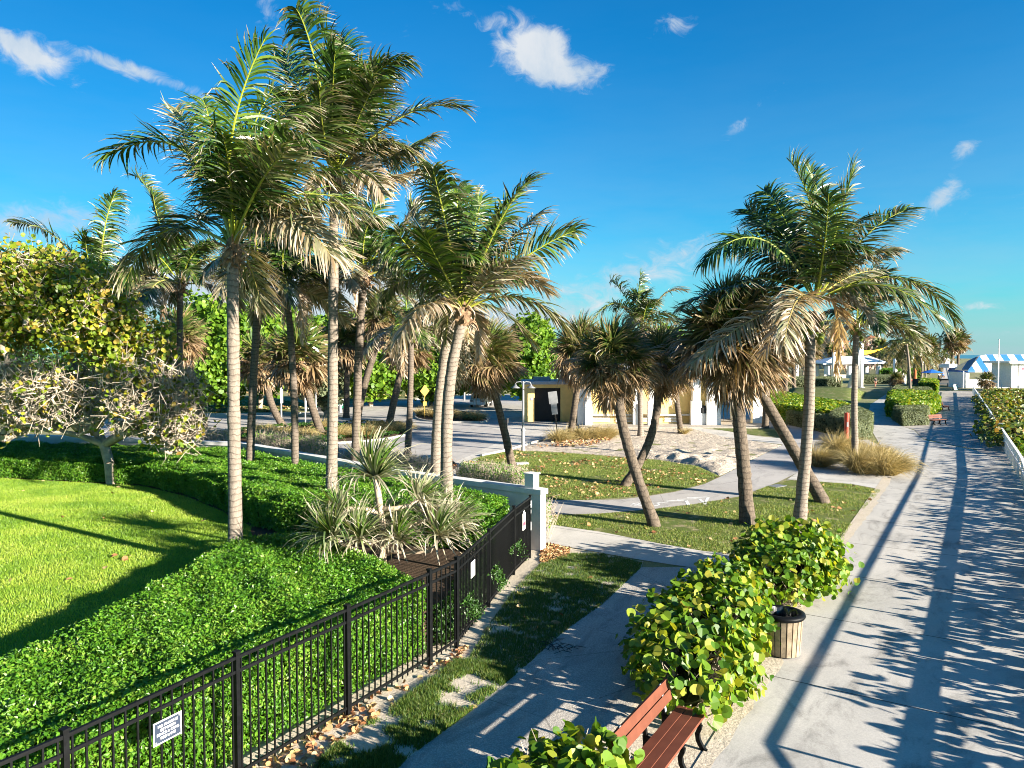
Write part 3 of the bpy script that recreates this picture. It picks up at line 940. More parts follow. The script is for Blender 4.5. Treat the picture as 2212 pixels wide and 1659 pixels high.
def coconut_palm(label, base, mid, top, r0, r1, seed, crown=None, hand=(), auto=10, nut=0, dark=False, L=4.3, npair=80, width=.03, loc=None, group='coconut palms', dead=1, low=-35, flen=None, lean=(.5, .2), hdry=.12):
    rng = np.random.default_rng(seed)
    base, top = np.array(tuple(base), float), np.array(tuple(top), float)
    off = base.copy()
    p = thing('coconut_palm', label, 'palm tree', tuple(base), group=group)
    V, F = trunk_arrays(base, mid, top, r0, r1, rng)
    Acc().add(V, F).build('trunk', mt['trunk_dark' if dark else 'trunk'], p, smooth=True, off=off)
    cr = top + np.array([0, 0, .35]) if crown is None else np.array(tuple(crown), float)
    ax = unit(cr - top) if np.linalg.norm(cr - top) > .05 else np.array([0, 0, 1.0])
    leafbase(p, top + ax * .15, ax, rng, r1, off)
    fs = []
    sg = 1
    for h in hand:
        (mu, mv, tu, tv) = h[:4]
        dr = h[4] if len(h) > 4 else hdry
        Y = cr[1]
        m0, t0 = np.array(PX(mu, mv, Y)), np.array(PX(tu, tv, Y))
        lp = np.linalg.norm(t0 - cr)
        want = L if flen is None else flen
        dep = math.sqrt(max(0, want ** 2 - lp ** 2)) * .75
        if len(h) > 5: dep = h[5]
        else: dep = dep * sg; sg = -sg
        fs.append((np.array(PX(mu, mv, Y + dep * .55)), np.array(PX(tu, tv, Y + dep)), dr, .3))
    fs += auto_fronds(cr, auto, rng, L, low=low, lean=lean)
    for i in range(dead):
        az = rng.uniform(0, 2 * PI); o = np.array([math.cos(az), math.sin(az), 0])
        fs.append((cr + o * .75 + np.array([0, 0, -.35]), cr + o * rng.uniform(.5, 1.0) + np.array([0, 0, -rng.uniform(1.6, 2.6)]), .95, 1.0))
    for (m, tip, dr, k) in fs:
        st = cr + unit(m - cr) * .1 - ax * .1
        Lf = np.linalg.norm(tip - st)
        (a, b) = frond_arrays(st, m, tip, rng, dry=dr, npair=npair, llen=1.02 * min(1.1, Lf / 3.4 + .12), hang=rng.uniform(.15, .6), wind=rng.uniform(.08, .5), width=width, roll=rng.normal(0, .35))
        ac = Acc().add(a[0], a[1], 0, a[2]).add(b[0], b[1], 1, b[2])
        o = ac.build('frond', [mt['rachis'], mt['frond']], p, off=off)
        if dr > .9: o['label'] = 'dry brown hanging frond'
    if nut: nuts(p, top + np.array([0, 0, .15]), rng, nut, off)
    return p


def fan_arrays(base, d0, plen, rl, rng, dry, droop, nseg=30, wind=.25):
    """one fan leaf: petiole, then segments that start joined and hang at the tips"""
    g = np.array([0, 0, -1.0])
    d = unit(np.asarray(d0, float))
    pts = [np.asarray(base, float)]
    dd = d.copy()
    for q in range(4):
        dd = unit(dd + g * droop * .16)
        pts.append(pts[-1] + dd * plen / 4)
    pV, pF = tube_arrays(pts, np.linspace(.022, .012, 5), 4)
    H = pts[-1]
    up = np.array([0, 0, 1.0])
    N = up - (dd @ up) * dd
    N = unit(N + rng.normal(0, .25, 3)); S = unit(np.cross(dd, N)); N = np.cross(S, dd)
    an = np.linspace(-R(128), R(128), nseg) + rng.normal(0, .02, nseg)
    di = dd[None] * np.cos(an)[:, None] + S[None] * np.sin(an)[:, None] - N[None] * (.3 * np.abs(np.sin(an)) * (.4 + droop))[:, None]
    di = unit(di + rng.normal(0, .05, di.shape))
    L = rl * (.72 + .3 * np.cos(an / 2.2)) * rng.uniform(.85, 1.1, nseg)
    k = 5
    prof = np.array([.2, .75, 1.0, .55, .05]) * rl * R(256) / nseg * .25
    hang = droop * rng.uniform(.3, 1.8, nseg)
    p = np.repeat(H[None], nseg, 0); V = []
    Nt = N[None] + rng.normal(0, .4, (nseg, 3))
    dcur = di.copy()
    for q in range(k):
        Wd = unit(np.cross(dcur, Nt)) * prof[q]
        V += [p + Wd, p - Wd]
        bend = [.02, .15, .55, .9, 1.0][q]
        dcur = unit(dcur + (g[None] * hang[:, None] + WIND[None] * wind * rng.uniform(.3, 1.5, nseg)[:, None]) * bend)
        p = p + dcur * (L / (k - 1))[:, None]
    V = np.stack(V, 1)
    F = np.array([(2 * q, 2 * q + 1, 2 * q + 3, 2 * q + 2) for q in range(k - 1)])
    Fa = F[None] + (np.arange(nseg) * 2 * k)[:, None, None]
    tt = np.repeat(np.linspace(0, 1, k), 2)
    dl = np.clip(dry + rng.normal(0, .12, nseg), 0, 1)
    dv = np.clip(dl[:, None] + np.maximum(0, tt[None] - .5) * rng.uniform(.4, 2.4, nseg)[:, None], 0, 1)
    return (pV, pF, np.full(len(pV), min(1, dry + .2))), (V.reshape(-1, 3), Fa.reshape(-1, 4), dv.ravel())


def fan_crown(crown, rng, n, size, skirt, p, off, individual=True, nseg=30):
    acc = Acc()
    for i in range(n):
        k = (i + .5) / n
        az = i * 2.39996 + rng.normal(0, .25)
        e = R(88 - 122 * k ** .95) + rng.normal(0, .16)
        sk_ = i >= n - skirt
        if sk_: e = R(rng.uniform(-75, -40))
        o = np.array([math.cos(az), math.sin(az), 0])
        d = o * math.cos(e) + np.array([0, 0, math.sin(e)])
        dry = .06 if k < .22 else (.25 if k < .45 else rng.uniform(.4, .9))
        if i >= n - skirt: dry = 1.0
        a, b = fan_arrays(crown - np.array([0, 0, .35 * k + (.35 if i >= n - skirt else 0)]) + o * .12, d, size * rng.uniform(.42, .72) * (.45 if sk_ else 1 - .3 * k), size * rng.uniform(.58, .84) * (.8 if sk_ else 1), rng, dry, .12 + .62 * k, nseg)
        if individual:
            ob = Acc().add(a[0], a[1], 0, a[2]).add(b[0], b[1], 1, b[2]).build('fan_leaf', [mt['rachis'], mt['fan']], p, off=off)
            if dry >= 1: ob['label'] = 'dead brown leaf hanging against the trunk'
        else:
            acc.add(a[0], a[1], 0, a[2]).add(b[0], b[1], 1, b[2])
    if not individual: acc.build('crown', [mt['rachis'], mt['fan']], p, off=off)


def fan_palm(label, base, mid, top, r, seed, n=42, size=1.55, skirt=9, individual=True, group='fan palms', nseg=44):
    rng = np.random.default_rng(seed)
    base, top = np.array(tuple(base), float), np.array(tuple(top), float)
    off = base.copy()
    p = thing('fan_palm', label, 'palm tree', tuple(base), group=group)
    V, F = trunk_arrays(base, mid, top, r, r * .92, rng, flare=1.25, n=36, sides=12)
    Acc().add(V, F).build('trunk', mt['sabal'], p, smooth=True, off=off)
    ax = unit(top - np.array(tuple(mid)))
    top = top + ax * size * .72
    leafbase(p, top - ax * .1, ax, rng, r * .95, off, nst=16)
    fan_crown(top + ax * .25, rng, n, size, skirt, p, off, individual, nseg)
    return p


def copy_tree(o, loc, rz=0.0, s=1.0, label=None, group=None):
    c = o.copy(); COL.objects.link(c)
    c.location = loc; c.rotation_euler = (0, 0, rz); c.scale = (s, s, s)
    if label: c['label'] = label
    if group: c['group'] = group
    for ch in list(o.children):
        d = ch.copy(); COL.objects.link(d); d.parent = c
    return c


def up(b, z=0.0): return Vector((b[0], b[1], z))


def trunk_px(bu, bv, tu, tv, D=None, z=0.0, mu=None, mv=None, lean=0.0, gz=0.0):
    """base seen at (bu,bv) on height z (or at distance D), top at (tu,tv); returns base on the ground, mid, top"""
    b = G(bu, bv, z) if D is None else PX(bu, bv, D)
    Y = b.y
    tp = PX(tu, tv, Y + lean)
    b0 = up(b, gz)
    if mu is None: m = (b0 + tp) / 2 + Vector(((b.x - b0.x), 0, 0))
    else: m = PX(mu, mv, Y + lean * .5)
    return b0, m, tp


A_hand = [(392, 322, 222, 345, .02), (500, 300, 572, 84, .05, -1.2), (470, 330, 439, 217, .06, 1.8), (455, 370, 378, 232, .45, 2.4), (590, 385, 823, 378, .1, -1.6),
          (640, 440, 823, 470, .3, -2.4), (600, 330, 675, 311, .12, -2.6), (565, 300, 667, 228, .08, 1.6), (498, 390, 480, 290, .03, -2.9), (545, 350, 640, 262, .1, 2.6),
          (610, 470, 720, 560, .55, -2.2), (560, 400, 620, 330, .25, -3.2), (420, 470, 330, 560, .25, 2.2), (530, 330, 590, 190, .08, 2.0), (590, 430, 760, 430, .2, 1.8)]
b, m, tp = trunk_px(508, 1165, 503, 562, z=1.5, gz=.75)
coconut_palm('nearest tall coconut palm, pale ringed trunk rising from the low hedge by the lawn', b, m, tp, .165, .135, 1, crown=PX(503, 520, b.y), hand=A_hand, auto=7, L=3.6, npair=72, low=-10, dead=0, width=.026)

B_hand = [(682, 141, 639, 17, .1, -.8), (720, 140, 675, 48, .08, .8), (658, 210, 606, 112, .1, 2.2), (785, 190, 882, 128, .1, -1.0), (750, 215, 790, 140, .02, 1.8),
          (872, 250, 1005, 232, .22, .6), (835, 345, 933, 293, .35, -1.2), (790, 270, 845, 228, .12, 2.4), (718, 240, 724, 110, .05, -2.6), (830, 385, 900, 368, .55, 2.2),
          (660, 260, 612, 200, .15, -2.2), (742, 180, 735, 75, .05, 2.6), (700, 290, 690, 190, .2, -3.0), (780, 240, 815, 175, .12, -2.6), (800, 330, 870, 330, .35, 2.6), (770, 360, 830, 420, .7, -1.8)]
b, m, tp = trunk_px(715, 1075, 722, 400, D=22.4, gz=.75)
coconut_palm('tallest coconut palm, straight pale trunk rising behind the spiky pandanus', b, m, tp, .175, .13, 2, crown=PX(722, 372, b.y), hand=B_hand, auto=8, L=4.2, npair=74, low=-5, dead=1)

H_hand = [(944, 440, 888, 345, .2, .4), (962, 480, 935, 366, .2, -1.4), (990, 520, 989, 402, .02, .8), (1074, 490, 1144, 388, .12, -1.6), (1085, 540, 1166, 460, .35, 1.4),
          (1125, 562, 1244, 497, .15, .2), (1105, 598, 1186, 632, .85, 1.0), (905, 560, 852, 497, .1, -2.0), (1020, 520, 1041, 430, .06, 2.6), (960, 590, 915, 505, .08, -2.8),
          (930, 640, 845, 600, .25, 1.8), (1040, 560, 1085, 440, .15, 2.4), (975, 520, 960, 420, .15, 2.4), (1060, 600, 1130, 560, .5, -2.6), (940, 560, 890, 440, .3, 2.0)]
b, m, tp = trunk_px(968, 1070, 1000, 690, D=21.8, mu=968, mv=880, gz=.75)
coconut_palm('coconut palm in front of the white wall with curved pale trunk and wide windblown crown', b, m, tp, .19, .155, 3, crown=PX(1000, 662, b.y), hand=H_hand, auto=8, L=3.7, npair=72, low=-15, dead=1)
b, m, tp = trunk_px(944, 1070, 984, 668, D=26.5, mu=948, mv=860)
coconut_palm('coconut palm just behind the white wall, leaning close beside the curved trunk', b, m, tp, .20, .165, 4, auto=12, L=3.4, npair=62, low=-40, lean=(-.3, .5))

L_hand = [(1757, 470, 1706, 347, .06, .6), (1806, 500, 1846, 356, .12, -1.0), (1868, 512, 1966, 452, .2, .8), (1850, 568, 1934, 541, .35, -1.8), (1940, 600, 2064, 694, .15, .4),
          (1642, 516, 1512, 576, .05, -.5), (1592, 622, 1468, 670, .1, .8), (1700, 485, 1652, 412, .06, 1.8), (1683, 510, 1615, 453, .04, 2.2), (1640, 682, 1492, 788, .55, -1.2),
          (1712, 660, 1648, 770, .8, -2.4), (1830, 640, 1880, 690, .6, -1.4), (1772, 480, 1750, 363, .05, 2.4), (1830, 600, 1900, 584, .4, 2.4), (1720, 540, 1690, 450, .05, 2.8), (1780, 540, 1790, 420, .1, -2.8), (1690, 570, 1580, 520, .08, 2.2)]
b, m, tp = trunk_px(1725, 1150, 1750, 708, mu=1745, mv=900)
LB = b
coconut_palm('large coconut palm with green coconuts, grey trunk rising behind the sea grape shrubs', b, m, tp, .20, .165, 5, crown=PX(1762, 645, b.y), hand=L_hand, auto=8, L=4.3, npair=76, nut=17, low=-15, dead=1)

rest = [
    # label, base px, D, top px, r, seed, auto n, L, nuts, dark, mid px, hand
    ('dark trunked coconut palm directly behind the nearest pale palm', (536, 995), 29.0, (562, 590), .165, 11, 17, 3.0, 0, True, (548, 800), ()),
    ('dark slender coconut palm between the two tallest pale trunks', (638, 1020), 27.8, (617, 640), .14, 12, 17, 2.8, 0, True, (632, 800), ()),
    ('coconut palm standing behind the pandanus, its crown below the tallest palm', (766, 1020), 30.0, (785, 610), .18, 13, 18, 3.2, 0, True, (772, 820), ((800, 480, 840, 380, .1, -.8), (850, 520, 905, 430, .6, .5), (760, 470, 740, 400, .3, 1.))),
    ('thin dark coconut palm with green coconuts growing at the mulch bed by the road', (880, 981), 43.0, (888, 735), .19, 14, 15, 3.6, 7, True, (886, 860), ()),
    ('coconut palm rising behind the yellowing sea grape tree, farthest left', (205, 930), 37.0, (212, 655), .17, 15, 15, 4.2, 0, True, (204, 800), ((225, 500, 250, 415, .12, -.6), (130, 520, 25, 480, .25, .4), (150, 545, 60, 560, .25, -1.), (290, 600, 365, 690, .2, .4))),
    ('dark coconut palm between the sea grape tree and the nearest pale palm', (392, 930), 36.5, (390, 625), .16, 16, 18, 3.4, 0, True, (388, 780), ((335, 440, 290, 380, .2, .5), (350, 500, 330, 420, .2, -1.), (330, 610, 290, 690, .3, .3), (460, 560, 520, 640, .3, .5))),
    ('coconut palm with bright arching frond in front of the yellow building', (1384, 940), 53.0, (1386, 726), .2, 17, 14, 4.0, 0, False, (1384, 830), ((1340, 655, 1280, 690, .1, -.8), (1430, 640, 1482, 628, .5, .6), (1380, 650, 1385, 590, .1, 0.), (1350, 640, 1320, 605, .1, 1.))),
    ('coconut palm with nuts growing from the tan ornamental grass', (1847, 1012), 38.0, (1850, 716), .17, 18, 15, 3.9, 5, False, (1847, 860), ((1910, 640, 1990, 690, .3, .4), (1880, 590, 1935, 540, .3, -.8))),
]
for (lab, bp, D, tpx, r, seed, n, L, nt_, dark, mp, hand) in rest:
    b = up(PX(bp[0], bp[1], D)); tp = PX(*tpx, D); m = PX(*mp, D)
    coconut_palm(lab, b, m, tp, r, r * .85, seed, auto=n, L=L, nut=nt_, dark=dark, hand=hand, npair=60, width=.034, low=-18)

fans = [
    ('leaning fan palm with shaggy brown skirt beside the lamp post', (1107, 1012), None, (1090, 930), (1067, 842), .21, 31, 66, 1.85, 14, -.5),
    ('fan palm with curved grey trunk leaning left, nearest the bike marking', (1415, 1136), None, (1355, 960), (1338, 862), .19, 32, 60, 1.5, 11, 1.0),
    ('fan palm curving to the right, its trunk crossing behind the curved grey one', (1348, 1050), None, (1403, 950), (1421, 848), .2, 33, 58, 1.55, 9, .6),
    ('fan palm with round tan crown beside the grass clumps at the building corner', (1230, 950), None, (1240, 890), (1248, 826), .24, 34, 70, 2.2, 12, 0.),
    ('upright fan palm under the big coconut crown, straight dark trunk in the turf', (1615, 1130), None, (1603, 980), (1593, 852), .25, 35, 80, 2.15, 12, .4),
    ('steeply leaning fan palm crossing behind the coconut palm trunk', (1779, 1086), None, (1702, 950), (1622, 812), .25, 36, 64, 1.75, 12, 1.5),
    ('slim fan palm by the sand patch in front of the yellow wall', (1471, 936), None, (1465, 890), (1460, 842), .22, 37, 50, 1.8, 9, 0.),
]
for (lab, bp, D, mp, tpx, r, seed, n, size, skirt, lean) in fans:
    b, m, tp = trunk_px(*bp, *tpx, mu=mp[0], mv=mp[1], lean=lean)
    fan_palm(lab, b, m, tp, r, seed, n=n, size=size, skirt=skirt)
bfans = [
    ('fan palm with leaning trunk between the nearest pale trunk and the dark slender one', (613, 922), (590, 880), (577, 832), .3, 41, 1.9),
    ('fan palm with big golden crown over the grassy island, trunk leaning steeply', (697, 943), (678, 890), (664, 842), .3, 42, 2.2),
    ('upright fan palm behind the grassy island beside the green cart', (748, 903), (749, 850), (750, 792), .3, 43, 2.2),
    ('tall fan palm leaning right behind the grassy island', (771, 908), (788, 830), (815, 742), .33, 44, 2.2),
    ('fan palm leaning right at the tip of the grassy island', (839, 926), (850, 870), (867, 798), .3, 45, 1.8),
    ('fan palm with brown skirt partly hidden behind the sea grape twigs', (440, 925), (425, 850), (405, 780), .3, 46, 1.8),
    ('golden fan palm behind the building columns, beside the leaning trunk', (1653, 925), (1655, 870), (1657, 800), .28, 47, 1.8),
]
arche = []
for (lab, bp, mp, tpx, r, seed, size) in bfans:
    b, m, tp = trunk_px(*bp, *tpx, mu=mp[0], mv=mp[1])
    arche.append(fan_palm(lab, b, m, tp, r, seed, n=54, size=size * 1.15, skirt=8, individual=False, nseg=26))

# ------------------------------------------------------------------ hedges and shrubs
def inset(poly, d):
    poly = ccw(list(poly)); n = len(poly); out = []
    for i in range(n):
        p0, p1, p2 = (np.array(poly[(i + k) % n]) for k in (-1, 0, 1))
        e1, e2 = unit(p1 - p0), unit(p2 - p1)
        n1, n2 = np.array([-e1[1], e1[0]]), np.array([-e2[1], e2[0]])
        b = unit(n1 + n2)
        out.append(tuple(p1 + b * d / max(.5, float(b @ n1))))
    return out


def hedge(name, label, cat, poly, h, rng, leaf=.06, dens=2000, mat='hedge', aspect=.55, tilt=.55, wav=.04, sdens=None, shape='oval', rnd=.3, group=None, kind=None, z0=0.0, depth=.1, twigs=0, hfun=None, minz=.05):
    poly = ccw(list(poly))
    P = np.array(poly)
    x0, y0 = P.min(0); x1, y1 = P.max(0)
    ar = abs(sum(p[0] * q[1] - q[0] * p[1] for p, q in zip(poly, poly[1:] + poly[:1]))) / 2
    H = hfun or (lambda x, y: np.full_like(x, h))
    ph = rng.uniform(0, 6, 6)
    wave = lambda x, y: wav * (np.sin(x * 2.1 + ph[0]) * np.sin(y * 1.7 + ph[1]) + .6 * np.sin(x * 5.3 + y * 3.1 + ph[2]) + .5 * np.sin(y * 6.1 - x * 2.2 + ph[3]))
    n = int(ar * dens * (x1 - x0) * (y1 - y0) / ar)
    q = np.column_stack([rng.uniform(x0, x1, n), rng.uniform(y0, y1, n)])
    q = q[in_poly(q, poly)]
    d = edge_dist(q, poly)
    edge = np.clip(1 - d / rnd, 0, 1)
    zt = H(q[:, 0], q[:, 1]) + wave(q[:, 0], q[:, 1]) - edge ** 2 * rnd * .6
    zt = zt - rng.random(len(q)) ** 2 * depth * 1.5 + rng.random(len(q)) ** 6 * depth * .8
    PT = [np.column_stack([q, zt + z0])]; NT_ = [unit(np.column_stack([rng.normal(0, .1, len(q)), rng.normal(0, .1, len(q)), np.ones(len(q))]))]
    for p, r in zip(poly, poly[1:] + poly[:1]):
        e = np.array(r) - np.array(p); L = np.linalg.norm(e)
        if L < .02: continue
        hm = float(H(np.array([(p[0] + r[0]) / 2]), np.array([(p[1] + r[1]) / 2]))[0])
        m = int(L * hm * (sdens or dens * .8))
        s, zz = rng.random(m), rng.uniform(minz, hm - rnd * .3, m)
        nx, ny = e[1] / L, -e[0] / L
        o = -rng.random(m) ** 2 * depth * 1.5 + wav * 1.2 * np.sin(s * L * 3 + zz * 4 + ph[4]) + rng.random(m) ** 6 * depth
        PT.append(np.column_stack([p[0] + e[0] * s + nx * o, p[1] + e[1] * s + ny * o, zz + z0]))
        NT_.append(unit(np.column_stack([np.full(m, nx), np.full(m, ny), np.full(m, .35)])))
    PT, NT_ = np.concatenate(PT), np.concatenate(NT_)
    V, F = leaf_arrays(PT, NT_, leaf, rng, tilt, shape, aspect)
    a = Acc().add(V, F, 0)
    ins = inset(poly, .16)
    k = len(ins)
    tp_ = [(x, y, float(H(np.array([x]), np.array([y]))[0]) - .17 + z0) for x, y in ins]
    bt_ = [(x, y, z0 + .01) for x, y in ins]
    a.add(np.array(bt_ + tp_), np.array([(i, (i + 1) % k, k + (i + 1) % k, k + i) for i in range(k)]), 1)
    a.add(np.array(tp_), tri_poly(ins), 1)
    if twigs:
        m = twigs
        s = rng.integers(0, len(PT), m)
        A = PT[s] - NT_[s] * .12
        B = PT[s] + NT_[s] * rng.uniform(.0, .14, m)[:, None] + rng.normal(0, .09, (m, 3))
        A[:, 2] = np.maximum(A[:, 2], z0 + .02); B[:, 2] = np.maximum(B[:, 2], z0 + .02)
        V, F = segs_arrays(A, B, .006, .003, 3)
        a.add(V, F, 2)
    o = a.build(name, [mt[mat], mt['core'], mt['drytwig']])
    return tag(o, label, cat, group, kind)


rg = np.random.default_rng(77)
h1 = [(-8.3, 4.0), (-7.95, 8.0), (-7.55, 11.3), (-7.15, 14.1), (-7.05, 16.4), (-6.9, 17.9), (-6.0, 18.3), (-5.0, 18.2), (-4.2, 17.2), (-3.2, 16.2), (-2.4, 15.2), (-1.75, 14.25), (-2.9, 12.4), (-4.35, 9.9), (-5.8, 7.4), (-7.85, 4.0)]
hedge('low_clipped_hedge', 'broad low clipped green hedge between the lawn and the black fence', 'hedge', h1, 1.5, rg, leaf=.066, dens=2600, aspect=.6, wav=.045, twigs=0, minz=.06, tilt=.95, depth=.12)
h2 = [(-30, 32.5), (-21.7, 30.6), (-14.8, 28.8), (-12.1, 26.7), (-9.7, 24.1), (-7.9, 21.9), (-6.6, 20.8), (-4.6, 20.2), (-2.5, 19.6), (-.75, 18.9), (-.3, 19.6), (-.1, 21.9), (-4.5, 25.2), (-7.4, 28.1), (-12.8, 33.1), (-20, 35.3), (-30, 37.7)]
def h2f(x, y):
    return np.interp(x, [-30, -20, -12, -4, -1, 0], [.85, .9, 1.02, 1.1, 1.0, .9])
hedge('tall_clipped_hedge', 'taller curving clipped hedge along the back of the lawn, in front of the white wall', 'hedge', h2, 1.1, rg, leaf=.075, dens=1400, aspect=.6, wav=.05, hfun=h2f, rnd=.4, sdens=1700, z0=TZ, tilt=.95)

hedge('fence_foot_planting', 'dark low leafy planting just inside the close set fence section', 'hedge', [(-1.55, 14.5), (-1.15, 14.75), (-.62, 16.95), (-.02, 19.4), (.4, 21.2), (0, 21.5), (-.5, 19.3), (-1.1, 16.9)], .95, rg, leaf=.08, dens=1100, mat='hedge_dark', tilt=.9, wav=.08)


def blades(n, poly, rng, h, w, mat, name, label, z0=0.0, keep=None, lean=.35):
    P = np.array(poly)
    x0, y0 = P.min(0); x1, y1 = P.max(0)
    q = np.column_stack([rng.uniform(x0, x1, n), rng.uniform(y0, y1, n)])
    q = q[in_poly(q, list(map(tuple, P)))]
    if keep is not None: q = q[keep(q)]
    m = len(q)
    an = rng.uniform(0, 2 * PI, m)
    hh = h * rng.uniform(.5, 1.4, m)
    side = np.column_stack([np.cos(an), np.sin(an), np.zeros(m)]) * (w * rng.uniform(.6, 1.3, m))[:, None]
    b = np.column_stack([q, np.full(m, z0)])
    ln = rng.normal(0, lean, (m, 3)) * hh[:, None]; ln[:, 2] = hh
    V = np.stack([b - side, b + side, b + ln], 1)
    F = np.arange(m * 3).reshape(-1, 3)
    o = Acc().add(V.reshape(-1, 3), F).build(name, mt[mat])
    return tag(o, label, kind='stuff')


def vis(q):                                # inside what the photograph can see, with a margin
    return (np.abs(q[:, 0]) < q[:, 1] * .75 + 1.0)


blades(520000, [p for p in lawn if p[0] > -60] if False else [(-25, 31.2), (-21.7, 30.5), (-14.8, 28.7), (-12.1, 26.6), (-9.7, 24.0), (-7.9, 21.8), (-7.0, 18), (-7.2, 14.2), (-7.6, 11.4), (-7.9, 9), (-10, 10.5), (-25, 29)],
       rg, .055, .007, 'lawn_blade', 'lawn_grass', 'short bright green lawn grass', TZ + .003, vis)
def patchy(sc_, th, seed):
    ph = np.random.default_rng(seed).uniform(0, 6, 8)
    def f(q):
        x, y = q[:, 0] * sc_, q[:, 1] * sc_
        v = np.sin(x + ph[0]) * np.sin(y + ph[1]) + .7 * np.sin(2.3 * x + 1.1 * y + ph[2]) * np.sin(1.9 * y - .7 * x + ph[3]) + .5 * np.sin(4.7 * x + ph[4]) * np.sin(5.1 * y + ph[5])
        return v + np.random.default_rng(seed + 1).normal(0, .35, len(q)) > th
    return f
blades(150000, leafy, rg, .07, .008, 'rough_blade', 'leafy_lawn_grass', 'thin grass on the leaf strewn lawn', .004, patchy(1.1, -.5, 3))
blades(170000, front_turf, rg, .06, .008, 'rough_blade', 'palm_lawn_grass', 'patchy grass around the palm trunks', .004, patchy(.9, -.15, 4))
wedge = gpts([(1168, 1219), (1235, 1197), (1300, 1197), (1388, 1216), (1384, 1228), (1301, 1307), (1251, 1342), (1210, 1372), (1130, 1445), (1070, 1440), (1010, 1428), (1060, 1345), (1115, 1270)])
fl = [(-1.05, 14.6), (-0.45, 16.97), (0.15, 19.5), (0.66, 21.2)]
def thin_at_fence(seed, th):
    p_ = patchy(2.2, th, seed)
    def f(q):
        d_ = q[:, 0] - np.interp(q[:, 1], [y for x, y in fp_line], [x for x, y in fp_line])
        return p_(q) & (d_ + np.random.default_rng(seed + 5).normal(0, .2, len(q)) > .28)
    return f
fp_line = [(-8.05, 2.9), (-6.3, 5.62), (-4.93, 7.81), (-3.83, 9.89), (-2.72, 11.76), (-1.59, 13.75), (-1.13, 14.6), (-0.55, 16.97), (0.05, 19.5), (0.56, 21.22)]
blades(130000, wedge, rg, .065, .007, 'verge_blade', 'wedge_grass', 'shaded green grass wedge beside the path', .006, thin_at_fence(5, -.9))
strip_ = gpts([(1010, 1428), (1070, 1440), (1130, 1445), (1050, 1512), (985, 1562), (880, 1640), (800, 1730), (600, 1730), (730, 1608), (870, 1512), (985, 1428)])
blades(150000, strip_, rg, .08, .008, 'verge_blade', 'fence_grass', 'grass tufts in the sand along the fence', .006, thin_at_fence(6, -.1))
blades(40000, verge1, rg, .09, .014, 'rough_blade', 'verge_grass', 'grass on the verge behind the road', .03, patchy(.7, -.3, 7))
moundpoly = gpts([(1690, 872), (1700, 852), (1790, 840), (1850, 842), (1866, 848), (1850, 866), (1790, 876)])


def litter(name, label, polys, n, rng, size, z0=.02):
    P, k = [], 0
    for poly, m in zip(polys, n):
        A = np.array(poly); x0, y0 = A.min(0); x1, y1 = A.max(0)
        q = np.column_stack([rng.uniform(x0, x1, m * 2), rng.uniform(y0, y1, m * 2)])
        q = q[patchy(.9, .05, 40 + len(P))(q)]
        P.append(q[in_poly(q, list(map(tuple, A)))])
    q = np.concatenate(P)
    V, F = leaf_arrays(np.column_stack([q, np.full(len(q), z0)]), np.tile([0, 0, 1.0], (len(q), 1)), size, rng, .35, 'round', .8, .22)
    V[:, 2] = np.maximum(V[:, 2], .012)
    return tag(Acc().add(V, F).build(name, mt['litter']), label, kind='stuff')
litter('leaf_litter', 'dry brown leaves scattered on the grass under the palms', [leafy, front_turf, wedge, strip_], [1500, 220, 40, 60], rg, .15)
litter('lawn_leaf_litter', 'a few dry leaves lying on the lawn', [lawn], [160], rg, .14, TZ + .05)
fbase = [(-0.75, 14.6), (-1.2, 14.6), (-4.0, 9.85), (-5.5, 7.4), (-6.5, 5.6), (-5.6, 5.4), (-4.6, 7.4), (-3.2, 9.85)]
litter('fence_leaf_litter', 'orange brown leaves heaped along the foot of the fence', [fbase], [3200], rg, .11, .03)
litter('yellow_leaf_litter', 'yellow leaves heaped at the foot of the white wall', [gpts([(1168, 1172), (1232, 1184), (1225, 1205), (1168, 1218)])], [800], rg, .09, .02)
litter('verge_leaf_litter', 'orange leaf litter under the trees behind the road', [verge1, verge2, gpts([(380, 880), (460, 850), (660, 862), (660, 852), (900, 840), (1040, 835), (1000, 826), (400, 846)])], [1600, 900, 2600], rg, .26, .05)
litter('bed_leaf_litter', 'leaves on the mulch bed and sand by the road', [bed, gpts([(1106, 970), (1180, 952), (1260, 930), (1200, 972)]), gpts([(1200, 950), (1320, 950), (1320, 965), (1200, 968)])], [120, 160, 260], rg, .17, .12)


# ------------------------------------------------------------------ sea grape: branches reaching to leaf clusters
def grow(roots, targets, rng, step=.5, jit=.12):
    """joins every target to the nearest branch so far; -> nodes, parents, radii"""
    N = [np.array(p) for p in roots[0]]; par = [-1] + list(range(len(roots[0]) - 1))
    for r in roots[1:]:
        j = r[0]; k = len(N)
        pts = r[1]
        for i, p in enumerate(pts):
            N.append(np.array(p)); par.append(j if i == 0 else len(N) - 2)
    order = np.argsort(np.linalg.norm(targets - N[0], axis=1) + rng.normal(0, .4, len(targets)))
    ends = []
    for ti in order:
        tgt = targets[ti]
        A = np.array(N)
        d = np.linalg.norm(A - tgt, axis=1) + np.maximum(0, A[:, 2] - tgt[2]) * 1.2
        j = int(np.argmin(d))
        k = max(2, int(d[j] / step))
        p0 = N[j]
        sag = rng.normal(0, .18, 3) * np.linalg.norm(tgt - p0)
        for q in range(1, k + 1):
            s = q / k
            N.append(p0 + (tgt - p0) * s + sag * math.sin(s * PI) * .6 + rng.normal(0, jit, 3) * (s < 1) * .5)
            par.append(j if q == 1 else len(N) - 2)
        ends.append(len(N) - 1)
    w = np.zeros(len(N))
    for e in ends: w[e] += 1
    for i in range(len(N) - 1, 0, -1): w[par[i]] += w[i]
    return np.array(N), np.array(par), w, ends


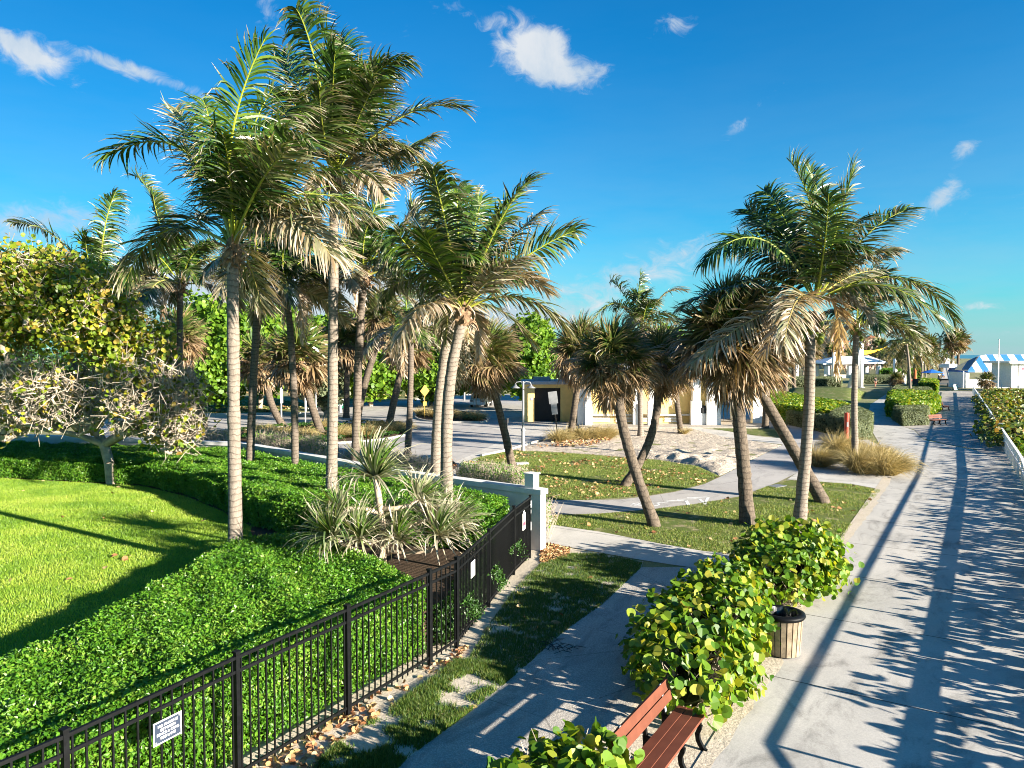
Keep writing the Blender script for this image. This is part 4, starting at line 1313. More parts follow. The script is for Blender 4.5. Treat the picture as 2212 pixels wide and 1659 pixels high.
def branch_mesh(acc, N, par, w, r0, pw=.5, cap=.3, sides=5, mi=0):
    i = np.arange(1, len(N))
    i = i[par[i] >= 0]
    r = np.minimum(cap, r0 * np.maximum(w, 1) ** pw)
    V, F = segs_arrays(N[par[i]], N[i], np.minimum(r[par[i]], r[i] * 1.35), r[i], sides)
    acc.add(V, F, mi)


def ell(c, r, n, rng, shell=.5):
    v = unit(rng.normal(size=(n, 3))) * (rng.random(n) ** shell)[:, None]
    return np.array(c) + v * np.array(r)


# the big sea grape tree behind the lawn
rg = np.random.default_rng(21)
tb = np.array(G(240, 1046, .75)); Yt = tb[1]
def wp(u, v, dy=0.0): return np.array(PX(u, v, Yt + dy))
mp_ = 1 / FPX * Yt
root = [tb, wp(236, 1000), wp(225, 960, .2), wp(205, 925, .4)]
roots = [root,
         (3, [wp(190, 880, .8), wp(170, 820, 1.2), wp(150, 750, 1.5), wp(120, 680, 1.5)]),
         (2, [wp(170, 940, -.3), wp(110, 930, -.6), wp(50, 915, -.8), wp(0, 880, -1)]),
         (3, [wp(230, 880, -.2), wp(240, 830, -.4), wp(235, 770, -.5)]),
         (2, [wp(280, 930, -.5), wp(330, 890, -.8), wp(380, 860, -1.0)])]
leafy_t = np.concatenate([ell(wp(60, 640), (170 * mp_, 2.2, 100 * mp_), 330, rg, .45), ell(wp(200, 690, -.5), (95 * mp_, 1.8, 80 * mp_), 170, rg, .45), ell(wp(-100, 700), (150 * mp_, 2.5, 150 * mp_), 160, rg), ell(wp(300, 760, -.5), (60 * mp_, 1.4, 60 * mp_), 90, rg)])
leafy_t = leafy_t[leafy_t[:, 2] > 2.5]
bare_t = np.concatenate([ell(wp(110, 850), (190 * mp_, 2.4, 85 * mp_), 560, rg, .5), ell(wp(330, 860, -1), (105 * mp_, 1.6, 95 * mp_), 460, rg, .5), ell(wp(380, 910, -1), (70 * mp_, 1.4, 70 * mp_), 240, rg, .5), ell(wp(-60, 880), (140 * mp_, 2, 90 * mp_), 130, rg)])
bare_t = bare_t[bare_t[:, 2] > 1.2]
tg = np.concatenate([leafy_t, bare_t])
N_, par_, w_, ends_ = grow(roots, tg, rg, .55, .14)
gt = thing('sea_grape_tree', 'large sea grape tree with yellow green leaves above bare grey branches behind the lawn', 'tree', tuple(tb))
a = Acc(); branch_mesh(a, N_, par_, w_, .02, .36, .19, 6)
a.build('branches', mt['branch'], gt, off=tb, smooth=True)
E = N_[ends_]
m = 7500
s = rg.integers(0, len(E), m)
A_ = E[s] + rg.normal(0, .12, (m, 3)); B_ = A_ + unit(rg.normal(size=(m, 3)) + np.array([.25, -.1, .55])) * rg.uniform(.25, .8, m)[:, None]
V, F = segs_arrays(A_, B_, .017, .009, 3)
Acc().add(V, F).build('twigs', mt['twig'], gt, off=tb)
lp = leafy_t[rg.integers(0, len(leafy_t), 20000)] + rg.normal(0, .34, (20000, 3))
lp2 = bare_t[rg.integers(0, len(bare_t), 2300)] + rg.normal(0, .28, (2300, 3))
lp = np.concatenate([lp, lp2])
V, F = leaf_arrays(lp, unit(rg.normal(size=(len(lp), 3)) * .5 + np.array([.5, -.45, .45])), .17, rg, .6, 'round')
Acc().add(V, F).build('crown', mt['grape_tree'], gt, off=tb)


def broad_tree(label, base, lobes, n, leaf, rng, mat='tree', trunks=4, ntg=220, name='broadleaf_tree', group='trees behind the road', spill=.3):
    base = np.array(tuple(base), float)
    tr = thing(name, label, 'tree', tuple(base), group=group)
    tgs = np.concatenate([ell(c, np.array(r) * .8, max(12, ntg // len(lobes)), rng) for c, r in lobes])
    tgs = tgs[tgs[:, 2] > 1.2]
    c0 = np.mean([c for c, r in lobes], axis=0)
    rt = [[base + (c0 - base) * s * np.array([.3, .3, .55]) + rng.normal(0, .1, 3) * s for s in np.linspace(0, 1, 5)]]
    rt[0][0][2] = -.1
    for i in range(trunks - 1):
        c, r = lobes[rng.integers(0, len(lobes))]
        rt.append((1 + i % 2, [base + (np.array(c) - base) * s + rng.normal(0, .2, 3) for s in (.25, .45, .7)]))
    N, par, w, ends = grow(rt, tgs, rng, .9, .2)
    a = Acc(); branch_mesh(a, N, par, w, .03, .42, .35, 5)
    a.build('trunk', mt['branch'], tr, off=base, smooth=True)
    vol = np.array([np.prod(r) ** .7 for c, r in lobes]); vol = vol / vol.sum()
    P, NN = [], []
    for (c, r), f in zip(lobes, vol):
        m = int(n * f)
        v = unit(rng.normal(size=(m, 3)))
        ph = rng.uniform(0, 6, 6)
        lump = 1 + .16 * np.sin(v[:, 0] * 5 + ph[0]) * np.sin(v[:, 1] * 5 + ph[1]) + .14 * np.sin(v[:, 2] * 8 + ph[2]) * np.sin(v[:, 0] * 9 + ph[3]) + .09 * np.sin(v[:, 1] * 15 + ph[4])
        rad = lump * (1 - .5 * rng.random(m) ** 2.4) + rng.normal(0, .03, m)
        P.append(np.array(c) + v * np.array(r) * rad[:, None]); NN.append(v)
    P, NN = np.concatenate(P), np.concatenate(NN)
    k = P[:, 2] > .5
    V, F = leaf_arrays(P[k], NN[k], leaf, rng, .7, 'round' if leaf < .5 else 'long', .7)
    Acc().add(V, F).build('crown', mt[mat], tr, off=base)
    return tr


rg = np.random.default_rng(9)
def lobe(u, v, Y, ru, rv, ry): return (np.array(PX(u, v, Y)), (ru * 1.18 * Y / FPX, ry, rv * 1.15 * Y / FPX))
def bt(label, bu, Y, lobes, n, leaf=.42, **k):
    n = int(n * 1.45)
    b = PX(bu, 800, Y); b = (b.x, Y, 0.0)
    return broad_tree(label, b, [lobe(*l) for l in lobes], n, leaf, rg, **k)
bt('bright green sea grape tree behind the dark trunked palms, left of the nearest pale trunk', 470, 76, [(440, 720, 76, 60, 70, 3.5), (500, 740, 75, 50, 75, 3.5), (460, 800, 74, 70, 60, 3), (395, 780, 76, 50, 70, 3)], 9000)
bt('green sea grape tree between the nearest pale trunk and the dark slender palm', 560, 80, [(560, 730, 80, 50, 55, 4), (610, 715, 82, 40, 45, 4), (580, 790, 78, 60, 50, 4)], 6500)
bt('rounded green tree behind the tallest pale trunk with a low dark crown', 680, 84, [(660, 735, 84, 55, 45, 4), (720, 730, 86, 50, 45, 4), (690, 790, 82, 70, 50, 4)], 6500)
bt('green tree behind the golden fan palms beyond the road', 800, 84, [(760, 750, 84, 55, 60, 4), (825, 760, 83, 55, 55, 4), (800, 810, 82, 65, 45, 4)], 6500)
bt('dense green tree beyond the road right of the golden fan palms', 930, 86, [(905, 765, 86, 55, 55, 4), (950, 770, 86, 50, 55, 4), (930, 815, 84, 60, 40, 4), (985, 790, 86, 40, 50, 4)], 7500)
bt('round topped dark green tree behind the low yellow building', 1150, 78, [(1150, 730, 78, 38, 42, 3), (1135, 770, 78, 32, 50, 3), (1168, 780, 78, 32, 50, 3), (1150, 820, 77, 36, 40, 3)], 6000, leaf=.36)
bt('dark tree mass behind the fan palm with the shaggy skirt', 1050, 84, [(1050, 790, 84, 55, 48, 4), (1100, 800, 84, 45, 42, 4)], 4500)
bt('pale green tree showing above the yellow building roof', 1440, 88, [(1420, 760, 88, 55, 45, 4), (1480, 765, 90, 55, 40, 4), (1330, 775, 90, 50, 35, 4)], 5500, leaf=.4)
bt('grey green tree behind the leaning golden fan palm', 705, 70, [(700, 830, 70, 40, 40, 2.5), (660, 820, 71, 30, 35, 2.5)], 3000, leaf=.36, mat='hedge_grey')


# ------------------------------------------------------------------ the sea grape hedge by the promenade
def grape_mound(label, spine, rad, h, n, rng, leaf=.23, mat='grape', name='sea_grape_shrub', group=None, twigs=500, zlow=.35, flat=.7, core=True, cat='shrub'):
    """a mounded shrub along a line of ground points, leaves on its outside, bare stems below"""
    sp = np.array(spine, float)
    b = (*sp.mean(0), 0.0)
    sh = thing(name, label, cat, b, group=group)
    L = np.linalg.norm(np.diff(sp, axis=0), axis=1)
    cum = np.concatenate([[0], np.cumsum(L)]) / max(1e-6, L.sum())
    def at(s): return np.column_stack([np.interp(s, cum, sp[:, 0]), np.interp(s, cum, sp[:, 1])])
    R_ = np.atleast_1d(rad).astype(float); H_ = np.atleast_1d(h).astype(float)
    rr = lambda s: np.interp(s, np.linspace(0, 1, len(R_)), R_) if len(R_) > 1 else np.full_like(s, R_[0])
    hh = lambda s: np.interp(s, np.linspace(0, 1, len(H_)), H_) if len(H_) > 1 else np.full_like(s, H_[0])
    s = rng.random(n)
    th = rng.uniform(0, 2 * PI, n)
    ce = rng.uniform(-.35, 1, n)                       # sine of the elevation on the dome
    cc = np.sqrt(1 - np.clip(ce, 0, 1) ** 2 * flat)
    lump = 1 + .18 * np.sin(th * 3 + s * 17) + .15 * np.sin(th * 7 - s * 31 + ce * 5) + .08 * np.sin(s * 60 + ce * 9)
    dep = 1 - .4 * rng.random(n) ** 2.0 + rng.random(n) ** 8 * .12
    c = at(s)
    P = np.column_stack([c[:, 0] + np.cos(th) * rr(s) * cc * lump * dep, c[:, 1] + np.sin(th) * rr(s) * cc * lump * dep,
                         hh(s) * (zlow + (1 - zlow) * np.maximum(ce, ce * .8)) * (.85 + .15 * lump) * np.where(ce > .5, dep, 1)])
    # keep only the outer skin of the union of domes
    t_ = np.linspace(0, 1, 40)
    cl_ = at(t_)
    dist = np.min(np.hypot(P[:, None, 0] - cl_[None, :, 0], P[:, None, 1] - cl_[None, :, 1]) / rr(t_)[None], axis=1)
    keep = (dist > .62) | (P[:, 2] > hh(s) * .78)
    keep &= P[:, 2] > .08
    P = P[keep]; thk = th[keep]; cek = ce[keep]
    N = unit(np.column_stack([np.cos(thk) * .8, np.sin(thk) * .8, .45 + np.clip(cek, 0, 1)]))
    N = unit(N + np.array([.25, -.2, .0]))
    V, F = leaf_arrays(P, N, leaf, rng, .62, 'round', fold=.16)
    Acc().add(V, F).build('leaves', mt[mat], sh, off=b)
    if twigs:
        q = rng.random(twigs)
        A = np.column_stack([at(q) + rng.normal(0, .35, (twigs, 2)) * rr(q)[:, None], np.zeros(twigs)])
        d = rng.integers(0, len(P), twigs)
        # each stem climbs to a leaf near it
        k = np.argmin(np.linalg.norm(P[None, rng.integers(0, len(P), 60), :2] - A[:, None, :2], axis=2), axis=1)
        an = rng.uniform(0, 2 * PI, twigs)
        M_ = A + np.column_stack([np.cos(an) * .35, np.sin(an) * .35, rng.uniform(.15, .5, twigs)])
        B = M_ + np.column_stack([np.cos(an) * .3, np.sin(an) * .3, rng.uniform(.1, .5, twigs)]) + rng.normal(0, .12, (twigs, 3))
        okb = np.min(np.hypot(B[:, None, 0] - cl_[None, :, 0], B[:, None, 1] - cl_[None, :, 1]) / rr(t_)[None], axis=1) < .97
        okb &= np.min(np.hypot(M_[:, None, 0] - cl_[None, :, 0], M_[:, None, 1] - cl_[None, :, 1]) / rr(t_)[None], axis=1) < .97
        A, M_, B = A[okb], M_[okb], B[okb]
        a = Acc()
        V, F = segs_arrays(A, M_, .014, .010, 4); a.add(V, F)
        V, F = segs_arrays(M_, B, .010, .005, 4); a.add(V, F)
        a.build('stems', mt['drytwig'], sh, off=b)
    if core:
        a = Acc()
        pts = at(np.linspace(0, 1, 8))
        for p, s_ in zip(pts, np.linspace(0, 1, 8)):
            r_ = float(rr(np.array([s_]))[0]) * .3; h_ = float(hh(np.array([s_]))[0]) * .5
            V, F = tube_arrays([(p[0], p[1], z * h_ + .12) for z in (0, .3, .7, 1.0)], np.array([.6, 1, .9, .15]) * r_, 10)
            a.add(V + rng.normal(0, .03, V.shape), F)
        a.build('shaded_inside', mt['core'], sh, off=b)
    return sh


rg = np.random.default_rng(33)
SG = 'sea grape shrubs by the promenade'
grape_mound('big round leaved sea grape shrub between the bench and the slatted bin', [(2.95, 12.0), (3.45, 13.4), (4.35, 15.0), (5.05, 16.4)], [.85, 1.1, .95, .65], [1.05, 1.3, 1.4, 1.3], 6200, rg, leaf=.165, group=SG, twigs=520)
grape_mound('sea grape shrub beyond the slatted bin, below the large coconut palm', [(6.5, 17.3), (7.2, 18.5), (7.6, 19.4)], [.85, 1.2, 1.15], [1.2, 1.5, 1.5], 5000, rg, leaf=.165, group=SG, twigs=420)
grape_mound('sea grape shrub with glossy leaves at the near end of the brown bench', [(-.2, 7.7), (.55, 8.75), (1.05, 9.45)], [.75, .78, .6], [1.0, 1.02, .95], 2000, rg, leaf=.18, group=SG, twigs=160)


# ------------------------------------------------------------------ pandanus, grasses, twiggy shrubs
def strap_rosette(acc, c, axis, rng, n, L, w, dry, spread=1.35, hang=.5):
    axis = unit(np.asarray(axis, float))
    ref = np.array([1.0, 0, 0]) if abs(axis[0]) < .8 else np.array([0, 1.0, 0])
    X = unit(np.cross(axis, ref)); Y = np.cross(axis, X)
    az = np.arange(n) * 2.39996
    e = spread * ((np.arange(n) + .5) / n) ** .75
    d = np.cos(e)[:, None] * axis + np.sin(e)[:, None] * (np.cos(az)[:, None] * X + np.sin(az)[:, None] * Y) + rng.normal(0, .08, (n, 3))
    d = unit(d)
    l = L * rng.uniform(.7, 1.15, n)
    k = 7
    p = np.repeat(np.asarray(c, float)[None], n, 0) + d * .04
    prof = np.array([.8, 1, .95, .8, .6, .35, .04])
    g = np.array([0, 0, -1.0]); V = []
    hg = hang * rng.uniform(.3, 1.7, n) * (.3 + e / spread)
    brk = np.where(rng.random(n) < .25, rng.integers(3, 6, n), 99)
    N = unit(np.cross(d, np.cross(np.array([[0, 0, 1.0]]), d)) + rng.normal(0, .2, (n, 3)))
    for q in range(k):
        Wd = unit(np.cross(d, N)) * (w * prof[q])
        V += [p + Wd, p - Wd]
        d = unit(d + g * (hg * (.06 + .09 * q) + np.where(q == brk, 1.4, 0))[:, None] + WIND * .04 * q)
        p = p + d * (l / (k - 1))[:, None]
    V = np.stack(V, 1)
    F = np.array([(2 * q, 2 * q + 1, 2 * q + 3, 2 * q + 2) for q in range(k - 1)])
    Fa = F[None] + (np.arange(n) * 2 * k)[:, None, None]
    tt = np.repeat(np.linspace(0, 1, k), 2)
    dl = np.clip(dry * (.25 + 1.3 * (e / spread)) + rng.normal(0, .15, n), 0, 1)
    dv = np.clip(dl[:, None] + np.maximum(0, tt[None] - .5) * rng.uniform(0, 1.7, n)[:, None], 0, 1)
    acc.add(V.reshape(-1, 3), Fa.reshape(-1, 4), 0, dv.ravel())


rg = np.random.default_rng(14)
pb = np.array(PX(826, 1220, 17.3)); pb[2] = .75
pa = thing('pandanus', 'spiky pandanus with pale branching stem and tall green tuft standing in the low hedge', 'shrub', tuple(pb))
Yp = 17.3
def pp(u, v, dy=0): return np.array(PX(u, v, Yp + dy))
st = Acc()
st.tube([pb, pp(828, 1150), pp(822, 1105), pp(816, 1060), pp(812, 1035)], [.1, .085, .08, .085, .07], 8)
st.tube([pp(823, 1108), pp(790, 1100), pp(755, 1098, -.1), pp(738, 1108, -.2)], [.06, .055, .05, .05], 7)
st.tube([pp(822, 1100), pp(855, 1098), pp(885, 1092, .2), pp(905, 1080, .3)], [.06, .055, .05, .05], 7)
st.tube([pp(826, 1160), pp(800, 1175, -.4), pp(780, 1168, -.6)], [.06, .055, .05], 7)
st.tube([pp(826, 1190), pp(880, 1195), pp(930, 1190, -.2), pp(950, 1160, -.2)], [.06, .05, .05, .05], 7)
st.tube([pp(828, 1180), pp(860, 1150, .5), pp(925, 1120, .8)], [.06, .05, .05], 7)
st.tube([pb, pp(790, 1200, -.5), pp(740, 1175, -.8), pp(722, 1160, -1)], [.06, .05, .05, .05], 7)
st.build('stem', mt['husk'], pa, off=pb, smooth=True)
ros = [(812, 1035, 0, (0, 0, 1), 85, 1.05, .028, .55), (738, 1108, -.2, (-.7, -.3, .6), 60, .75, .022, .6), (905, 1080, .3, (.6, 0, .7), 60, .75, .022, .8),
       (780, 1165, -.6, (-.2, -.3, 1), 75, .8, .022, .6), (950, 1158, -.2, (.35, -.2, 1), 80, .85, .022, .75), (925, 1115, .8, (.3, .3, 1), 75, .85, .022, .85),
       (722, 1158, -1, (-.6, -.3, .7), 75, .8, .022, .45), (865, 1165, -.3, (.1, -.4, .9), 65, .7, .02, .8), (985, 1130, .6, (.6, .1, .8), 55, .75, .02, .85), (835, 1130, .6, (0, .5, .8), 50, .7, .02, .8)]
for (u, v, dy, ax, n, L, w, dr) in ros:
    a = Acc(); strap_rosette(a, pp(u, v, dy), ax, rg, int(n * 1.8), L * 1.35, w * 1.15, dr * .62)
    a.build('leaf_tuft', mt['pand'], pa, off=pb)
sbm = [('wide spiky tuft of strappy leaves', 0)]


def grass_clump(label, b, h, r, n, rng, group, mat='reed'):
    o = np.array([b[0], b[1], b[2] if len(b) > 2 else 0.0])
    an = rng.uniform(0, 2 * PI, n)
    rad = rng.random(n) ** .5
    out = np.column_stack([np.cos(an), np.sin(an), np.zeros(n)])
    p = o + out * (rad * r * .35)[:, None]
    d = unit(out * (rad * .9)[:, None] + np.array([0, 0, 1.0]) + rng.normal(0, .2, (n, 3)))
    l = h * rng.uniform(.35, 1.2, n) * 1.35
    N = rng.normal(size=(n, 3)); V = []
    k = 5; prof = np.array([.8, 1, .8, .5, .08])
    for q in range(k):
        Wd = unit(np.cross(d, N)) * .009 * prof[q]
        V += [p + Wd, p - Wd]
        d = unit(d + (np.array([0, 0, -1.0]) * .36 + WIND * .16) * q * rng.uniform(.3, 1.3, n)[:, None] * .8)
        p = p + d * (l / (k - 1))[:, None]
    V = np.stack(V, 1)
    F = np.array([(2 * q, 2 * q + 1, 2 * q + 3, 2 * q + 2) for q in range(k - 1)])
    Fa = F[None] + (np.arange(n) * 2 * k)[:, None, None]
    ob = Acc().add(V.reshape(-1, 3), Fa.reshape(-1, 4)).build('grass_clump', mt[mat], off=o)
    ob.location = o
    return tag(ob, label, 'ornamental grass', group)


rg = np.random.default_rng(8)
GN = 'tan ornamental grass clumps around the palm by the crossing'
for (lab, u, v, h, r) in [('leftmost tan ornamental grass clump beside the crossing, nearest the leaning fan palm', 1772, 1008, 1.05, .85),
                          ('tan ornamental grass clump behind the red post by the palm trunk', 1815, 985, 1.3, 1.0),
                          ('tan ornamental grass clump hiding the foot of the palm with nuts', 1862, 1022, 1.25, 1.0),
                          ('rightmost tan ornamental grass clump, spilling to the promenade edge', 1918, 1026, 1.2, 1.0),
                          ('small tan ornamental grass clump behind the palm trunk', 1885, 1000, 1.1, .9)]:
    grass_clump(lab, G(u, v), h, r, 2600, rg, GN)
GM = 'grass clumps in the sand bed by the building'
for i, (u, v, lab) in enumerate([(1207, 955, 'tan grass clump left of the leaning metal sign'), (1232, 950, 'tan grass clump at the foot of the round crowned fan palm'), (1262, 950, 'tan grass clump between the fan palm and the white column'),
                                 (1290, 949, 'tan grass clump in front of the white column'), (1312, 948, 'tan grass clump at the right end of the sand bed'), (1478, 938, 'little grass tuft at the foot of the slim fan palm')]):
    grass_clump(lab, G(u, v), 1.0 if i < 5 else .6, .8 if i < 5 else .3, 900 if i < 5 else 250, rg, GM)
GI = 'grass clumps on the road islands'
ip = [(560, 942, 'at the left tip of the grassy island'), (590, 948, 'beside the leaning trunk on the grassy island'), (625, 950, 'behind the dark slender palm trunk'), (660, 952, 'at the near island edge by the golden fan palm'),
      (700, 930, 'behind the tallest pale trunk'), (735, 948, 'right of the tallest pale trunk'), (762, 944, 'behind the leaning palm trunk on the island'), (792, 948, 'at the near island edge right of the pale trunks'),
      (815, 936, 'left of the fan palm at the island tip'), (850, 938, 'at the foot of the fan palm at the island tip'), (872, 934, 'at the right tip of the grassy island'),
      (912, 900, 'at the left end of the small island by the yellow sign'), (935, 903, 'on the small island beneath the yellow sign'), (975, 906, 'on the small island behind the twin pale trunks'), (1010, 908, 'at the dry right side of the small island'), (1030, 910, 'at the right tip of the small island')]
for (u, v, w) in ip:
    b = G(u, v); b.z = .1
    grass_clump('low tan grass clump ' + w, b, .85, .9, 800, rg, GI)
litter('island_ground_cover', 'low green plants growing between the grass clumps', [isl1], [5200], rg, .2, .3)
bpy.data.objects['island_ground_cover'].data.materials[0] = mt['hedge_dark']


def twiggy(label, poly, h, rng, n, tw, group='low twiggy shrubs outside the wall', leaf=.09, mat='hedge'):
    P = np.array(poly); x0, y0 = P.min(0); x1, y1 = P.max(0)
    def pts(m):
        q = np.column_stack([rng.uniform(x0, x1, m * 6), rng.uniform(y0, y1, m * 6)])
        q = q[in_poly(q, list(map(tuple, P)))]
        return q[:m]
    q = pts(n)
    p = np.column_stack([q, h * (.15 + .75 * rng.random(len(q)) ** .7)])
    V, F = leaf_arrays(p, unit(rng.normal(size=p.shape) * .5 + np.array([.4, -.3, .7])), leaf, rng, .6, 'oval', .6)
    a = Acc().add(V, F, 0)
    q = pts(tw)
    A = np.column_stack([q, np.full(len(q), .02)]); B = A + np.column_stack([rng.normal(0, .2, len(q)), rng.normal(0, .2, len(q)), h * rng.uniform(.5, .95, len(q))])
    V, F = segs_arrays(A, B, .012, .006, 3); a.add(V, F, 1)
    m = rng.integers(0, len(B), tw * 2)
    s = rng.uniform(.4, 1, tw * 2)[:, None]
    A2 = A[m] * (1 - s) + B[m] * s
    B2 = A2 + np.column_stack([rng.normal(0, .16, tw * 2), rng.normal(0, .16, tw * 2), rng.uniform(.05, .35, tw * 2)])
    V, F = segs_arrays(A2, B2, .007, .003, 3); a.add(V, F, 1)
    return tag(a.build('twiggy_shrub', [mt[mat], mt['drytwig']]), label, 'shrub', group)


rg = np.random.default_rng(55)
twiggy('twiggy low shrub row behind the white wall, beneath the dark slender palm', gpts([(545, 985), (600, 995), (720, 1030), (735, 1010), (690, 985), (560, 960)]), 1.5, rg, 4200, 1500)
twiggy('twiggy low shrub row outside the wall left of the nearest pale trunk', gpts([(395, 960), (500, 968), (520, 955), (400, 948)]), 1.0, rg, 1500, 500)
twiggy('grey twiggy shrub on the mulch bed behind the pandanus', gpts([(730, 1040), (860, 1060), (930, 1052), (940, 1032), (860, 1010), (745, 1005)]), 1.1, rg, 1400, 1700)
twiggy('low leafy shrub row behind the white wall by the leaf strewn lawn', gpts([(985, 1055), (1130, 1070), (1140, 1050), (1090, 1035), (1000, 1030)]), .95, rg, 3600, 800)
twiggy('pale shrub line under the sea grape tree by the road', gpts([(240, 950), (330, 958), (430, 955), (430, 945), (240, 935)]), .9, rg, 1500, 600)
twiggy('small sprawling shrub on the outer face of the white wall end', gpts([(1168, 1165), (1192, 1168), (1190, 1120), (1170, 1110)]), 1.0, rg, 160, 50)

# ------------------------------------------------------------------ black fence and gate
def frame2(p, q):
    """matrix with x along p->q on the ground, origin p"""
    d = Vector((q[0] - p[0], q[1] - p[1], 0))
    return Matrix.Translation((p[0], p[1], 0)) @ Matrix.Rotation(math.atan2(d.y, d.x), 4, 'Z'), d.length


FH = 1.83
def fence_panel(parent, p, q, npk, off, name='panel', h=FH, z0=.0, gate=False):
    M, L = frame2(p, q)
    M = Matrix.Translation(-Vector(off)) @ M
    a = Acc()
    for z, t_ in ((h - .03, .045), (h - .23, .032), (z0 + .16, .032)):
        a.box(0, L, -t_ / 2, t_ / 2, z - .022, z + .022, 0, M)
    for i in range(npk):
        x = L * (i + .5) / npk
        a.box(x - .011, x + .011, -.0105, .0105, z0 + .07, h - .052, 0, M)
    return a.build(name, mt['black'], parent)


def post(parent, p, off, h, w=.065, name='post', capw=.012, ang=0.0, m='black'):
    a = Acc()
    M = Matrix.Translation(Vector((p[0] - off[0], p[1] - off[1], 0))) @ Matrix.Rotation(ang, 4, 'Z')
    a.box(-w / 2, w / 2, -w / 2, w / 2, -.05, h, 0, M)
    a.box(-w / 2 - capw, w / 2 + capw, -w / 2 - capw, w / 2 + capw, h, h + .03, 0, M)
    return a.build(name, mt[m], parent)


fp = [(-8.05, 2.9), (-6.3, 5.62), (-4.93, 7.81), (-3.83, 9.89), (-2.72, 11.76), (-1.59, 13.75), (-1.13, 14.6)]
fo = (-1.13, 14.6, 0)
fence = thing('metal_fence', 'long black metal picket fence between the clipped hedge and the leaf strewn path', 'fence', fo)
ANG = math.atan2(fp[3][1] - fp[2][1], fp[3][0] - fp[2][0])
for p, q, n in zip(fp[:-1], fp[1:], (19, 17, 15, 15, 15, 6)):
    fence_panel(fence, p, q, n, fo)
for p in fp: post(fence, p, fo, FH + .03, ang=ANG)
gp2 = [(-1.13, 14.6), (-0.55, 16.97), (0.05, 19.5), (0.56, 21.22)]
fo2 = (*gp2[1], 0)
fence2 = thing('metal_fence', 'black metal fence section with close set pickets between the bend and the gate', 'fence', fo2)
fence_panel(fence2, gp2[0], gp2[1], 23, fo2)
fence_panel(fence2, gp2[1], gp2[2], 25, fo2)
for p in gp2[1:2]: post(fence2, p, fo2, FH + .03, ang=1.33)
go = (*gp2[2], 0)
gate = thing('metal_gate', 'black metal gate closing against the end of the white wall', 'gate', go)
e1 = Vector(gp2[2]); e2 = Vector(gp2[3]); gd = (e2 - e1).normalized()
fence_panel(gate, e1 + gd * .09, e2 - gd * .12, 19, go, 'gate_leaf')
post(gate, gp2[2], go, FH + .05, ang=1.33)
post(gate, e2 - gd * .10, go, FH + .02, .05, 'latch_post', ang=1.33)
a = Acc()
M = Matrix.Translation(Vector((e2.x - gd.x * .16 - go[0], e2.y - gd.y * .16 - go[1], 0))) @ Matrix.Rotation(math.atan2(gd.y, gd.x), 4, 'Z')
a.box(-.03, .05, -.06, -.03, 1.52, 1.72, 0, M); a.box(-.02, .02, -.065, -.03, .85, 1.1, 0, M); a.box(-.09, .03, -.05, -.035, 1.6, 1.63, 0, M)
a.build('latch', mt['galv'], gate)
a = Acc(); a.box(-.03, .02, -.06, -.03, 1.35, 1.46, 0, M)
a.build('latch_guard', mt['metal'], gate)


def text_mesh(txt, size, m, parent, loc, rot, name='lettering', bold=.006, align='CENTER', space=1.0):
    c = bpy.data.curves.new(name, 'FONT')
    c.body = txt; c.size = size; c.align_x = align; c.align_y = 'CENTER'; c.offset = bold; c.extrude = .001; c.space_line = space
    tmp = bpy.data.objects.new(name, c); COL.objects.link(tmp)
    dg = bpy.context.evaluated_depsgraph_get()
    me = bpy.data.meshes.new_from_object(tmp.evaluated_get(dg))
    bpy.data.objects.remove(tmp)
    me.materials.clear(); me.materials.append(m)
    o = bpy.data.objects.new(name, me)
    link(o, parent); o.location = loc; o.rotation_euler = rot
    return o


# signs on the fence: x along the fence, facing the path
def fence_sign(p, q, s, z, w, h, label):
    d = Vector((q[0] - p[0], q[1] - p[1], 0)).normalized()
    nrm = Vector((d.y, -d.x, 0))
    c = Vector((p[0], p[1], 0)) + d * s + nrm * .03
    o = thing('sign', label, 'sign', (c.x, c.y, z), math.atan2(d.y, d.x))
    a = Acc(); a.box(-w / 2, w / 2, -.003, .003, -h / 2, h / 2)
    a.build('board', mt['white'], o)
    return o


mt['signblue'] = M_plain('dark_blue_sign', (.022, .032, .055), 0.5, 0.1)
mt['signred'] = M_plain('sign_red', (.42, .05, .09), 0.5, 0.1)
mt['signgrey'] = M_plain('sign_grey', (.3, .3, .32), 0.5, 0.1)
pq = (fp[2], fp[3])
s1 = fence_sign(pq[0], pq[1], 1.245, 1.31, .40, .29, 'dark blue and white no parking sign wired to the black fence')
a = Acc(); a.box(-.183, .183, -.0055, -.0035, -.128, .128); a.build('panel', mt['signblue'], s1)
for k, (tx, zz) in enumerate((('NO PARKING', .078), ('BETWEEN', .027), ('FENCE & CURB', -.024), ('FIRE LANE', -.075))):
    text_mesh(tx, .047, mt['white'], s1, (0, -.007, zz), (PI / 2, 0, 0), bold=.0006)
a = Acc()
for x, zz in ((-.165, -.11), (.165, .11)): a.box(x - .008, x + .008, -.008, -.004, zz - .008, zz + .008)
a.build('screws', mt['white'], s1)
s2 = fence_sign(gp2[0], gp2[1], 1.05, 1.33, .30, .34, 'small white sign with black border on the close set fence section')
a = Acc(); a.box(-.13, .13, -.0055, -.0035, -.15, -.135); a.box(-.13, .13, -.0055, -.0035, .135, .15)
a.box(-.13, -.118, -.0055, -.0035, -.15, .15); a.box(.118, .13, -.0055, -.0035, -.15, .15); a.build('border', mt['blackmat'], s2)
a = Acc()
for zz, x0, x1 in ((.085, -.08, .08), (.04, -.1, .06), (-.01, -.07, .09), (-.06, -.09, .07), (-.10, -.05, .05)): a.box(x0, x1, -.0055, -.0035, zz - .009, zz + .009)
a.build('printed_lines', mt['blackmat'], s2)
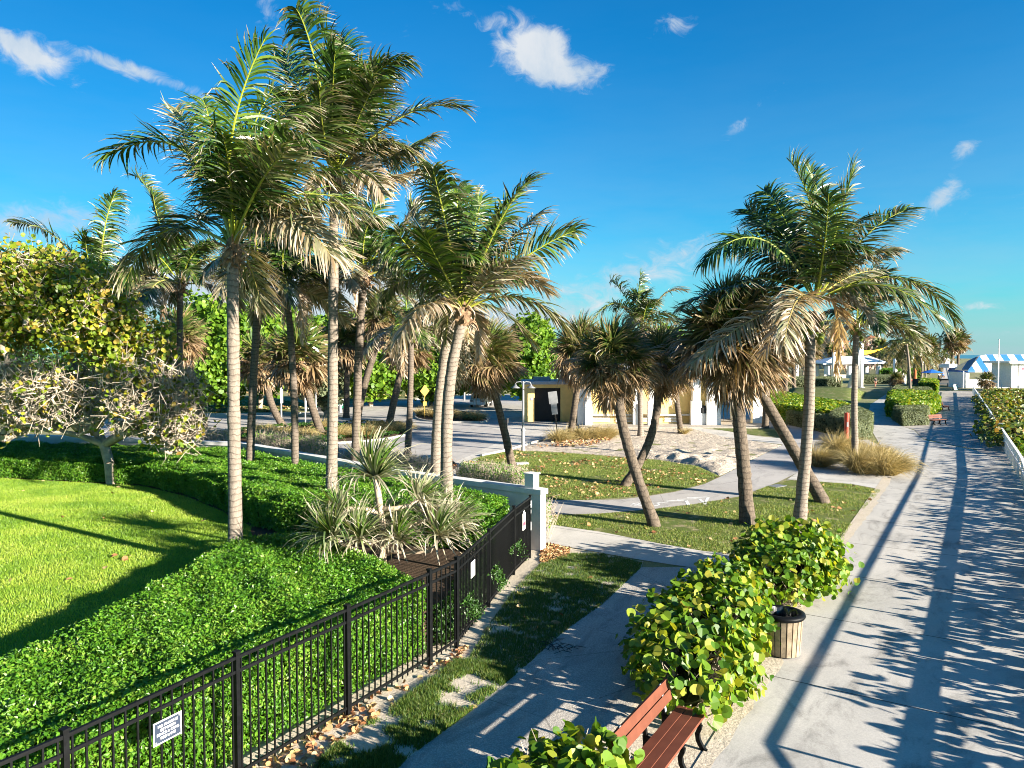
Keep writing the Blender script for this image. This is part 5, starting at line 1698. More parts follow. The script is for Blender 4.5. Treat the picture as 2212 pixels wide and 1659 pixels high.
s3 = fence_sign(gp2[2], gp2[3], .92, 1.27, .27, .48, 'tall white sign with a red band on the black gate')
a = Acc(); a.box(-.11, .11, -.0055, -.0035, -.12, -.01); a.build('red_band', mt['signred'], s3)
a = Acc(); a.box(-.10, .10, -.0055, -.0035, .17, .19)
for zz in (.12, .095, .03, .045, -.16, -.19): a.box(-.09, .07, -.0055, -.0035, zz - .006, zz + .006)
a.build('printed_lines', mt['signgrey'], s3)
a = Acc(); a.box(-.06, .06, -.003, .003, .241, .30); a.build('hanging_tab', mt['white'], s3)

# ------------------------------------------------------------------ white wall
wl_pts = [(0.95, 21.95), (-4.3, 25.8), (-7.2, 28.6), (-12.6, 33.7), (-20.0, 35.9), (-34, 39.0)]
WH = 1.9
wo_ = (*wl_pts[0], 0)
wall = thing('garden_wall', 'low white rendered wall with flat coping curving behind the hedge', 'wall', wo_)
body, cope = Acc(), Acc()
def strip_wall(acc, pts, w, za, zb, off):
    """one continuous wall, mitred at its corners"""
    P = [Vector((p[0], p[1])) for p in pts]
    L_, R_ = [], []
    for i, p in enumerate(P):
        d1 = (P[i] - P[i - 1]).normalized() if i else (P[1] - P[0]).normalized()
        d2 = (P[i + 1] - P[i]).normalized() if i < len(P) - 1 else d1
        n = Vector((-(d1 + d2).y, (d1 + d2).x)).normalized()
        k = w / 2 / max(.5, n.dot(Vector((-d2.y, d2.x))))
        L_.append(p + n * k); R_.append(p - n * k)
    n = len(P)
    V = [(q.x - off[0], q.y - off[1], z) for z in (za, zb) for side in (L_, R_) for q in side]
    F = []
    for i in range(n - 1):
        F += [(n + i, n + i + 1, 3 * n + i + 1, 3 * n + i), (i + 1, i, 2 * n + i, 2 * n + i + 1), (2 * n + i, 3 * n + i, 3 * n + i + 1, 2 * n + i + 1), (i, i + 1, n + i + 1, n + i)]
    F += [(0, n, 3 * n, 2 * n), (n - 1, 3 * n - 1, 4 * n - 1, 2 * n - 1)]
    acc.add(V, F)
strip_wall(body, wl_pts, .28, -.1, WH - .16, wo_)
strip_wall(cope, [(0.99, 21.92)] + wl_pts[1:], .40, WH - .16, WH, wo_)
body.build('wall_body', mt['stucco'], wall); cope.build('coping', mt['stucco'], wall)
a = Acc()
d = (Vector(wl_pts[1]) - Vector(wl_pts[0])).normalized()
M = Matrix.Translation((d.x * .42, d.y * .42, 0)) @ Matrix.Rotation(math.atan2(d.y, d.x), 4, 'Z')
a.box(-.16, .16, -.16, .16, WH, WH + .42, 0, M); a.box(-.19, .19, -.19, .19, WH + .42, WH + .46, 0, M)
a.build('pier', mt['stucco'], wall)

# ------------------------------------------------------------------ slatted bin
bc = G(1690, 1412); bc.z = 0
binr = thing('litter_bin', 'round litter bin with weathered wooden slats and a black rim by the sea grapes', 'litter bin', tuple(bc))
H_, R0, R1 = .80, .34, .385
prof = [(.0, .30), (.02, R0 - .05), (.05, R0 - .05), (.78, R1 - .055)]
a = Acc(); a.tube([(0, 0, z) for z, r in prof], [r for z, r in prof], 28, cap=False); a.build('liner', mt['blackmat'], binr, smooth=True)
for z, rr, nm in ((.015, R0 + .005, 'foot_ring'),):
    a = Acc(); a.tube([(0, 0, .0), (0, 0, .0), (0, 0, .055), (0, 0, .055)], [.2, rr, rr, .2], 28, cap=False); a.build(nm, mt['black'], binr)
n = 20
for i in range(n):
    an = 2 * PI * i / n
    a = Acc()
    w0, w1 = .042, .048
    V = []
    for z, r, w in ((.05, R0 - .03, w0), (H_ - .02, R1 - .03, w1)):
        for dr in (0, .024):
            for s in (-1, 1): V.append(((r + dr), s * w, z))
    Mz = Matrix.Rotation(an, 4, 'Z')
    V = [tuple(Mz @ Vector(v)) for v in V]
    a.add(V, [(0, 1, 5, 4), (2, 6, 7, 3), (0, 4, 6, 2), (1, 3, 7, 5), (4, 5, 7, 6), (0, 2, 3, 1)])
    a.build('slat', mt['slatbrown'], binr)
a = Acc()
rim = [(R1 - .10, H_ - .02), (R1 - .10, H_ + .05), (R1 - .03, H_ + .065), (R1 + .035, H_ + .05), (R1 + .045, H_ + .01), (R1 + .02, H_ - .03)]
V, F = tube_arrays([(0, 0, z) for r, z in rim], [r for r, z in rim], 32); 
V = np.concatenate([np.column_stack([r * np.cos(np.linspace(0, 2 * PI, 32, endpoint=False)), r * np.sin(np.linspace(0, 2 * PI, 32, endpoint=False)), np.full(32, z)]) for r, z in rim])
a.add(V, F); a.build('rim', mt['black'], binr, smooth=True)
a = Acc()                                     # plastic bag folded over inside
an = np.linspace(0, 2 * PI, 64, endpoint=False)
rows = []
rb_ = np.random.default_rng(3)
for k, (r, z) in enumerate([(R1 - .095, H_ + .06), (R1 - .115, H_ + .02), (R1 - .13, H_ - .15), (R1 - .16, H_ - .4), (.05, H_ - .55)]):
    rr = r * (1 + (.02 * np.sin(an * 11 + k) + .025 * rb_.normal(size=64)) * (k > 0))
    rows.append(np.column_stack([rr * np.cos(an), rr * np.sin(an), z + .015 * np.sin(an * 7 + k * 2)]))
j = np.arange(64)
F = np.concatenate([np.stack([k * 64 + j, k * 64 + (j + 1) % 64, (k + 1) * 64 + (j + 1) % 64, (k + 1) * 64 + j], 1) for k in range(4)])
a.add(np.concatenate(rows), F)
mbag = M_plain('black_bag', (.012, .012, .013), .25, .2, spec=.8)
a.build('bin_bag', mbag, binr, smooth=True)


# ------------------------------------------------------------------ benches
mt['plank'] = M_plain('brown_plastic_plank', (.125, .04, .022), .65, .14, 3.0, bmp=.12, bscale=90, spec=.2)
def make_bench(label, p0, p1, group):
    """p0,p1: the ends of the back of the seat line on the ground; the bench faces to the right of p0->p1"""
    d = Vector((p1[0] - p0[0], p1[1] - p0[1], 0)); L = d.length
    c = (Vector((*p0, 0)) + Vector((*p1, 0))) / 2
    o = thing('park_bench', label, 'bench', tuple(c), math.atan2(d.y, d.x), group)
    # local: x along the bench, -y is the front
    for i in range(3):
        a = Acc(); y = -.10 - i * .155
        Mx = Matrix.Translation((0, y - .07, .435)) @ Matrix.Rotation(R(-4), 4, 'X')
        a.box(-L / 2, L / 2, -.075, .075, -.02, .02, 0, Mx); a.build('seat_plank', mt['plank'], o)
    for i in range(2):
        a = Acc()
        Mx = Matrix.Translation((0, .02 + .045 * i + .02, .60 + i * .165)) @ Matrix.Rotation(R(-14), 4, 'X')
        a.box(-L / 2, L / 2, -.02, .02, -.077, .077, 0, Mx); a.build('back_plank', mt['plank'], o)
    for x in (-L / 2 + .28, 0, L / 2 - .28):
        a = Acc()
        def ribbon(pts, w, dx=.03):
            for (y0, z0), (y1, z1) in zip(pts[:-1], pts[1:]):
                l = math.hypot(y1 - y0, z1 - z0); an = math.atan2(z1 - z0, y1 - y0)
                Mx = Matrix.Translation((x, y0, z0)) @ Matrix.Rotation(an, 4, 'X')
                a.box(-dx, dx, -.006, l + .006, -w / 2, w / 2, 0, Mx)
        ribbon([(-.62, 0.005), (-.585, .03), (-.52, .14), (-.505, .24), (-.54, .33), (-.545, .375), (-.50, .40)], .065)
        ribbon([(.13, 0.005), (.08, .06), (.03, .18), (.02, .30), (.03, .40)], .07)
        ribbon([(.03, .36), (-.54, .385)], .05)
        ribbon([(.02, .38), (.05, .55), (.115, .82)], .05)
        a.box(x - .032, x + .032, -.66, -.57, 0, .02); a.box(x - .032, x + .032, .08, .20, 0, .02)
        a.build('cast_leg', mt['black'], o)
    a = Acc()
    for x in (-L / 2 + .28, L / 2 - .28):
        Mx = Matrix.Translation((x, .015, .5)) @ Matrix.Rotation(R(-14), 4, 'X')
        a.box(-.03, .03, -.008, .006, -.06, .36, 0, Mx)
    a.build('back_bracket', mt['galv'], o)
    return o


BN = 'brown park benches along the promenade'
make_bench('brown plank park bench beside the nearest sea grape shrub, facing the promenade', (1.43, 9.55), (2.55, 11.30), BN)
q = G(2012, 917); make_bench('brown park bench at the end of the grey green hedge by the sandy walk', (q.x - .6, q.y - .3), (q.x + 1.2, q.y + .5), BN)
q = G(2038, 886); make_bench('farther brown bench seen end on beside the sandy walk', (q.x - .6, q.y - .9), (q.x + .5, q.y + .9), BN)

# ------------------------------------------------------------------ lamp posts, sign posts
def lamp_post(label, b, h, s=1.0, arms=2, group='grey street lamps', m='galv'):
    o = thing('street_lamp', label, 'street lamp', tuple(b), group=group)
    a = Acc(); a.tube([(0, 0, -.05), (0, 0, 1.3), (0, 0, 1.32), (0, 0, h)], [.115 * s, .115 * s, .075 * s, .065 * s], 14); a.build('pole', mt[m], o, smooth=False)
    a = Acc(); a.tube([(0, 0, 1.24), (0, 0, 1.28), (0, 0, 1.36), (0, 0, 1.42)], [.12 * s, .15 * s, .14 * s, .08 * s], 14); a.build('collar', mt[m], o)
    for sg in ([-1, 1] if arms == 2 else [1]):
        a = Acc(); a.tube([(0, 0, h - .1), (sg * .18, 0, h - .02), (sg * .42, 0, h - .06), (sg * .48, 0, h - .16)], .028, 8); a.build('arm', mt[m], o)
        a = Acc(); a.tube([(sg * .48, 0, h - .16), (sg * .48, 0, h - .26), (sg * .48, 0, h - .36), (sg * .48, 0, h - .42)], [.05, .08, .2, .32], 16); sh = a.build('lamp_shade', mt['metal'], o, smooth=True)
    return o


b = G(1130, 974)
lamp_post('grey lamp post with two bell shades beside the shaggy fan palm', b, 4.35)
lamp_post('lamp post with a bell shade beyond the green cart', up(PX(735, 885, 75)), 5.6, 1.2)
lamp_post('grey lamp post left of the tallest pale palm trunk', up(PX(683, 930, 62)), 5.2, 1.0, 1)
lamp_post('thin lamp post far behind the road by the dark trees', up(PX(1003, 850, 95)), 4.6, 1.0, 1)


def post_sign(name, label, b, h, m_post='blackmat', boards=(), tilt=0.0, face=0.0, pr=.035):
    o = thing(name, label, 'sign', tuple(b), face)
    o.rotation_euler = (0, tilt, face)
    a = Acc(); a.box(-pr, pr, -pr, pr, -.05, h); a.build('post', mt[m_post], o)
    for (kind, z, w, hh, m) in boards:
        a = Acc()
        if kind == 'rect': a.box(-w / 2, w / 2, -.06, -.045, z - hh / 2, z + hh / 2)
        else:
            r = w / 2
            a.add([(0, -.06, z - r), (r, -.06, z), (0, -.06, z + r), (-r, -.06, z), (0, -.045, z - r), (r, -.045, z), (0, -.045, z + r), (-r, -.045, z)],
                  [(0, 1, 2, 3), (7, 6, 5, 4), (0, 4, 5, 1), (1, 5, 6, 2), (2, 6, 7, 3), (3, 7, 4, 0)])
        a.build('board', mt[m], o)
    return o


mt['signyel'] = M_plain('yellow_sign', (.30, .19, .03), .6, .3)
post_sign('sign', 'leaning sign seen from behind with two grey metal boards on a black post', G(1206, 953), 3.45, boards=(('rect', 3.05, .62, .85, 'galv'), ('rect', 2.25, .42, .75, 'galv')), tilt=R(-7), face=R(-12))
post_sign('sign', 'rusty yellow diamond sign standing in the small grass island', up(PX(917, 905, 68)), 3.1, 'signyel', (('diamond', 2.6, 1.15, 1.15, 'signyel'), ('rect', 1.4, .45, .4, 'signyel')), face=R(48))
post_sign('sign', 'thin dark sign post standing beside the fan palm trunk', G(1095, 985), 1.6 + .6, 'rubber', (('rect', 2.1, .22, .3, 'rubber'),), face=R(60), pr=.03)
post_sign('sign', 'pale sign post left of the dark slender palm', up(PX(608, 925, 62)), 3.2, 'galv', (('rect', 2.5, .35, 1.3, 'white'),), face=R(70), pr=.05)
post_sign('sign', 'white marker post in the grassy island', up(PX(660, 925, 60)), 2.6, 'white', (('rect', 2.0, .28, 1.4, 'white'),), face=R(75), pr=.03)
# red post
b = G(1828, 964)
o = thing('red_post', 'red round call post standing by the palm with nuts', 'post', tuple(b))
a = Acc(); a.tube([(0, 0, -.05), (0, 0, 2.15), (0, 0, 2.2), (0, 0, 2.22)], [.15, .15, .13, .02], 16); a.build('shaft', mt['red'], o)
a = Acc(); a.box(-.06, .06, -.16, -.14, 1.3, 1.6); a.build('call_panel', mt['metal'], o)
# utility covers and boulder
a = Acc(); a.box(-.35, .35, -.22, .22, -.02, .1)
o = a.build('utility_box', mt['stone']); o.location = up(G(1127, 1003)); o.rotation_euler = (0, 0, .3); tag(o, 'small pale concrete box lying in the leaf strewn lawn', 'utility box')
bm = bmesh.new(); bmesh.ops.create_icosphere(bm, subdivisions=3, radius=.6)
for v in bm.verts: v.co = Vector((v.co.x * 1.3, v.co.y, v.co.z * .6)) * (1 + .06 * math.sin(v.co.x * 6 + v.co.y * 4))
me = bpy.data.meshes.new('boulder'); bm.to_mesh(me); bm.free(); me.materials.append(mt['stone'])
o = bpy.data.objects.new('boulder', me); link(o); o.location = up(G(918, 1003)) + Vector((0, 0, .15)); tag(o, 'rounded pale boulder on the mulch bed by the road', 'boulder')
a = Acc(); a.box(-.4, .4, -.25, .25, -.02, .02); o = a.build('drain_grate', mt['metal']); o.location = up(G(1678, 1050)) + Vector((0, 0, .0)); o.rotation_euler = (0, 0, .6); tag(o, 'dark drain grate in the bike path edge', 'drain')
# dead palm twig on the path
rr_ = np.random.default_rng(6); a = Acc()
for i in range(26):
    p = np.array([rr_.normal(0, .18), rr_.normal(0, .1), .02 + rr_.random() * .05]); an = rr_.uniform(0, 2 * PI)
    q = p + np.array([math.cos(an), math.sin(an), .15]) * rr_.uniform(.15, .4)
    a.tube([p, (p + q) / 2 + np.array([0, 0, .05]), q], .006, 4)
o = a.build('dead_twig', mt['hair']); o.location = G(1196, 1402); tag(o, 'dark tangle of dead twigs on the edge of the path', 'twig')

# ------------------------------------------------------------------ white beach fence along the right of the promenade
FS = .607
def fx(y): return 24.0 + (y - 33.9) * FS if y > 33.9 else 24.0 - (33.9 - y) * .652 if y > 8.7 else 24.0 - 25.2 * .652
ys = [4.6]
while ys[-1] < 112: ys.append(ys[-1] + 2.05)
wf = thing('beach_fence', 'white wooden rail fence along the seaward side of the promenade', 'fence', (fx(33.9), 33.9, 0))
wo2 = (fx(33.9), 33.9, 0)
for i in range(0, len(ys) - 1):
    p, q = (fx(ys[i]), ys[i]), (fx(ys[i + 1]), ys[i + 1])
    M, L = frame2(p, q); M = Matrix.Translation(-Vector(wo2)) @ M
    a = Acc()
    a.box(0, L - .002, -.06, .06, 1.16, 1.20, 0, M)
    a.box(.06, L - .06, -.02, .02, .60, .72, 0, M)
    if ys[i] > 33.5:
        for xx in (L / 3, 2 * L / 3): a.box(xx - .03, xx + .03, -.021, .021, .05, 1.158, 0, M)
    a.build('rail', mt['white'], wf)
    a = Acc(); a.box(-.035, .035, -.035, .035, -.05, 1.158, 0, M); a.build('post', mt['white'], wf)
for nm, y in (('first', 48.5), ('second', 86)):
    M, L = frame2((fx(y), y), (fx(y + 1), y + 1)); M = Matrix.Translation(-Vector(wo2)) @ M
    a = Acc(); a.box(-.11, .11, -.11, .11, -.05, 1.4, 0, M); a.build('gate_post', mt['white'], wf)

# dune plants behind that fence
rg = np.random.default_rng(91)
yy = 5.0
k = 0
dl = ['beside the fence opposite the bench', 'beside the fence opposite the slatted bin', 'just before the fence comes into view', 'where the fence leaves the picture edge',
      'behind the fence beside the white shack', 'at the foot of the white flag pole', 'in front of the striped canopy', 'under the small palm by the canopy', 'behind the far end of the fence', 'beyond the canopy']
while yy < 108 and k < 10:
    L = 6.0 if yy < 34 else 11.0
    near = yy < 40
    off_ = 2.0 if near else 1.9
    sp = [(fx(y) + off_ + .2 * math.sin(y), y) for y in np.linspace(yy, yy + L, 5)]
    if near: grape_mound('dune sea grape shrub ' + dl[k], sp, [1.1, 1.2, 1.1, 1.15], [1.15, 1.32, 1.12, 1.28], 1500, rg, leaf=.22, group='dune shrubs behind the beach fence', twigs=60)
    else: grape_mound('dune sea grape shrub ' + dl[k], sp, [1.6, 1.9, 1.6], [1.35, 1.55, 1.3], 1900, rg, leaf=.3, mat='dune', group='dune shrubs behind the beach fence', twigs=0)
    yy += L; k += 1
for i, (u, v, lab) in enumerate([(2190, 905, 'broad mottled dune shrub in front of the white shack'), (2215, 960, 'broad mottled dune shrub nearest the picture edge behind the fence'), (2175, 868, 'mottled dune shrub between the flag pole and the shack'), (2205, 870, 'dune shrub at the foot of the shack steps')]):
    c = G(u, v)
    grape_mound(lab, [(c.x - 2, c.y - 4), (c.x + 2.5, c.y + 3), (c.x + 5, c.y + 8)], [2.4, 3.0, 2.4], [1.3, 1.5, 1.3], 2600, rg, leaf=.32, mat='dune', group='dune shrubs behind the beach fence', twigs=0)

# ------------------------------------------------------------------ low yellow building
bo = (11.0, 62.0, 0)
bld = thing('public_building', 'low yellow building with white columns, dark eaves and an open porch behind the sand patch', 'building', bo)
def bb(name, m, boxes, parent=bld, off=bo):
    a = Acc()
    for bx in boxes: a.box(bx[0] - off[0], bx[1] - off[0], bx[2] - off[1], bx[3] - off[1], bx[4], bx[5])
    return a.build(name, mt[m], parent)
mt['louvre'] = M_plain('white_louvre', (.6, .6, .58), .7, .08)
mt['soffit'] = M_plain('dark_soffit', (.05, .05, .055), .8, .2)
mt['roofw'] = M_plain('grey_roof', (.30, .33, .37), .7, .12)
mt['floor'] = M_plain('porch_floor', (.30, .27, .23), .85, .15)
mt['doorblk'] = M_plain('black_door', (.012, .012, .014), .6, .2)
bb('wall', 'yellow', [(6.3, 15.9, 62.0, 66, 0, 3.55), (6.3, 15.9, 62.4, 66, 3.5, 4.7), (16.1, 17.2, 61.6, 65.5, 0, 3.7)])
bb('side_block', 'yellow', [(1.05, 2.02, 64.7, 70, 0, 3.35), (4.35, 6.3, 64.7, 70, 0, 3.35), (2.02, 4.35, 64.72, 70, 3.02, 3.35), (2.02, 4.35, 65.3, 70, 0, 3.02)])
bb('door', 'doorblk', [(2.03, 4.34, 65.1, 65.28, 0.02, 3.0)])
bb('flat_roof', 'roofw', [(.85, 6.5, 64.4, 70.3, 3.35, 3.62)])
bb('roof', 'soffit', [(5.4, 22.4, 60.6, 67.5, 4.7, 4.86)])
bb('roof_edge', 'roofw', [(5.3, 22.5, 60.5, 67.6, 4.86, 5.16)])
bb('floor_slab', 'floor', [(5.6, 22.6, 58.7, 66.5, -.1, .09)])
for x, y, w in ((6.0, 61.4, .62), (6.45, 60.9, .34), (10.7, 61.5, .55), (11.85, 60.9, .62), (15.6, 61.3, .62), (17.0, 61.1, .95), (20.6, 66.0, .95), (21.4, 62.6, 1.0)):
    a = Acc(); a.box(-w / 2, w / 2, -.3, .3, .08, 4.7); a.box(-w / 2 - .12, w / 2 + .12, -.36, .24, .08, 2.1)
    o = a.build('column', mt['white'], bld); o.location = (x - bo[0], y - bo[1], 0)
for x0, x1 in ((6.7, 8.4), (8.9, 10.3), (11.0, 12.6), (13.1, 14.6)):
    bb('louvre_window', 'louvre', [(x0, x1, 61.9, 61.99, .22 + .13 * k, .30 + .13 * k) for k in range(4)] + [(x0, x1, 62.3, 62.39, 3.75 + .16 * k, 3.86 + .16 * k) for k in range(5)])
bb('wall_ledge', 'stone', [(6.4, 15.3, 61.55, 61.98, .80, .92)])
bb('wall_sign', 'signgrey', [(1.65, 1.9, 64.66, 64.69, 1.9, 2.15)])
bb('roof_unit', 'galv', [(2.0, 3.5, 66, 68, 3.62, 3.95), (4.6, 5.5, 66.5, 68.5, 3.62, 5.0)])
a = Acc(); a.tube([(0, 0, 0), (0, 0, .55), (0, 0, .58), (0, 0, .95)], [.36, .4, .42, .40], 18); a.tube([(0, 0, .951), (0, 0, 1.0)], [.3, .3], 12)
c = G(1512, 917)
o = thing('litter_bin', 'white litter bin with a black domed lid by the yellow wall', 'litter bin', (c.x, c.y - .6, .09))
a = Acc(); a.tube([(0, 0, 0), (0, 0, .3), (0, 0, .95)], [.44, .46, .48], 18); a.build('body', mt['white'], o)
a = Acc(); a.tube([(0, 0, .95), (0, 0, 1.0), (0, 0, 1.42), (0, 0, 1.55), (0, 0, 1.58)], [.5, .56, .56, .42, .1], 18); a.build('lid', mt['blackmat'], o, smooth=False)

# green utility cart on the road
c = up(PX(716, 885, 77))
cart = thing('utility_cart', 'green roofed utility cart with a white drum parked beyond the grassy island', 'cart', tuple(c), R(5))
def pb(name, m, boxes, parent): 
    a = Acc()
    for bx in boxes: a.box(*bx)
    return a.build(name, mt[m], parent)
pb('roof', 'green', [(-1.5, 1.35, -.6, .6, 1.95, 2.12)], cart)
pb('body', 'green', [(-1.6, 1.35, -.62, .62, .32, .72)], cart)
pb('roof_post', 'galv', [(x - .03, x + .03, y - .03, y + .03, .72, 1.95) for x in (-1.2, .1, 1.1) for y in (-.5, .5)], cart)
pb('seat', 'blackmat', [(-.6, .2, -.55, .55, .72, .95), (-.0, .2, -.55, .55, .95, 1.45)], cart)
a = Acc(); a.tube([(1.0, -.9, 1.35), (1.0, -.2, 1.35)], [.38, .38], 16); a.build('drum', mt['white'], cart)
pb('frame', 'white', [(.55, 1.3, -.7, -.66, .6, .65), (.55, 1.3, -.7, -.66, 1.0, 1.05), (.55, .6, -.7, -.66, .65, 1.0), (1.25, 1.3, -.7, -.66, .65, 1.0)], cart)
for x in (-1.1, .85):
    for y in (-.6, .6):
        a = Acc(); a.tube([(x, y - .1, .3), (x, y + .1, .3)], [.3, .3], 14); a.build('wheel', mt['rubber'], cart)


def car(label, loc, rz, m, group='parked cars', suv=False):
    o = thing('parked_car', label, 'car', tuple(loc), rz, group)
    h = 1.75 if suv else 1.45
    prof = [(-2.25, .35), (-2.28, .75), (-2.1, .92), (-1.35, 1.0), (-.75, h - .04), (1.0, h), (1.9, 1.08 if not suv else h - .1), (2.2, .98), (2.25, .5), (2.2, .35)]
    a = Acc(); V = []
    for y, k in ((-.88, 1), (.88, 1)):
        V += [(x, y * (.86 if z > 1.1 else 1), z) for x, z in prof]
    n = len(prof)
    a.add(V, [(i, (i + 1) % n, n + (i + 1) % n, n + i) for i in range(n)])
    a.F.append((np.array([list(range(n))[::-1]]), 0)); a.F.append((np.array([[n + i for i in range(n)]]), 0))
    a.build('body', mt[m], o)
    gl = Acc()
    for y in (-.80, .80):
        gl.add([(-1.05, y * 1.03, 1.03), (1.55, y * 1.03, 1.06), (1.05, y, h - .1), (-.68, y, h - .12)], [(0, 1, 2, 3)])
    gl.add([(-1.36, -.7, 1.03), (-1.36, .7, 1.03), (-.79, .66, h - .1), (-.79, -.66, h - .1)], [(0, 1, 2, 3)])
    gl.build('window_glass', mt['glass'], o)
    for x in (-1.4, 1.4):
        for y in (-.82, .82):
            b_ = Acc(); b_.tube([(x, y - .1, .34), (x, y + .1, .34)], [.34, .34], 16); b_.build('wheel', mt['rubber'], o)
    for y in (-.6, .6):
        b_ = Acc(); b_.box(-2.31, -2.26, y - .18, y + .18, .68, .84); b_.build('headlight', mt['metal'], o)
    return o
car('white parked car facing the road behind the shaggy fan palm', up(PX(1040, 880, 84)), R(80), 'white', suv=True)
car('white parked car behind the leaning fan palm trunks far across the lawn', up(PX(1690, 824, 160)), R(10), 'white')
car('silver parked car in the shade of the trees beyond the road', up(PX(545, 845, 118)), R(5), 'galv')
car('dark parked car beyond the trees left of the green cart', up(PX(630, 845, 120)), R(0), 'black')
car('small dark vehicle on the far beach road past the striped canopy', up(PX(2046, 795, 330)), R(60), 'black')

# ------------------------------------------------------------------ hedges on the right
rg = np.random.default_rng(64)
HG = 'clipped hedges along the promenade walks'
def hpx(label, px, h, mat, leaf, dens, shape='oval', cat='hedge', **k):
    return hedge('clipped_hedge', label, cat, gpts(px), h, rg, leaf=leaf, dens=dens, mat=mat, shape=shape, group=HG, wav=.05, **k)
hpx('dark leafy hedge along the walk behind the leaning fan palm', [(1650, 905), (1745, 925), (1800, 930), (1838, 905), (1780, 893), (1715, 878), (1655, 868)], 1.5, 'grape', .26, 130, 'round', rnd=.4)
hpx('clipped hedge with silvery side ending by the tan grass clumps', [(1790, 935), (1838, 955), (1880, 948), (1884, 928), (1840, 908), (1795, 915)], 1.5, 'hedge_grey', .12, 420, rnd=.3)
hpx('small silvery clipped hedge in front of the dark leafy hedge', [(1700, 918), (1800, 940), (1800, 925), (1705, 905)], 1.25, 'hedge_grey', .12, 420, rnd=.3)
hpx('bright green sea grape hedge between the two walks beside the brown benches', [(1916, 900), (1945, 908), (2010, 900), (2030, 888), (2018, 874), (1920, 872)], 1.65, 'grape', .27, 130, 'round', rnd=.45)
hpx('grey green clipped hedge in front of the bright sea grape hedge', [(1928, 908), (1950, 921), (2004, 919), (2006, 908), (1945, 905)], 1.35, 'hedge_grey', .12, 420, rnd=.25)
hpx('silvery clipped hedge behind the benches under the far coconut palm', [(1926, 858), (1940, 864), (2012, 862), (2010, 850), (1935, 849)], 1.3, 'hedge_grey', .16, 220, rnd=.25)
hpx('bright green hedge at the corner before the dark screen', [(1985, 854), (2022, 856), (2026, 846), (1990, 842)], 2.0, 'grape', .3, 90, 'round', rnd=.5)
hpx('long silvery hedge beyond the grass mound', [(1695, 836), (1818, 836), (1818, 829), (1695, 829)], 1.5, 'hedge_grey', .22, 90, rnd=.2)
hpx('silvery hedge behind the person on the walk', [(1862, 829), (1934, 829), (1934, 823), (1862, 823)], 1.5, 'hedge_grey', .22, 80, rnd=.2)
hpx('dark green hedge far beyond the walk under the palms', [(1900, 818), (1990, 818), (1990, 812), (1900, 812)], 2.2, 'hedge', .3, 40, rnd=.3)
hpx('dark clipped hedge in the shade left of the pavilion', [(1660, 836), (1700, 838), (1700, 828), (1660, 828)], 1.6, 'hedge_dark', .22, 80, rnd=.3)

# ------------------------------------------------------------------ pavilion, poles, sail, canopy
def at_px(u, v_, D): return up(PX(u, v_, D))
pc = at_px(1830, 810, 190)
pav = thing('pavilion', 'open pavilion with a white hipped roof on white pillars beyond the grass mound', 'pavilion', tuple(pc))
a = Acc()
a.add([(-8.2, -4.5, 3.75), (8.2, -4.5, 4.1), (8.2, 4.5, 4.5), (-8.2, 4.5, 4.2), (-3.4, 0, 5.5), (5.5, 0, 5.75), (-8.2, -4.5, 3.45), (8.2, -4.5, 3.75), (8.2, 4.5, 4.2), (-8.2, 4.5, 3.9)],
      [(0, 1, 5, 4), (2, 3, 4, 5), (6, 9, 8, 7), (0, 6, 7, 1), (2, 8, 9, 3), (3, 9, 6, 0)])
a.add([(8.2, -4.5, 4.1), (8.2, 4.5, 4.5), (5.5, 0, 5.75), (3, 0, 3.4)], [(0, 1, 2, 2)][:0] or [(0, 1, 2, 2)])if False else None
a.F.append((np.array([[1, 2, 5]]), 0)); a.F.append((np.array([[3, 0, 4]]), 0))
a.build('roof', mt['white'], pav)
pb('fascia', 'red', [(8.22, 8.3, -4.4, 4.4, 3.75, 4.35)], pav)
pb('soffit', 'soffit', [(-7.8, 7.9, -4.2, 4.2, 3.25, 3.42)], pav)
for x, y in ((-6.8, -3.4), (6.4, -3.6), (-1.0, -3.4), (-6.8, 3), (6.4, 3)):
    a = Acc(); a.tube([(x, y, 0), (x, y, .3), (x, y, 3.2)], [.95, .75, .6], 10); a.build('pillar', mt['white'], pav)
pb('low_wall', 'stone', [(-8, 0, -4.6, -4.4, 0, .9)], pav)
def pole(label, u, v0, D, r, h, du=0.0, group='white sail poles'):
    b = at_px(u, v0, D)
    o = thing('sail_pole', label, 'pole', tuple(b), group=group)
    a = Acc(); a.tube([(0, 0, -.2), (du * .5, 0, h / 2), (du, 0, h)], [r, r, r * .85], 12); a.build('shaft', mt['white'], o, smooth=True)
    a = Acc(); a.tube([(0, 0, 0), (0, 0, .12)], [r * 1.6, r * 1.6], 12); a.build('foot', mt['galv'], o)
    return o
pole('upright white pole standing just right of the palm with nuts', 1859, 838, 131, .42, 7.6)
pole('slanting white pole crossing behind the palm with nuts', 1835, 838, 131, .42, 8.4, 2.2)
pole('white pole in front of the pavilion roof', 1799, 811, 185, .45, 6.6, .2)
pole('white pole left of the pavilion behind the fan palm trunks', 1720, 822, 168, .5, 4.4)
pole('white pole beyond the person on the walk', 1933, 818, 180, .5, 5.0)
pole('short thick white pole by the low palm', 1951, 837, 132, .42, 2.4, .1)
a = Acc()
p0, p1, p2 = PX(1863, 767, 131), PX(1867, 757, 134), PX(1917, 748, 150)
n = 8; V = []
for i in range(n + 1):
    for j in range(n + 1 - i):
        s, w = i / n, j / n
        p = p0 * (1 - s - w) + p1 * s + p2 * w
        p = p + Vector((0, 0, -1.2 * (s * w + s * (1 - s - w) + w * (1 - s - w))))
        V.append(tuple(p))
idx = {}; k = 0
for i in range(n + 1):
    for j in range(n + 1 - i): idx[i, j] = k; k += 1
Fs = []
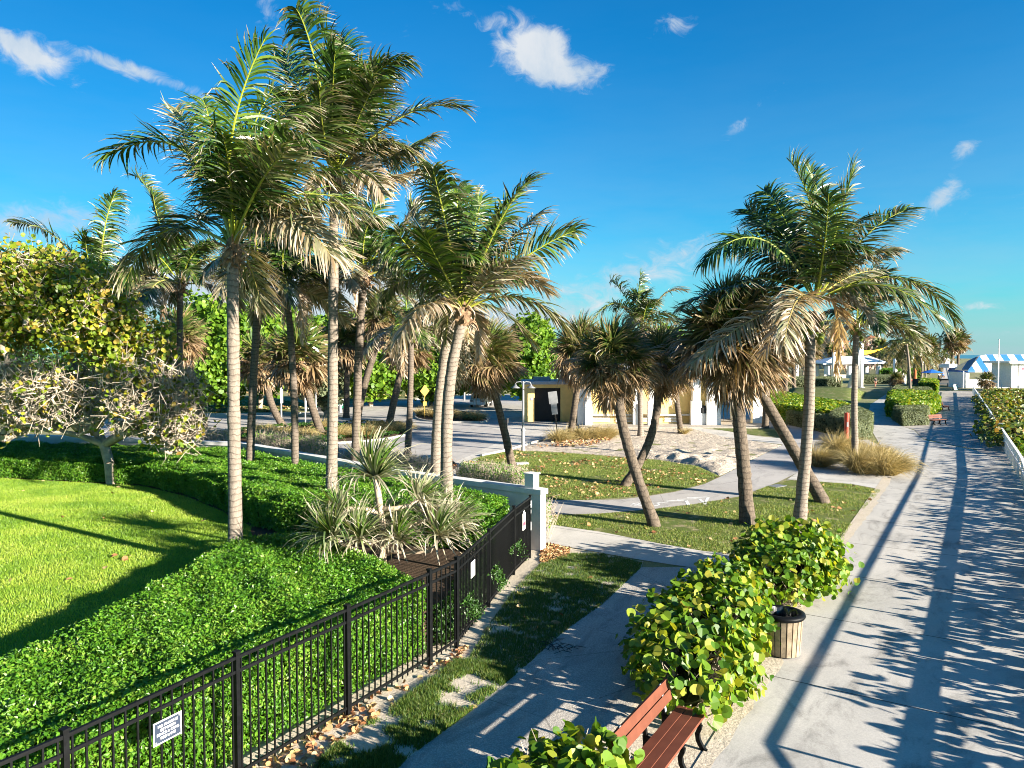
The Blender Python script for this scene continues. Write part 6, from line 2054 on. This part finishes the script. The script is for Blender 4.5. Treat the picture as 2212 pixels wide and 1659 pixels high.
for i in range(n):
    for j in range(n - i):
        Fs.append((idx[i, j], idx[i + 1, j], idx[i, j + 1]))
        if j < n - i - 1: Fs.append((idx[i + 1, j], idx[i + 1, j + 1], idx[i, j + 1]))
o = Acc().add(V, Fs).build('shade_sail', mt['yellowfab'], off=tuple(p0)); o.location = p0
tag(o, 'bright yellow triangular shade sail stretched from the white poles', 'shade sail')

# striped canopy and white shack on the beach
cc = at_px(2085, 840, 130)
can = thing('striped_canopy', 'blue and white striped canvas canopy over a white walled beach kiosk', 'canopy', tuple(cc))
x0, nst, sw = .4, 11, 1.28
for i in range(nst):
    a = Acc()
    xa, xb = x0 + i * sw, x0 + (i + 1) * sw
    zr = lambda x: 3.15 + min(1, (x - x0) / 4.2) * 2.85
    yr = lambda x: min(1, (x - x0) / 4.2) * 3.0
    a.add([(xa, 0, 3.15), (xb, 0, 3.15), (xb, yr(xb), zr(xb)), (xa, yr(xa), zr(xa)), (xa, -.02, 2.85), (xb, -.02, 2.85), (xb, 6 - yr(xb), zr(xb)), (xa, 6 - yr(xa), zr(xa)), (xb, 6, 3.15), (xa, 6, 3.15)],
          [(0, 1, 2, 3), (4, 5, 1, 0), (7, 6, 8, 9)])
    a.build('canvas_stripe', mt['bluefab' if i % 2 == 0 else 'whitefab'], can)
a = Acc(); a.add([(x0, 0, 3.15), (x0, 6, 3.15), (x0 - .02, 0, 2.85), (x0 - .02, 6, 2.85)], [(0, 1, 3, 2)]); a.build('canvas_end', mt['bluefab'], can)
pb('low_wall', 'white', [(.3, 8.5, .2, .35, 0, 1.55), (.3, .9, .36, 5.5, 0, 2.85)], can)
pb('frame_post', 'white', [(x, x + .15, .1, .25, 0, 3.0) for x in (-.35, 5.2, 9.5, 13.5)], can)
pb('side_awning', 'whitefab', [(-1.2, .3, 3, 6, 3.6, 4.3)], can)
sc_ = at_px(2184, 846, 118)
shk = thing('beach_shack', 'white beach shack with flat roof and small red sign at the right picture edge', 'hut', tuple(sc_))
pb('wall', 'white', [(0, 8, 0, 5, .6, 4.6)], shk)
pb('roof', 'white', [(-.9, 9, -.8, 5.8, 4.6, 4.95)], shk)
pb('corner_board', 'stone', [(1.1, 1.35, -.06, -.01, .6, 4.6)], shk)
pb('red_sign', 'signred', [(1.7, 4.4, -.05, -.01, 3.55, 3.85)], shk)
pb('deck', 'white', [(1.2, 8, -2.4, -.02, .25, .6)], shk)
pb('hand_rail', 'metal', [(.7, 6, -2.45, -2.4, 2.15, 2.22), (.7, 6, -2.45, -2.4, 1.35, 1.4)] + [(x, x + .07, -2.46, -2.39, .6, 2.15) for x in (.7, 2.0, 3.4, 5.0)], shk)
b = at_px(2155, 850, 107)
o = thing('flag_pole', 'tall thin white flag pole rising from the dune shrubs', 'flag pole', tuple(b))
a = Acc(); a.tube([(0, 0, -.2), (0, 0, 3), (0, 0, 8.2)], [.13, .11, .045], 10); a.build('shaft', mt['white'], o)
a = Acc(); a.tube([(0, 0, 8.2), (0, 0, 8.32)], [.08, .05], 8); a.build('finial', mt['metal'], o)
b = at_px(2164, 825, 125)
o = thing('marker_pole', 'short white pole in front of the striped canopy', 'pole', tuple(b)); a = Acc(); a.tube([(0, 0, -.2), (0, 0, 4.6)], [.09, .08], 8); a.build('shaft', mt['white'], o)
a = Acc(); a.tube([(0, 0, 4.6), (0, 0, 4.68)], [.11, .06], 8); a.build('cap', mt['metal'], o)

# cafe corner: dark screen, umbrella, tables, people
b = at_px(1985, 836, 140)
scn = thing('cafe_screen', 'long black fabric screen around the beach cafe seats', 'screen', tuple(b))
pb('fabric', 'blackmat', [(-1.2, 8.6, 0, .05, .12, 1.35)], scn)
pb('frame', 'black', [(x, x + .07, -.02, .09, 0, 1.42) for x in (-1.2, 1.2, 3.6, 6.0, 8.5)], scn)
b = at_px(2034, 838, 137); o = thing('cafe_table', 'low white bench table in front of the black screen', 'table', tuple(b))
pb('top', 'white', [(-1.3, 1.3, -.2, .2, .55, .62)], o); pb('leg', 'metal', [(-1.2, -1.1, -.1, .1, 0, .55), (1.1, 1.2, -.1, .1, 0, .55)], o)
b = at_px(1999, 838, 146); o = thing('cafe_parasol', 'blue parasol open above the cafe seats', 'parasol', tuple(b))
a = Acc(); a.tube([(0, 0, 0), (0, 0, 2.6)], [.04, .04], 8); a.build('pole', mt['white'], o)
a = Acc(); a.tube([(1.2, 0, 2.35), (1.2, 0, 2.4), (1.2, 0, 3.05)], [2.2, 2.1, .08], 10); a.build('canopy', mt['bluefab'], o)
b = at_px(1976, 836, 143); o = thing('folded_parasol', 'folded orange parasol beside the palm trunks', 'parasol', tuple(b))
a = Acc(); a.tube([(0, 0, 0), (0, 0, .9)], [.05, .05], 8); a.build('pole', mt['slatbrown'], o)
a = Acc(); a.tube([(0, 0, .9), (0, 0, 1.2), (0, 0, 2.9), (0, 0, 3.3)], [.34, .38, .22, .04], 10); a.build('folded_cloth', M_plain('orange_canvas', (.42, .12, .03), .8, .15), o)
b = at_px(2063, 843, 122)
o = thing('sandwich_board', 'folding sandwich board standing at the end of the sandy walk', 'sign', tuple(b), R(20))
for sg in (-1, 1):
    a = Acc(); M = Matrix.Rotation(R(14) * sg, 4, 'X'); a.box(-.45, .45, -.02 + sg * .2, .02 + sg * .2, 0, 1.05, 0, M); a.build('board', mt['teal' if sg < 0 else 'galv'], o)
pb('hinge', 'metal', [(-.4, .4, -.06, .06, 1.02, 1.06)], o)


def person(label, loc, rz, h, top, legs, pose='stand'):
    """one continuous body grown over a jointed skeleton; hair and clothing are its children"""
    o = thing('person', label, 'person', tuple(loc), rz)
    s = h / 1.75
    if pose == 'stand':
        J = dict(pel=(0, 0, .93), chest=(0, .02, 1.28), neck=(0, .02, 1.47), head=(0, -.02, 1.60), crown=(0, 0, 1.73), sl=(-.18, .02, 1.41), sr=(.18, .02, 1.41), el=(-.25, .03, 1.13), er=(.26, -.02, 1.13), hl=(-.27, -.08, .88), hr=(.22, -.18, 1.02),
                 kl=(-.11, -.06, .50), kr=(.11, .08, .50), al=(-.12, .0, .08), ar=(.12, .18, .09), tl=(-.13, -.17, .03), tr=(.13, .02, .03))
    else:
        J = dict(pel=(0, .05, .48), chest=(0, .08, .83), neck=(0, .06, 1.03), head=(0, .0, 1.16), crown=(0, .02, 1.29), sl=(-.18, .07, .97), sr=(.18, .07, .97), el=(-.26, .0, .72), er=(.26, .0, .72), hl=(-.16, -.25, .68), hr=(.16, -.25, .68),
                 kl=(-.13, -.40, .50), kr=(.13, -.40, .50), al=(-.13, -.42, .08), ar=(.13, -.38, .08), tl=(-.13, -.58, .03), tr=(.13, -.54, .03))
    E = [('pel', 'chest'), ('chest', 'neck'), ('neck', 'head'), ('head', 'crown'), ('chest', 'sl'), ('chest', 'sr'), ('sl', 'el'), ('el', 'hl'), ('sr', 'er'), ('er', 'hr'), ('pel', 'kl'), ('kl', 'al'), ('al', 'tl'), ('pel', 'kr'), ('kr', 'ar'), ('ar', 'tr')]
    rad = dict(pel=.155, chest=.15, neck=.06, head=.098, crown=.07, sl=.07, sr=.07, el=.048, er=.048, hl=.036, hr=.036, kl=.068, kr=.068, al=.045, ar=.045, tl=.035, tr=.035)
    ks = list(J)
    def skin(name, keys, edges, grow, m):
        me = bpy.data.meshes.new(name)
        idx = {k: i for i, k in enumerate(keys)}
        me.from_pydata([tuple(c * s for c in J[k]) for k in keys], [(idx[a], idx[b]) for a, b in edges], [])
        tmp = bpy.data.objects.new(name, me); COL.objects.link(tmp)
        md = tmp.modifiers.new('s', 'SKIN'); tmp.modifiers.new('d', 'SUBSURF').render_levels = 1; tmp.modifiers['d'].levels = 1
        for i, k in enumerate(keys):
            sv = me.skin_vertices[0].data[i]; sv.radius = ((rad[k] + grow) * s,) * 2; sv.use_root = i == 0
        me2 = bpy.data.meshes.new_from_object(tmp.evaluated_get(bpy.context.evaluated_depsgraph_get()))
        bpy.data.objects.remove(tmp); me2.materials.clear(); me2.materials.append(m)
        me2.polygons.foreach_set('use_smooth', np.ones(len(me2.polygons), bool))
        return link(bpy.data.objects.new(name, me2), o)
    skin('body', ks, E, 0, mt['skin'])
    skin('shirt', ['pel', 'chest', 'sl', 'sr', 'el', 'er'], [('pel', 'chest'), ('chest', 'sl'), ('chest', 'sr'), ('sl', 'el'), ('sr', 'er')], .016, mt[top])
    skin('trousers', ['pel', 'kl', 'kr'], [('pel', 'kl'), ('pel', 'kr')], .014, mt[legs])
    bm = bmesh.new(); bmesh.ops.create_uvsphere(bm, u_segments=12, v_segments=8, radius=.125 * s)
    hc = Vector(J['crown']) * s + Vector((0, .03, -.05)) * s
    for v in bm.verts: v.co = v.co + hc
    me = bpy.data.meshes.new('hair'); bm.to_mesh(me); bm.free(); me.materials.append(mt['hair']); link(bpy.data.objects.new('hair', me), o)
    return o
person('person in dark shirt and red shorts walking along the palm lined walk', at_px(1891, 838, 131), R(10), 1.95, 'blackmat', 'darkred')
person('person in a dark shirt seated at the cafe behind the black screen', at_px(2052, 836, 143), R(20), 1.85, 'green', 'blackmat', 'sit')
person('person in a red shirt seated behind the black screen left of the palm trunks', at_px(1968, 836, 143), R(-30), 1.85, 'red', 'blackmat', 'sit')
person('person in a blue shirt seated on the far beach deck', at_px(2037, 818, 185), R(0), 1.85, 'bluefab', 'blackmat', 'sit')
person('person in a white shirt seated on the far beach deck left of the blue shirt', at_px(2029, 818, 185), R(0), 1.85, 'whitefab', 'blackmat', 'sit')
for (u, D, lab) in ((2052, 143.3, 'black chair under the person in the dark shirt'), (1968, 143.3, 'black chair under the person in the red shirt'), (2037, 185.3, 'dark chair under the person in the blue shirt'), (2029, 185.3, 'dark chair under the person in the white shirt')):
    b = at_px(u, 830, D); o = thing('cafe_chair', lab, 'chair', tuple(b), group='cafe chairs')
    pb('seat', 'blackmat', [(-.25, .25, -.3, .2, .36, .40)], o); pb('back', 'blackmat', [(-.25, .25, .2, .25, .40, .95)], o)
    pb('legs', 'black', [(x, x + .04, y, y + .04, 0, .36) for x in (-.24, .2) for y in (-.28, .15)], o)
sheet('beach_road', gpts([(2030, 832), (2075, 834), (2062, 800), (2048, 782), (2040, 782), (2038, 800)]), .03, mt['conc2'])
b = at_px(2058, 800, 260)
o = thing('deck_railing', 'grey railing along the far beach road', 'railing', tuple(b))
q0, q1 = G(2078, 832), G(2052, 790)
M, L = frame2(q0, q1); M = Matrix.Translation(-Vector((b.x, b.y, 0))) @ M
a = Acc(); a.box(0, L, -.05, .05, 1.1, 1.2, 0, M); a.box(0, L, -.04, .04, .55, .62, 0, M); a.build('rail', mt['galv'], o)
a = Acc()
for i in range(40): a.box(L * i / 40, L * i / 40 + .1, -.05, .05, 0, 1.1, 0, M)
a.build('posts', mt['galv'], o)

# far buildings and headland
def tower(label, u, vtop, D, w, m, roofm, group=None):
    b = at_px(u, 800, D); h = PX(u, vtop, D).z
    o = thing('tower_building', label, 'building', tuple(b), group=group)
    pb('wall', m, [(-w / 2, w / 2, 0, w, 0, h)], o)
    a = Acc(); a.add([(-w * .62, -w * .12, h), (w * .62, -w * .12, h), (w * .62, w * 1.12, h), (-w * .62, w * 1.12, h), (0, w / 2, h + w * .28)], [(0, 1, 4, 4)][:0] or [(3, 2, 1, 0)])
    for t_ in ((0, 1, 4), (1, 2, 4), (2, 3, 4), (3, 0, 4)): a.F.append((np.array([t_]), 0))
    a.build('roof', mt[roofm], o)
    for k in range(3):
        pb('window', 'glass', [(-w * .35 + k * w * .25, -w * .2 + k * w * .25, -.05, .02, h - 2.6, h - 1.2)], o)
    return o
tower('pink tower with a red tiled roof above the far palms', 1808, 723, 300, 5.0, 'pink', 'terracotta')
tower('wide pink building with a red roof behind the far palms', 1808, 738, 305, 9.0, 'pink', 'terracotta')
tower('smaller pink building with a red roof right of the pink tower', 1885, 730, 310, 4.5, 'pink', 'terracotta')
for i, (u, v, D, w, h, lab) in enumerate([(2012, 772, 420, 12, 5, 'white beach building left of the striped canopy'), (2042, 775, 380, 10, 4.5, 'white roofed beach building just behind the striped canopy')]):
    b = at_px(u, 790, D); o = thing('beach_building', lab, 'building', tuple(b))
    pb('wall', 'white', [(-w / 2, w / 2, 0, 8, 0, h * .7)], o)
    a = Acc(); a.add([(-w * .55, -.5, h * .7), (w * .55, -.5, h * .7), (w * .55, 8.5, h * .7), (-w * .55, 8.5, h * .7), (-w * .2, 4, h), (w * .2, 4, h)], [(0, 1, 5, 4), (2, 3, 4, 5)])
    a.F.append((np.array([[1, 2, 5]]), 0)); a.F.append((np.array([[3, 0, 4]]), 0)); a.build('roof', mt['whitefab'], o)
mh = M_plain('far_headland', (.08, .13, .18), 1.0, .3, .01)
a = Acc()
rr_ = np.random.default_rng(4)
xs = np.linspace(0, 1, 40)
p0, p1 = PX(1985, 766, 2600), PX(2064, 766, 3000)
V = []
for s in xs:
    p = p0.lerp(p1, s); h = (14 + 8 * rr_.random()) * (1 - s) ** .35 + 1
    V += [(p.x, p.y, -3), (p.x, p.y, h), (p.x + 60, p.y + 260, -3)]
F = []
for i in range(39): F += [(3 * i, 3 * i + 3, 3 * i + 4, 3 * i + 1), (3 * i + 1, 3 * i + 4, 3 * i + 5, 3 * i + 2)]
tag(a.add(V, F).build('far_hills', mh), kind='structure')

# ------------------------------------------------------------------ far palms
def far_coconut(label, b, top, r, seed, n=15, L=4.2, group='far coconut palms along the walk'):
    rng = np.random.default_rng(seed)
    b, top = np.array(tuple(b), float), np.array(tuple(top), float)
    p = thing('coconut_palm', label, 'palm tree', tuple(b), group=group)
    V, F = trunk_arrays(b, (b + top) / 2 + rng.normal(0, .25, 3) * np.array([1, 1, 0]), top, r, r * .8, rng, n=14, sides=8)
    Acc().add(V, F).build('trunk', mt['trunk'], p, smooth=True, off=b)
    a = Acc()
    cr = top + np.array([0, 0, .3])
    for (m, tip, dr, k) in auto_fronds(cr, n, rng, L, low=-50):
        x, y = frond_arrays(cr, m, tip, rng, dry=dr * .7, npair=30, llen=.9, hang=.55, wind=.5, width=.07)
        a.add(x[0], x[1], 0, x[2]).add(y[0], y[1], 1, y[2])
    a.build('crown', [mt['rachis'], mt['frond_far']], p, off=b)
    return p
FC = [(1966, 860, 1958, 743, 'coconut palm with nuts rising from the hedge between the two walks'), (1958, 848, 1952, 757, 'coconut palm just behind the one between the two walks'),
      (1987, 826, 1986, 766, 'coconut palm by the black cafe screen'), (2000, 818, 1997, 768, 'slender coconut palm behind the blue parasol'), (1904, 813, 1905, 765, 'thin straight palm beyond the person on the walk'),
      (2030, 805, 2032, 738, 'tallest far coconut palm against the sky'), (1975, 812, 1978, 770, 'far coconut palm behind the folded parasol'), (1940, 814, 1952, 772, 'leaning far palm behind the short white pole'),
      (1870, 812, 1895, 772, 'far palm leaning right beyond the pavilion'), (1760, 812, 1756, 772, 'far palm left of the pavilion roof'), (1838, 806, 1838, 764, 'far palm above the pavilion roof')]
protos = []
for i, (bu, bv, tu, tv, lab) in enumerate(FC):
    b = G(bu, bv); tp = PX(tu, tv, b.y)
    protos.append(far_coconut(lab, b, tp, .2, 200 + i, n=14, L=4.4))
rr_ = np.random.default_rng(71)
fp_ = fan_palm('broad fan palm in the far row behind the pavilion', at_px(1745, 815, 180), at_px(1745, 815, 180) + Vector((.3, 0, 2.2)), at_px(1745, 815, 180) + Vector((.6, 0, 4.6)), .3, 300, n=34, size=2.9, skirt=6, individual=False, nseg=16, group='far fan palms along the walk')
sp = [(1664, 849, 118, 1.15, 'first of four fan palms with leaning trunks behind the dark hedge'), (1680, 848, 116, 1.1, 'second of four leaning fan palms behind the dark hedge'), (1696, 846, 117, 1.2, 'third of four leaning fan palms behind the dark hedge'), (1716, 835, 128, 1.1, 'rightmost of four leaning fan palms behind the dark hedge')]
for i, (u, v, D, s, lab) in enumerate(sp): copy_tree(fp_, tuple(at_px(u, v, D)), rr_.uniform(0, 6), s, lab)
for u_, v_, D_, lab_, sd_ in ((2130, 846, 118, 'low bushy palm beside the striped canopy wall', 311), (1936, 842, 124, 'low bushy palm beside the walk near the short white pole', 312)):
    b = at_px(u_, v_, D_); fan_palm(lab_, b, b + Vector((0, 0, .25)), b + Vector((0, 0, .5)), .22, sd_, n=34, size=1.35, skirt=2, individual=False, nseg=20, group='low palms by the walk')
for i in range(11):
    u = 1700 + i * 33 + rr_.uniform(-10, 10)
    D_ = rr_.uniform(215, 270)
    if i % 3: c = copy_tree(protos[3 + i % 6], tuple(at_px(u, 806, D_)), rr_.uniform(0, 6), rr_.uniform(.9, 1.25), 'coconut palm in the far row below the pink buildings', 'distant coconut palms by the pink buildings')
    else: c = copy_tree(fp_, tuple(at_px(u, 806, D_)), rr_.uniform(0, 6), rr_.uniform(1.0, 1.3), 'fan palm in the hazy far row below the pink buildings', 'distant fan palms')
for i in range(13):
    u = 1860 + i * 15 + rr_.uniform(-6, 6)
    c = copy_tree(protos[3 + i % 6], tuple(at_px(u, 803, rr_.uniform(210, 290))), rr_.uniform(0, 6), rr_.uniform(.9, 1.3), 'coconut palm in the hazy far row toward the beach', 'distant coconut palms')
for i, (u, D, s, lab) in enumerate([(2052, 240, .95, 'far fan palm with tan crown near the beach buildings'), (2069, 250, 1.0, 'outermost far fan palm, leaning toward the sea')]):
    copy_tree(fp_, tuple(at_px(u, 800, D)), i, s * 1.5, lab, 'distant fan palms at the beach end')
# far wood behind everything
rg = np.random.default_rng(12)
P = []
for i in range(120):
    u = rg.uniform(-300, 2000); D = rg.uniform(330, 520) if u > 1450 else rg.uniform(120, 190)
    c = PX(u, 800, D); P.append((c.x, c.y, rg.uniform(2, 5) if u < 1450 else rg.uniform(3, 6), rg.uniform(5, 9)))
PP, NN = [], []
for (x, y, z, r) in P:
    v = unit(rg.normal(size=(420, 3)))
    PP.append(np.array([x, y, z]) + v * np.array([r * 1.2, r, r * .62]) * (1 - .4 * rg.random(420) ** 2)[:, None]); NN.append(v)
PP, NN = np.concatenate(PP), np.concatenate(NN); k = PP[:, 2] > .3
V, F = leaf_arrays(PP[k], NN[k], 1.1, rg, .6, 'oval', .8)
tag(Acc().add(V, F).build('far_wood', mt['hedge_dark']), 'dark wood closing the view behind the park', kind='stuff')
